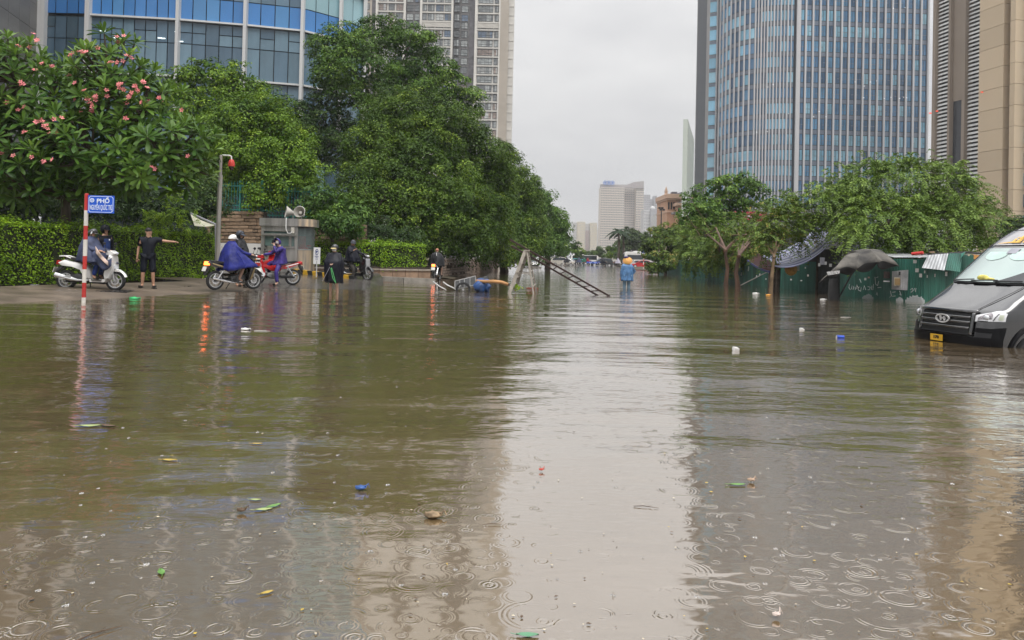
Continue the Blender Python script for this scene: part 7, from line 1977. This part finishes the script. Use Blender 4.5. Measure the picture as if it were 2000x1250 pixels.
def drape(t, name, m, levels, n=40, folds=9, amp=.05, seed=0, start=1):
    """cloth hung through elliptical levels: (centre, rx, ry, rz, tilt) ; folds deepen downward. tilt = z change with x"""
    rng = random.Random(seed); ph = [rng.uniform(0, 6) for _ in range(4)]; rs = []
    L = len(levels)
    # resample smoothly
    K = (L - 1) * 4 + 1
    for q in range(K):
        u = q / 4; i = min(int(u), L - 2); f = u - i; a, b = levels[i], levels[i + 1]; f2 = f
        c = Vector(a[0]).lerp(Vector(b[0]), f2); rx, ry, tl = (a[k] + (b[k] - a[k]) * f2 for k in (1, 2, 3)); dep = max(0, (q / (K - 1) - .15)) / .85
        ring = []
        for k in range(n):
            an = 2 * PI * k / n; w = 1 + amp * 4 * dep * (math.sin(folds * an + ph[0] + .8 * math.sin(2 * an + ph[1])) * .6 + .4 * math.sin((folds * 2 + 1) * an + ph[2]))
            x, y = rx * math.cos(an) * w, ry * math.sin(an) * w
            ring.append(c + Vector((x, y, tl * x + (.02 * dep * math.sin(5 * an + ph[3]) if q == K - 1 else 0))))
        rs.append(ring)
    mb = MB(); mb.rings(rs, caps=False); o = mb.build(name, m, t, smooth=60); o.modifiers.new('thick', 'SOLIDIFY').thickness = .008
    return o
def helmet(t, fr, H, m, visor=None, full=False):
    h = MB(); rs = []
    for i in range(9):
        ph = -.22 + (PI / 2 + .22) * i / 8; k = max(.02, math.cos(ph))
        rs.append([fr(-.012, 0, .035) + H @ Vector((.125 * k * math.cos(2 * PI * j / 18), .112 * k * math.sin(2 * PI * j / 18), .118 * math.sin(ph))) for j in range(18)])
    h.rings(rs); o = h.build('helmet', m, t, smooth=60)
    v = MB(); v.grid(lambda u, w: fr(-.012, 0, .035) + H @ Vector(((.118 + .085 * w) * math.cos((u - .5) * 1.9), (.108 + .02 * w) * math.sin((u - .5) * 1.9), .0 - .035 * w)), 8, 2); v.build('visor', visor or m, o).modifiers.new('t', 'SOLIDIFY').thickness = .008
    MB().tube([fr(.0, .10, .02), fr(.035, .07, -.08), fr(.045, 0, -.105), fr(.035, -.07, -.08), fr(0, -.10, .02)], .007, 5).build('chin_strap', M_BLACKP, o)
    return o
def hood(t, fr, H, m, open_=.9):
    rs = []
    for i in range(8):      # rings from face opening to the back
        a = i / 7; x = .075 - .20 * a; k = math.sqrt(max(.03, 1 - ((a - .25) / .78) ** 2)) if a > .25 else .98
        rs.append([fr(x, 0, .0) + H @ Vector((0, .115 * k * math.sin(2 * PI * j / 16), .005 + .135 * k * math.cos(2 * PI * j / 16))) for j in range(16)])
    return MB().rings(rs, caps=False).build('hood', m, t, smooth=60)
def mask(t, fr, H, m=M_MASKW):
    return MB().grid(lambda u, v: fr(.0, 0, 0) + H @ Vector((.098 * math.cos((u - .5) * 2.0) + .022 * math.sin(PI * v) * math.sin(PI * u), .088 * math.sin((u - .5) * 2.0), -.075 + .085 * v)), 8, 5).build('face_mask', m, t)

def gz(px, py, z): return G(px, py, z)
# 1 white scooter and its rider in a slate poncho
b1 = G(176, 567, .085); motorbike('white scooter parked beside the striped sign pole', b1, R(2), 'scooter', M_WHPAINT)
t, J, fr, H = person('person in slate blue poncho sitting on the white scooter', b1, R(2), RIDE, dict(pelvis=(-.10, 0, .87), chest=(-.06, 0, 1.22), neck=(-.02, 0, 1.38), head=(.02, 0, 1.50), shL=(-.05, .18, 1.32), shR=(-.05, -.18, 1.32), knL=(.26, .17, .78), knR=(.26, -.17, .78)), top=SLATE, bottom=cloth('blue_trousers', (.02, .045, .2)), hair=False)
helmet(t, fr, H, M_BLKPAINT); MB().box(tuple(fr(.02, -.115, .03)), (.03, .012, .07), rot=H).build('reflective_tab', M_WHSIGN, t)
po = drape(t, 'poncho', SLATE, [((-.02, 0, 1.44), .085, .085, 0), ((-.03, 0, 1.36), .17, .23, 0), ((.0, 0, 1.15), .27, .32, -.1), ((.08, 0, .95), .37, .36, -.15), ((.16, 0, .74), .50, .38, -.05)], seed=1, folds=8, amp=.048)
PRINT = mat('skin_tone_print', (.50, .38, .32), .5, var=.5, scale=7)
MB().grid(lambda u, v: Vector((.30 + .34 * u - .02 * v, -.37 - .05 * math.sin(PI * u) + .02 * v, 1.02 - .34 * u - .02 + .17 * v * (1 - .3 * u))), 8, 4).build('poncho_print', PRINT, po).modifiers.new('t', 'SOLIDIFY').thickness = .006
MB().grid(lambda u, v: Vector((.20 + .50 * u, -.36 + .03 * math.sin(9 * u), .62 + .08 * math.sin(7 * u) + v * (.40 - .20 * u))), 10, 4).build('poncho_front_flap', SLATE, po).modifiers.new('t', 'SOLIDIFY').thickness = .008
# 2 hooded figure behind the scooter
b = G(206, 556, .11); b = Vector((A(204, 480, 22.3).x, 22.3, .12))
t, J, fr, H = person('person in dark hooded jacket with blue panel behind the white scooter', b, R(-28), STAND, top=DARKJ, bottom=TROUS, hair=False, scale=1.03, head_yaw=R(14))
hood(t, fr, H, DARKJ); MB().grid(lambda u, v: Vector((.150 + .02 * math.sin(PI * u), -.12 + .2 * u, .95 + .38 * v)), 6, 6).build('blue_panel', BLUEJ, t); helmet(t, fr, H, DARKJ)
MB().box((.17, .03, 1.30), (.01, .03, .04)).build('badge', M_WHSIGN, t)
# 3 pointing man
b = Vector((A(290, 480, 21.6).x, 21.6, .115))
t, J, fr, H = person('man in navy shirt and rolled shorts pointing along the street', b, R(-72), STAND, dict(shL=(0, .19, 1.38), elL=(.06, .44, 1.33), wrL=(.12, .66, 1.32), elR=(-.05, -.26, 1.10), wrR=(-.02, -.28, .86), hipL=(0, .10, .9), anL=(-.01, .15, .08), toL=(.12, .2, .03), anR=(-.01, -.13, .08), toR=(.13, -.17, .03), knL=(.03, .13, .49), knR=(.03, -.12, .49)), top=NAVY, top_sleeve=.45, bottom=NAVY, bottom_len=.5, head_yaw=R(28), scale=1.0)
MB().tube([fr(.09, .075, .02), fr(.098, .05, .02), fr(.10, .02, .02), fr(.10, -.02, .02), fr(.098, -.05, .02), fr(.09, -.075, .02)], .004, 4).build('glasses', M_BLACKP, t)
MB().tube([(.06, .06, 1.44), (.09, 0, 1.40), (.06, -.06, 1.44)], .018, 6).build('collar', NAVY, t); MB().tube([(.155, 0, 1.38), (.16, 0, 1.15), (.155, 0, .9)], .005, 4).build('placket', DARKJ, t)
# 4 blue poncho rider from behind
b4 = G(457, 566, .06); hd4 = R(52)
motorbike('dark motorbike with lit tail light under the blue poncho rider', b4, hd4, 'cub', M_BLKPAINT, lit=M_BRAKEON, stripe=mat('gold_stripe', (.3, .22, .1), .3))
t, J, fr, H = person('rider in royal blue poncho and white helmet seen from behind', b4, hd4, RIDE, dict(anR=(.02, -.22, .32), toR=(.16, -.25, .26)), top=POBLUE, bottom=TROUS, skin=SKIN_P, hair=False, bottom_len=.5)
helmet(t, fr, H, M_WHPAINT, M_WHPAINT)
drape(t, 'poncho', POBLUE, [((-.11, 0, 1.45), .095, .09, 0), ((-.13, 0, 1.34), .16, .22, 0), ((-.12, 0, 1.12), .25, .34, 0), ((-.02, -.04, .92), .40, .43, .02), ((.06, -.10, .66), .56, .50, .16)], seed=3, folds=7, amp=.048)
# 5 standing figure with cap, grey poncho
b = Vector((A(468, 480, 24.6).x, 24.6, .06))
t, J, fr, H = person('standing person in charcoal poncho and cap looking right', b, R(-10), STAND, top=POGREY, bottom=TROUS, hair=False, scale=1.05, head_yaw=R(0))
helmet(t, fr, H, mat('slate_cap', (.06, .07, .09), .5)); hood(t, fr, H, POGREY)
drape(t, 'poncho', POGREY, [((0, 0, 1.50), .085, .085, 0), ((0, 0, 1.40), .15, .23, 0), ((0.02, 0, 1.15), .22, .31, 0), ((.03, 0, .9), .26, .33, 0), ((.04, 0, .68), .30, .35, .1)], seed=4, folds=6, amp=.048)
b5 = Vector((A(494, 480, 25.6).x, 25.6, .08)); motorbike('white and black scooter parked between the two poncho figures', b5, R(120), 'scooter', M_WHPAINT, front=M_BLKPAINT)
b6 = Vector((A(512, 480, 29.0).x, 29.0, .2)); motorbike('red topped scooter half hidden behind the booth corner', b6, R(60), 'cub', M_REDPAINT)
# 6 purple raincoat on the red bike
b7 = G(537, 557, .05); hd7 = R(213)
motorbike('red motorbike ridden by the person in purple', b7, hd7, 'cub', M_REDPAINT, stripe=M_WHPAINT)
t, J, fr, H = person('rider in purple raincoat and white mask holding a phone to the face', b7, hd7, RIDE, dict(pelvis=(-.18, 0, .86), head=(-.06, 0, 1.52), elL=(.10, .30, 1.14), wrL=(.10, .12, 1.40), curlL=(.8, 0, 0), hipL=(-.14, .12, .84), knL=(.06, .30, .46), anL=(.02, .33, .07), toL=(.16, .37, .02)), top=PURPLE, bottom=PURPLE, hair=False, skin=SKIN_P, head_yaw=R(35))
hood(t, fr, H, PURPLE); mask(t, fr, H); MB().grid(lambda u, v: fr(0, 0, .07) + H @ Vector((.10 + .06 * v, -.08 + .16 * u, -.015 - .01 * v)), 4, 2).build('cap_peak', M_BLACKP, t).modifiers.new('t', 'SOLIDIFY').thickness = .01
MB().box(tuple(J['wrL'] + Vector((.03, -.06, .10))), (.02, .07, .14), rz=.4).build('phone', M_BLACKP, t)
drape(t, 'raincoat_skirt', PURPLE, [((-.17, 0, 1.30), .17, .19, 0), ((-.17, 0, 1.05), .18, .20, 0), ((-.16, 0, .86), .22, .24, 0), ((-.13, 0, .74), .26, .28, -.1)], seed=6, folds=6, amp=.048)
MB().box((.02, 0, 1.22), (.01, .28, .012)).build('reflective_strip', M_WHSIGN, t)
# 7 woman in black poncho standing in the water
b = G(652, 572); b.z = -.12
t, J, fr, H = person('woman in black poncho with white mask and yellow visor standing in the water', b, R(-98), STAND, dict(elL=(.14, .26, 1.15), wrL=(.26, .08, 1.10), elR=(.14, -.26, 1.15), wrR=(.26, -.08, 1.10), anL=(-.01, .12, .08), anR=(-.01, -.12, .08)), top=POBLACK, bottom=TROUS, bottom_len=.5, skin=SKIN_P, scale=.93, head_yaw=R(-8), shoes=False)
helmet(t, fr, H, M_BLKPAINT, mat('yellow_visor', (.62, .50, .22), .4)); mask(t, fr, H)
po = drape(t, 'poncho', POBLACK, [((0, 0, 1.47), .085, .085, 0), ((0.02, 0, 1.38), .14, .20, 0), ((.07, 0, 1.14), .25, .33, 0), ((.06, 0, .88), .27, .31, 0), ((.05, 0, .60), .27, .27, .06), ((.05, 0, .47), .27, .27, .1)], seed=7, folds=7, amp=.048)
GLINE = mat('green_cord', (.10, .45, .14), .5)
for q, pts in enumerate(([(.36, .04, .96), (.38, .10, .80), (.37, .16, .60), (.36, .20, .46)], [(.37, .02, .95), (.39, .06, .78), (.38, .10, .62), (.37, .18, .50)], [(.37, -.02, .98), (.39, -.1, .80), (.37, -.2, .62), (.36, -.26, .52)])): MB().tube(pts, .011 if q < 2 else .007, 5).build('raincoat_cord', GLINE if q < 2 else M_GREYP, po)
# 8 man on the black scooter
b8 = Vector((A(693, 480, 31.4).x, 31.4, .13)); hd8 = R(-24)
motorbike('black scooter with pale grey front shield beside the striped kerb', b8, hd8, 'scooter', M_BLKPAINT)
bk = bpy.data.objects[-1] if False else None
MB().slab([(.63, .42), (.70, .60), (.665, .90), (.62, .90), (.62, .55)], .27, 0, .85).build('front_shield', M_SILV, [o for o in bpy.data.objects if o.get('label', '').startswith('black scooter')][0])
t, J, fr, H = person('man in dark raincoat seated on the black scooter turning to look back', b8, hd8, RIDE, dict(elR=(.0, -.26, 1.12), wrR=(.12, -.22, 1.22), anR=(.12, -.24, .06), toR=(.26, -.27, .02), knR=(.14, -.22, .48)), top=POBLACK, bottom=GREYTR, hair=False, head_yaw=R(-50), skin=SKIN)
helmet(t, fr, H, mat('dark_grey_cap', (.05, .055, .07), .5)); drape(t, 'poncho', POBLACK, [((-.13, 0, 1.42), .085, .085, 0), ((-.14, 0, 1.34), .15, .21, 0), ((-.12, 0, 1.12), .22, .29, 0), ((-.08, 0, .92), .28, .32, 0), ((-.06, 0, .76), .32, .33, 0)], seed=8, folds=6, amp=.048)
# 9 rider from behind near the pierced wall
b9 = G(853, 548, -.03); b9.z = -.05
motorbike('motorbike with glowing brake light stopped by the pierced wall', b9, R(84), 'cub', M_BLKPAINT, lit=M_BRAKEON)
t, J, fr, H = person('rider in grey poncho with bare head seen from behind by the wall', b9, R(84), RIDE, dict(knL=(.06, .30, .50), anL=(-.02, .42, .08), toL=(.12, .46, .03), anR=(.1, -.2, .3)), top=POGREY, bottom=TROUS, bottom_len=.5, hair=False, skin=SKIN_P)
MB().ball(fr(-.02, 0, .05), (.10, .09, .08), 12, 8, H).build('cap', mat('rust_cap', (.35, .15, .09), .7), t)
drape(t, 'poncho', POGREY, [((-.12, 0, 1.44), .09, .09, 0), ((-.13, 0, 1.36), .17, .24, 0), ((-.12, 0, 1.14), .25, .34, 0), ((-.1, 0, .95), .30, .38, 0), ((-.1, 0, .74), .34, .38, 0)], seed=9, folds=7, amp=.048)
MB().tube([(-.36, -.03, 1.40), (-.40, -.05, 1.26)], .012, 5).build('white_tag', M_WHSIGN, t)
# 10 teal figure in the shade beyond the wall
b = A(986, 527, 64); b.z = -.1; motorbike('white motorbike in the shade under the second ficus', b, R(100), 'cub', M_WHPAINT)
t, J, fr, H = person('rider in teal poncho bending in the shade under the second ficus', b, R(100), RIDE, top=TEALP, bottom=TROUS, bottom_len=.5, hands=False, skin=SKIN_P)
drape(t, 'poncho', TEALP, [((-.1, 0, 1.46), .1, .1, 0), ((-.13, 0, 1.36), .18, .24, 0), ((-.12, 0, 1.1), .27, .36, 0), ((-.1, 0, .8), .36, .40, 0)], seed=10, folds=6); hood(t, fr, H, TEALP)
# 11 wading figure in blue raincoat
b = G(1224, 562); b.z = -.42
t, J, fr, H = person('person wading in pale blue raincoat under a conical straw hat', b, R(100), STAND, dict(elR=(-.03, -.36, 1.12), wrR=(.10, -.20, .98), elL=(-.02, .26, 1.08)), top=BLUETR, bottom=cloth('grey_blue_trousers', (.16, .25, .33), .4), hair=True, scale=1.0, shoes=False)
drape(t, 'raincoat', BLUETR, [((0, 0, 1.47), .085, .085, 0), ((0, 0, 1.38), .15, .24, 0), ((0, 0, 1.1), .17, .27, 0), ((0, 0, .9), .18, .25, 0), ((0, 0, .72), .19, .25, 0)], seed=11, folds=7, amp=.048)
hatM = Matrix.Rotation(R(-20), 3, 'X') @ Matrix.Rotation(R(-46), 3, 'Y')
MB().lathe([(.21, -.06), (.205, -.045), (.11, .03), (.02, .08)], tuple(fr(-.06, 0, .05)), n=20, M=hatM, caps=False).build('conical_hat', mat('straw_orange', (.66, .38, .09), .6, var=.15, scale=6, col2=(.66, .30, .10)), t).modifiers.new('t', 'SOLIDIFY').thickness = .012
MB().ball(fr(.02, .03, .16), (.10, .11, .05), 12, 7).build('navy_bundle', cloth('navy_bundle', (.03, .03, .13)), t)
# far riders
def far_rider(label, label2, px, Y, rz, m, bikep, seed):
    b = A(px, 505, Y); b.z = -.15; motorbike(label2, b, rz, 'cub', bikep, group='motorbikes at the far junction')
    t, J, fr, H = person(label, b, rz, RIDE, top=m, bottom=TROUS, hands=False, hair=False, shoes=False, group='riders at the far junction')
    helmet(t, fr, H, m); drape(t, 'poncho', m, [((-.1, 0, 1.46), .1, .1, 0), ((-.13, 0, 1.36), .18, .24, 0), ((-.1, 0, 1.1), .3, .36, 0), ((.0, 0, .75), .55, .44, 0)], n=24, seed=seed, folds=6)
far_rider('far rider in black before the champagne estate car', 'far motorbike before the champagne estate car', 1106, 128, R(178), DARKJ, M_WHPAINT, 1)
far_rider('far rider in dark slate poncho beside the green one', 'far motorbike of the slate poncho rider', 1130, 132, R(170), SLATE, M_BLKPAINT, 2)
far_rider('far rider in dark green poncho', 'far motorbike of the green poncho rider', 1141, 133, R(100), cloth('green_poncho', (.01, .09, .06)), M_BLKPAINT, 3)
far_rider('far rider in red jacket behind the blue barrier', 'far motorbike behind the blue barrier', 1149, 152, R(10), cloth('red_jacket', (.25, .02, .03)), M_BLKPAINT, 4)
far_rider('far rider in spreading black poncho before the charcoal car', 'far motorbike before the charcoal estate car', 1178, 131, R(5), POBLACK, M_BLKPAINT, 5)
far_rider('far rider in pale lilac poncho left of the coach', 'far motorbike left of the coach', 1206, 130, R(185), cloth('lilac_poncho', (.42, .40, .48)), M_BLKPAINT, 6)
# ------------------------------------------------------------------ things floating on the water, rain splashes
M_FOAMW = mat('white_foam', (.72, .71, .69), .6, var=.1)
def floater(name, label, cat, px, py, shape, m, s=1.0, rz=0.0):
    p = G(px, py); t = empty(name, p, rz, label, cat)
    mb = MB(); rng = random.Random(int(px * 7 + py))
    if shape == 'bag':
        mb.ball((0, 0, .015), (.12 * s, .08 * s, .04 * s), 14, 8); o = mb.build('body', m, t)
        for v in o.data.vertices: v.co *= 1 + .22 * math.sin(v.co.x * 55 / s + v.co.y * 70 / s)
        MB().tube([(.1 * s, 0, .02), (.15 * s, .02, .03), (.19 * s, .0, .015)], [.02 * s, .015 * s, .005 * s], 6).build('knot', m, t)
    elif shape == 'box':
        mb.box((0, 0, .02 * s), (.12 * s, .09 * s, .06 * s), rot=Euler((.2, .15, .4)).to_matrix()).build('body', m, t, smooth=0); MB().box((.0, 0, .055 * s), (.10 * s, .08 * s, .012 * s), rot=Euler((.2, .15, .4)).to_matrix()).build('lid', m, t, smooth=0)
    elif shape == 'can':
        mb.lathe([(.03 * s, -.06 * s), (.034 * s, -.055 * s), (.034 * s, .055 * s), (.03 * s, .06 * s)], (0, 0, .012), axis='X', n=12).build('body', m, t); MB().lathe([(.027 * s, -.062 * s), (.027 * s, -.06 * s)], (0, 0, .012), axis='X', n=12).build('end', M_FOAMW, t)
    elif shape == 'leaf':
        prof = [(0, .01), (.25, .14), (.55, .2), (.85, .1), (1, .005)]; vs = []
        for u, w in prof: vs += [((u - .5) * .16 * s, -w * .16 * s, .006 + .012 * s * abs(u - .5)), ((u - .5) * .16 * s, 0, .004), ((u - .5) * .16 * s, w * .16 * s, .007 + .01 * s * abs(u - .5))]
        fs = []
        for i in range(4): a = 3 * i; fs += [(a, a + 3, a + 4, a + 1), (a + 1, a + 4, a + 5, a + 2)]
        mb.add(vs, fs).build('blade', m, t); MB().tube([(-.08 * s, 0, .006), (-.12 * s, .01 * s, .008)], .003 * s, 4).build('stalk', m, t)
    elif shape == 'stick':
        mb.tube([(-.2 * s, 0, .004), (-.05 * s, .015 * s, .008), (.2 * s, -.01 * s, .005)], [.006 * s, .007 * s, .003 * s], 5).build('stem', m, t); MB().tube([(0, .01 * s, .006), (.08 * s, .05 * s, .008)], .003 * s, 4).build('twig', m, t)
    return t
LG = mat('leaf_green', (.12, .26, .06), .4, var=.2, scale=20); LY = mat('leaf_yellow', (.42, .30, .05), .45, var=.2, scale=20); LB = mat('leaf_brown', (.09, .055, .03), .6, var=.3, scale=20); LP = mat('leaf_pale', (.30, .36, .14), .5)
floater('plastic_bag', 'bright green plastic bag floating in front of the pointing man', 'bag', 261, 584, 'bag', mat('green_plastic', (.02, .40, .12), .35), .95)
floater('foam_box', 'small white foam cup floating left of the van', 'cup', 1437, 684, 'box', M_FOAMW, .65)
floater('drink_can', 'blue and white drink can floating near the van', 'can', 1641, 660, 'can', mat('can_blue', (.02, .06, .35), .3, metal=.4), 1.0)
floater('foam_box', 'small white box floating below the umbrella', 'box', 1566, 645, 'box', M_FOAMW, .6)
floater('foam_scrap', 'white scrap floating beside the umbrella pole', 'litter', 1607, 586, 'bag', M_FOAMW, .8)
floater('orange_fruit', 'orange scrap floating by the twin tree trunks', 'litter', 1500, 577, 'bag', mat('orange_peel', (.7, .33, .05), .5), .7)
floater('foam_scrap', 'flat white scrap floating in front of the tree trunks', 'litter', 1475, 574, 'bag', M_FOAMW, .9)
floater('foam_scrap', 'white scrap floating in front of the purple rider', 'litter', 478, 645, 'bag', M_FOAMW, .5)
floater('foam_scrap', 'long white scrap floating in front of the purple rider', 'litter', 512, 647, 'stick', M_FOAMW, .6)
floater('foam_scrap', 'white scrap floating beyond the blue can', 'litter', 1652, 620, 'stick', M_FOAMW, .6)
floater('plastic_scrap', 'blue plastic scrap floating left of the bright water', 'litter', 704, 958, 'bag', mat('blue_scrap', (.03, .09, .28), .4), .24)
floater('plastic_scrap', 'small red scrap floating on the bright water', 'litter', 1057, 922, 'bag', mat('red_scrap', (.5, .05, .03), .4), .11)
floater('dry_leaf', 'curled dry leaf with pale edge left of the bright water', 'leaf', 845, 1012, 'bag', mat('dry_leaf', (.24, .17, .10), .7, var=.5, scale=30), .34)
floater('fallen_leaf', 'green leaf with a purple end in the near left water', 'leaf', 315, 1120, 'leaf', LG, .42, R(120))
floater('leaf_sprig', 'sprig of small pale green leaves in the left water', 'leaf', 515, 997, 'leaf', LP, .5, R(20))
floater('leaf_sprig', 'second leaflet of the pale green sprig', 'leaf', 534, 990, 'leaf', LG, .5, R(50))
floater('fallen_leaf', 'yellow leaf below the green one in the near water', 'leaf', 521, 1160, 'leaf', LY, .3, R(40))
floater('fallen_leaf', 'yellow leaf floating left of the middle water', 'leaf', 502, 868, 'leaf', LY, .42, R(5))
floater('fallen_leaf', 'bent yellow leaf left of the round yellow one', 'leaf', 331, 900, 'leaf', LY, .55, R(0))
floater('fallen_leaf', 'pale green leaf floating below the sign pole', 'leaf', 176, 833, 'leaf', LP, .9, R(8))
floater('fallen_leaf', 'brown leaf beside the pale one below the sign pole', 'leaf', 212, 833, 'leaf', LB, .8, R(160))
floater('seed_pod', 'dark seed pod floating left of the leaf sprig', 'pod', 471, 1002, 'bag', LB, .18)
floater('fallen_leaf', 'pale leaf above the dark seed pod', 'leaf', 499, 978, 'leaf', LP, .35)
floater('stick', 'dark stick at the bottom edge of the water', 'stick', 192, 1240, 'stick', LB, .35, R(50))
floater('fallen_leaf', 'green leaf submerged at the bottom of the bright water', 'leaf', 1030, 1243, 'leaf', mat('sunken_green', (.1, .25, .14), .4), .45)
floater('fallen_leaf', 'green bamboo leaf right of the bright water', 'leaf', 1440, 948, 'leaf', LG, .55, R(4))
floater('seed_pod', 'tan pod floating right of the bamboo leaf', 'pod', 1467, 942, 'bag', mat('tan_pod', (.40, .28, .2), .6), .18)
floater('stick', 'thin twig lying on the bright water', 'stick', 1262, 992, 'stick', LB, .30, R(-10))
floater('stick', 'short twig left of the bright water edge', 'stick', 962, 1026, 'stick', LB, .22, R(5))
floater('foam_scrap', 'pale scrap near the bottom right of the water', 'litter', 1516, 1208, 'bag', mat('pale_scrap', (.6, .5, .45), .6), .12)

def scatter():
    rng = np.random.default_rng(99)
    # tiny flecks of litter and petals
    for name, lab, n, m, lo, hi in (('litter_flecks', 'tiny pale flecks of litter floating all over the water', 130, mat('pale_fleck', (.48, .42, .30), .7, var=.4, scale=.7), .0015, .006), ('petal_flecks', 'tiny yellow petals floating all over the water', 36, LY, .002, .008), ('dark_flecks', 'tiny dark bits floating all over the water', 90, LB, .002, .009)):
        V, F = [], []
        for i in range(n):
            py = 560 + 690 * rng.random() ** .75; px = rng.uniform(-50, 2050)
            if py < 600 and px < 700: continue
            p = G(px, py); s = rng.uniform(lo, hi) * (1 + p.y * .12); a = rng.random() * 6.28; ca, sa = math.cos(a) * s, math.sin(a) * s; k = rng.uniform(.3, .9); o = len(V); z = .0035 + s * .1
            V += [(p.x - ca, p.y - sa, z), (p.x + sa * k, p.y - ca * k, z + s * .15), (p.x + ca, p.y + sa, z + s * .1), (p.x - sa * k, p.y + ca * k, z + s * .2)]; F.append((o, o + 1, o + 2, o + 3))
        me = bpy.data.meshes.new(name); me.from_pydata(V, [], F); me.materials.append(m); tag(link(name, me), lab, kind='stuff')
    # rain splashes: little crowns and jets of water
    m = mat('splash_water', (.9, .88, .84), .02, var=.02, trans=1.0, ior=1.33)
    V, F = [], []
    for i in range(220):
        py = 545 + 640 * rng.random() ** 1.5; px = rng.uniform(-60, 2060)
        if py < 600 and px < 720: continue
        p = G(px, py); s = rng.uniform(.2, .6); k = 5; o = len(V); h = .022 * s * rng.uniform(.4, 1.3); r0 = .004 * s; r1 = .0015
        if p.y > 12: r0 *= 1 + .06 * (p.y - 12)
        for z, r in ((-.003, r0 * 1.6), (h * .3, r0), (h, r1)):
            for j in range(k): V.append((p.x + r * math.cos(2 * PI * j / k), p.y + r * math.sin(2 * PI * j / k), z))
        for q in range(2):
            for j in range(k): F.append((o + q * k + j, o + q * k + (j + 1) % k, o + (q + 1) * k + (j + 1) % k, o + (q + 1) * k + j))
        o = len(V); R0 = .016 * s; hh = .006 * s       # crown
        for z, r in ((-.001, R0), (hh, R0 * 1.25)):
            for j in range(8): V.append((p.x + r * math.cos(2 * PI * j / 8), p.y + r * math.sin(2 * PI * j / 8), z * (1 if z < 0 or j % 2 else .5)))
        for j in range(8): F.append((o + j, o + (j + 1) % 8, o + 8 + (j + 1) % 8, o + 8 + j))
    me = bpy.data.meshes.new('rain_splashes'); me.from_pydata(V, [], F); me.materials.append(m); me.polygons.foreach_set('use_smooth', [True] * len(me.polygons)); tag(link('rain_splashes', me), 'small rain splashes standing on the water surface', kind='stuff')
scatter()
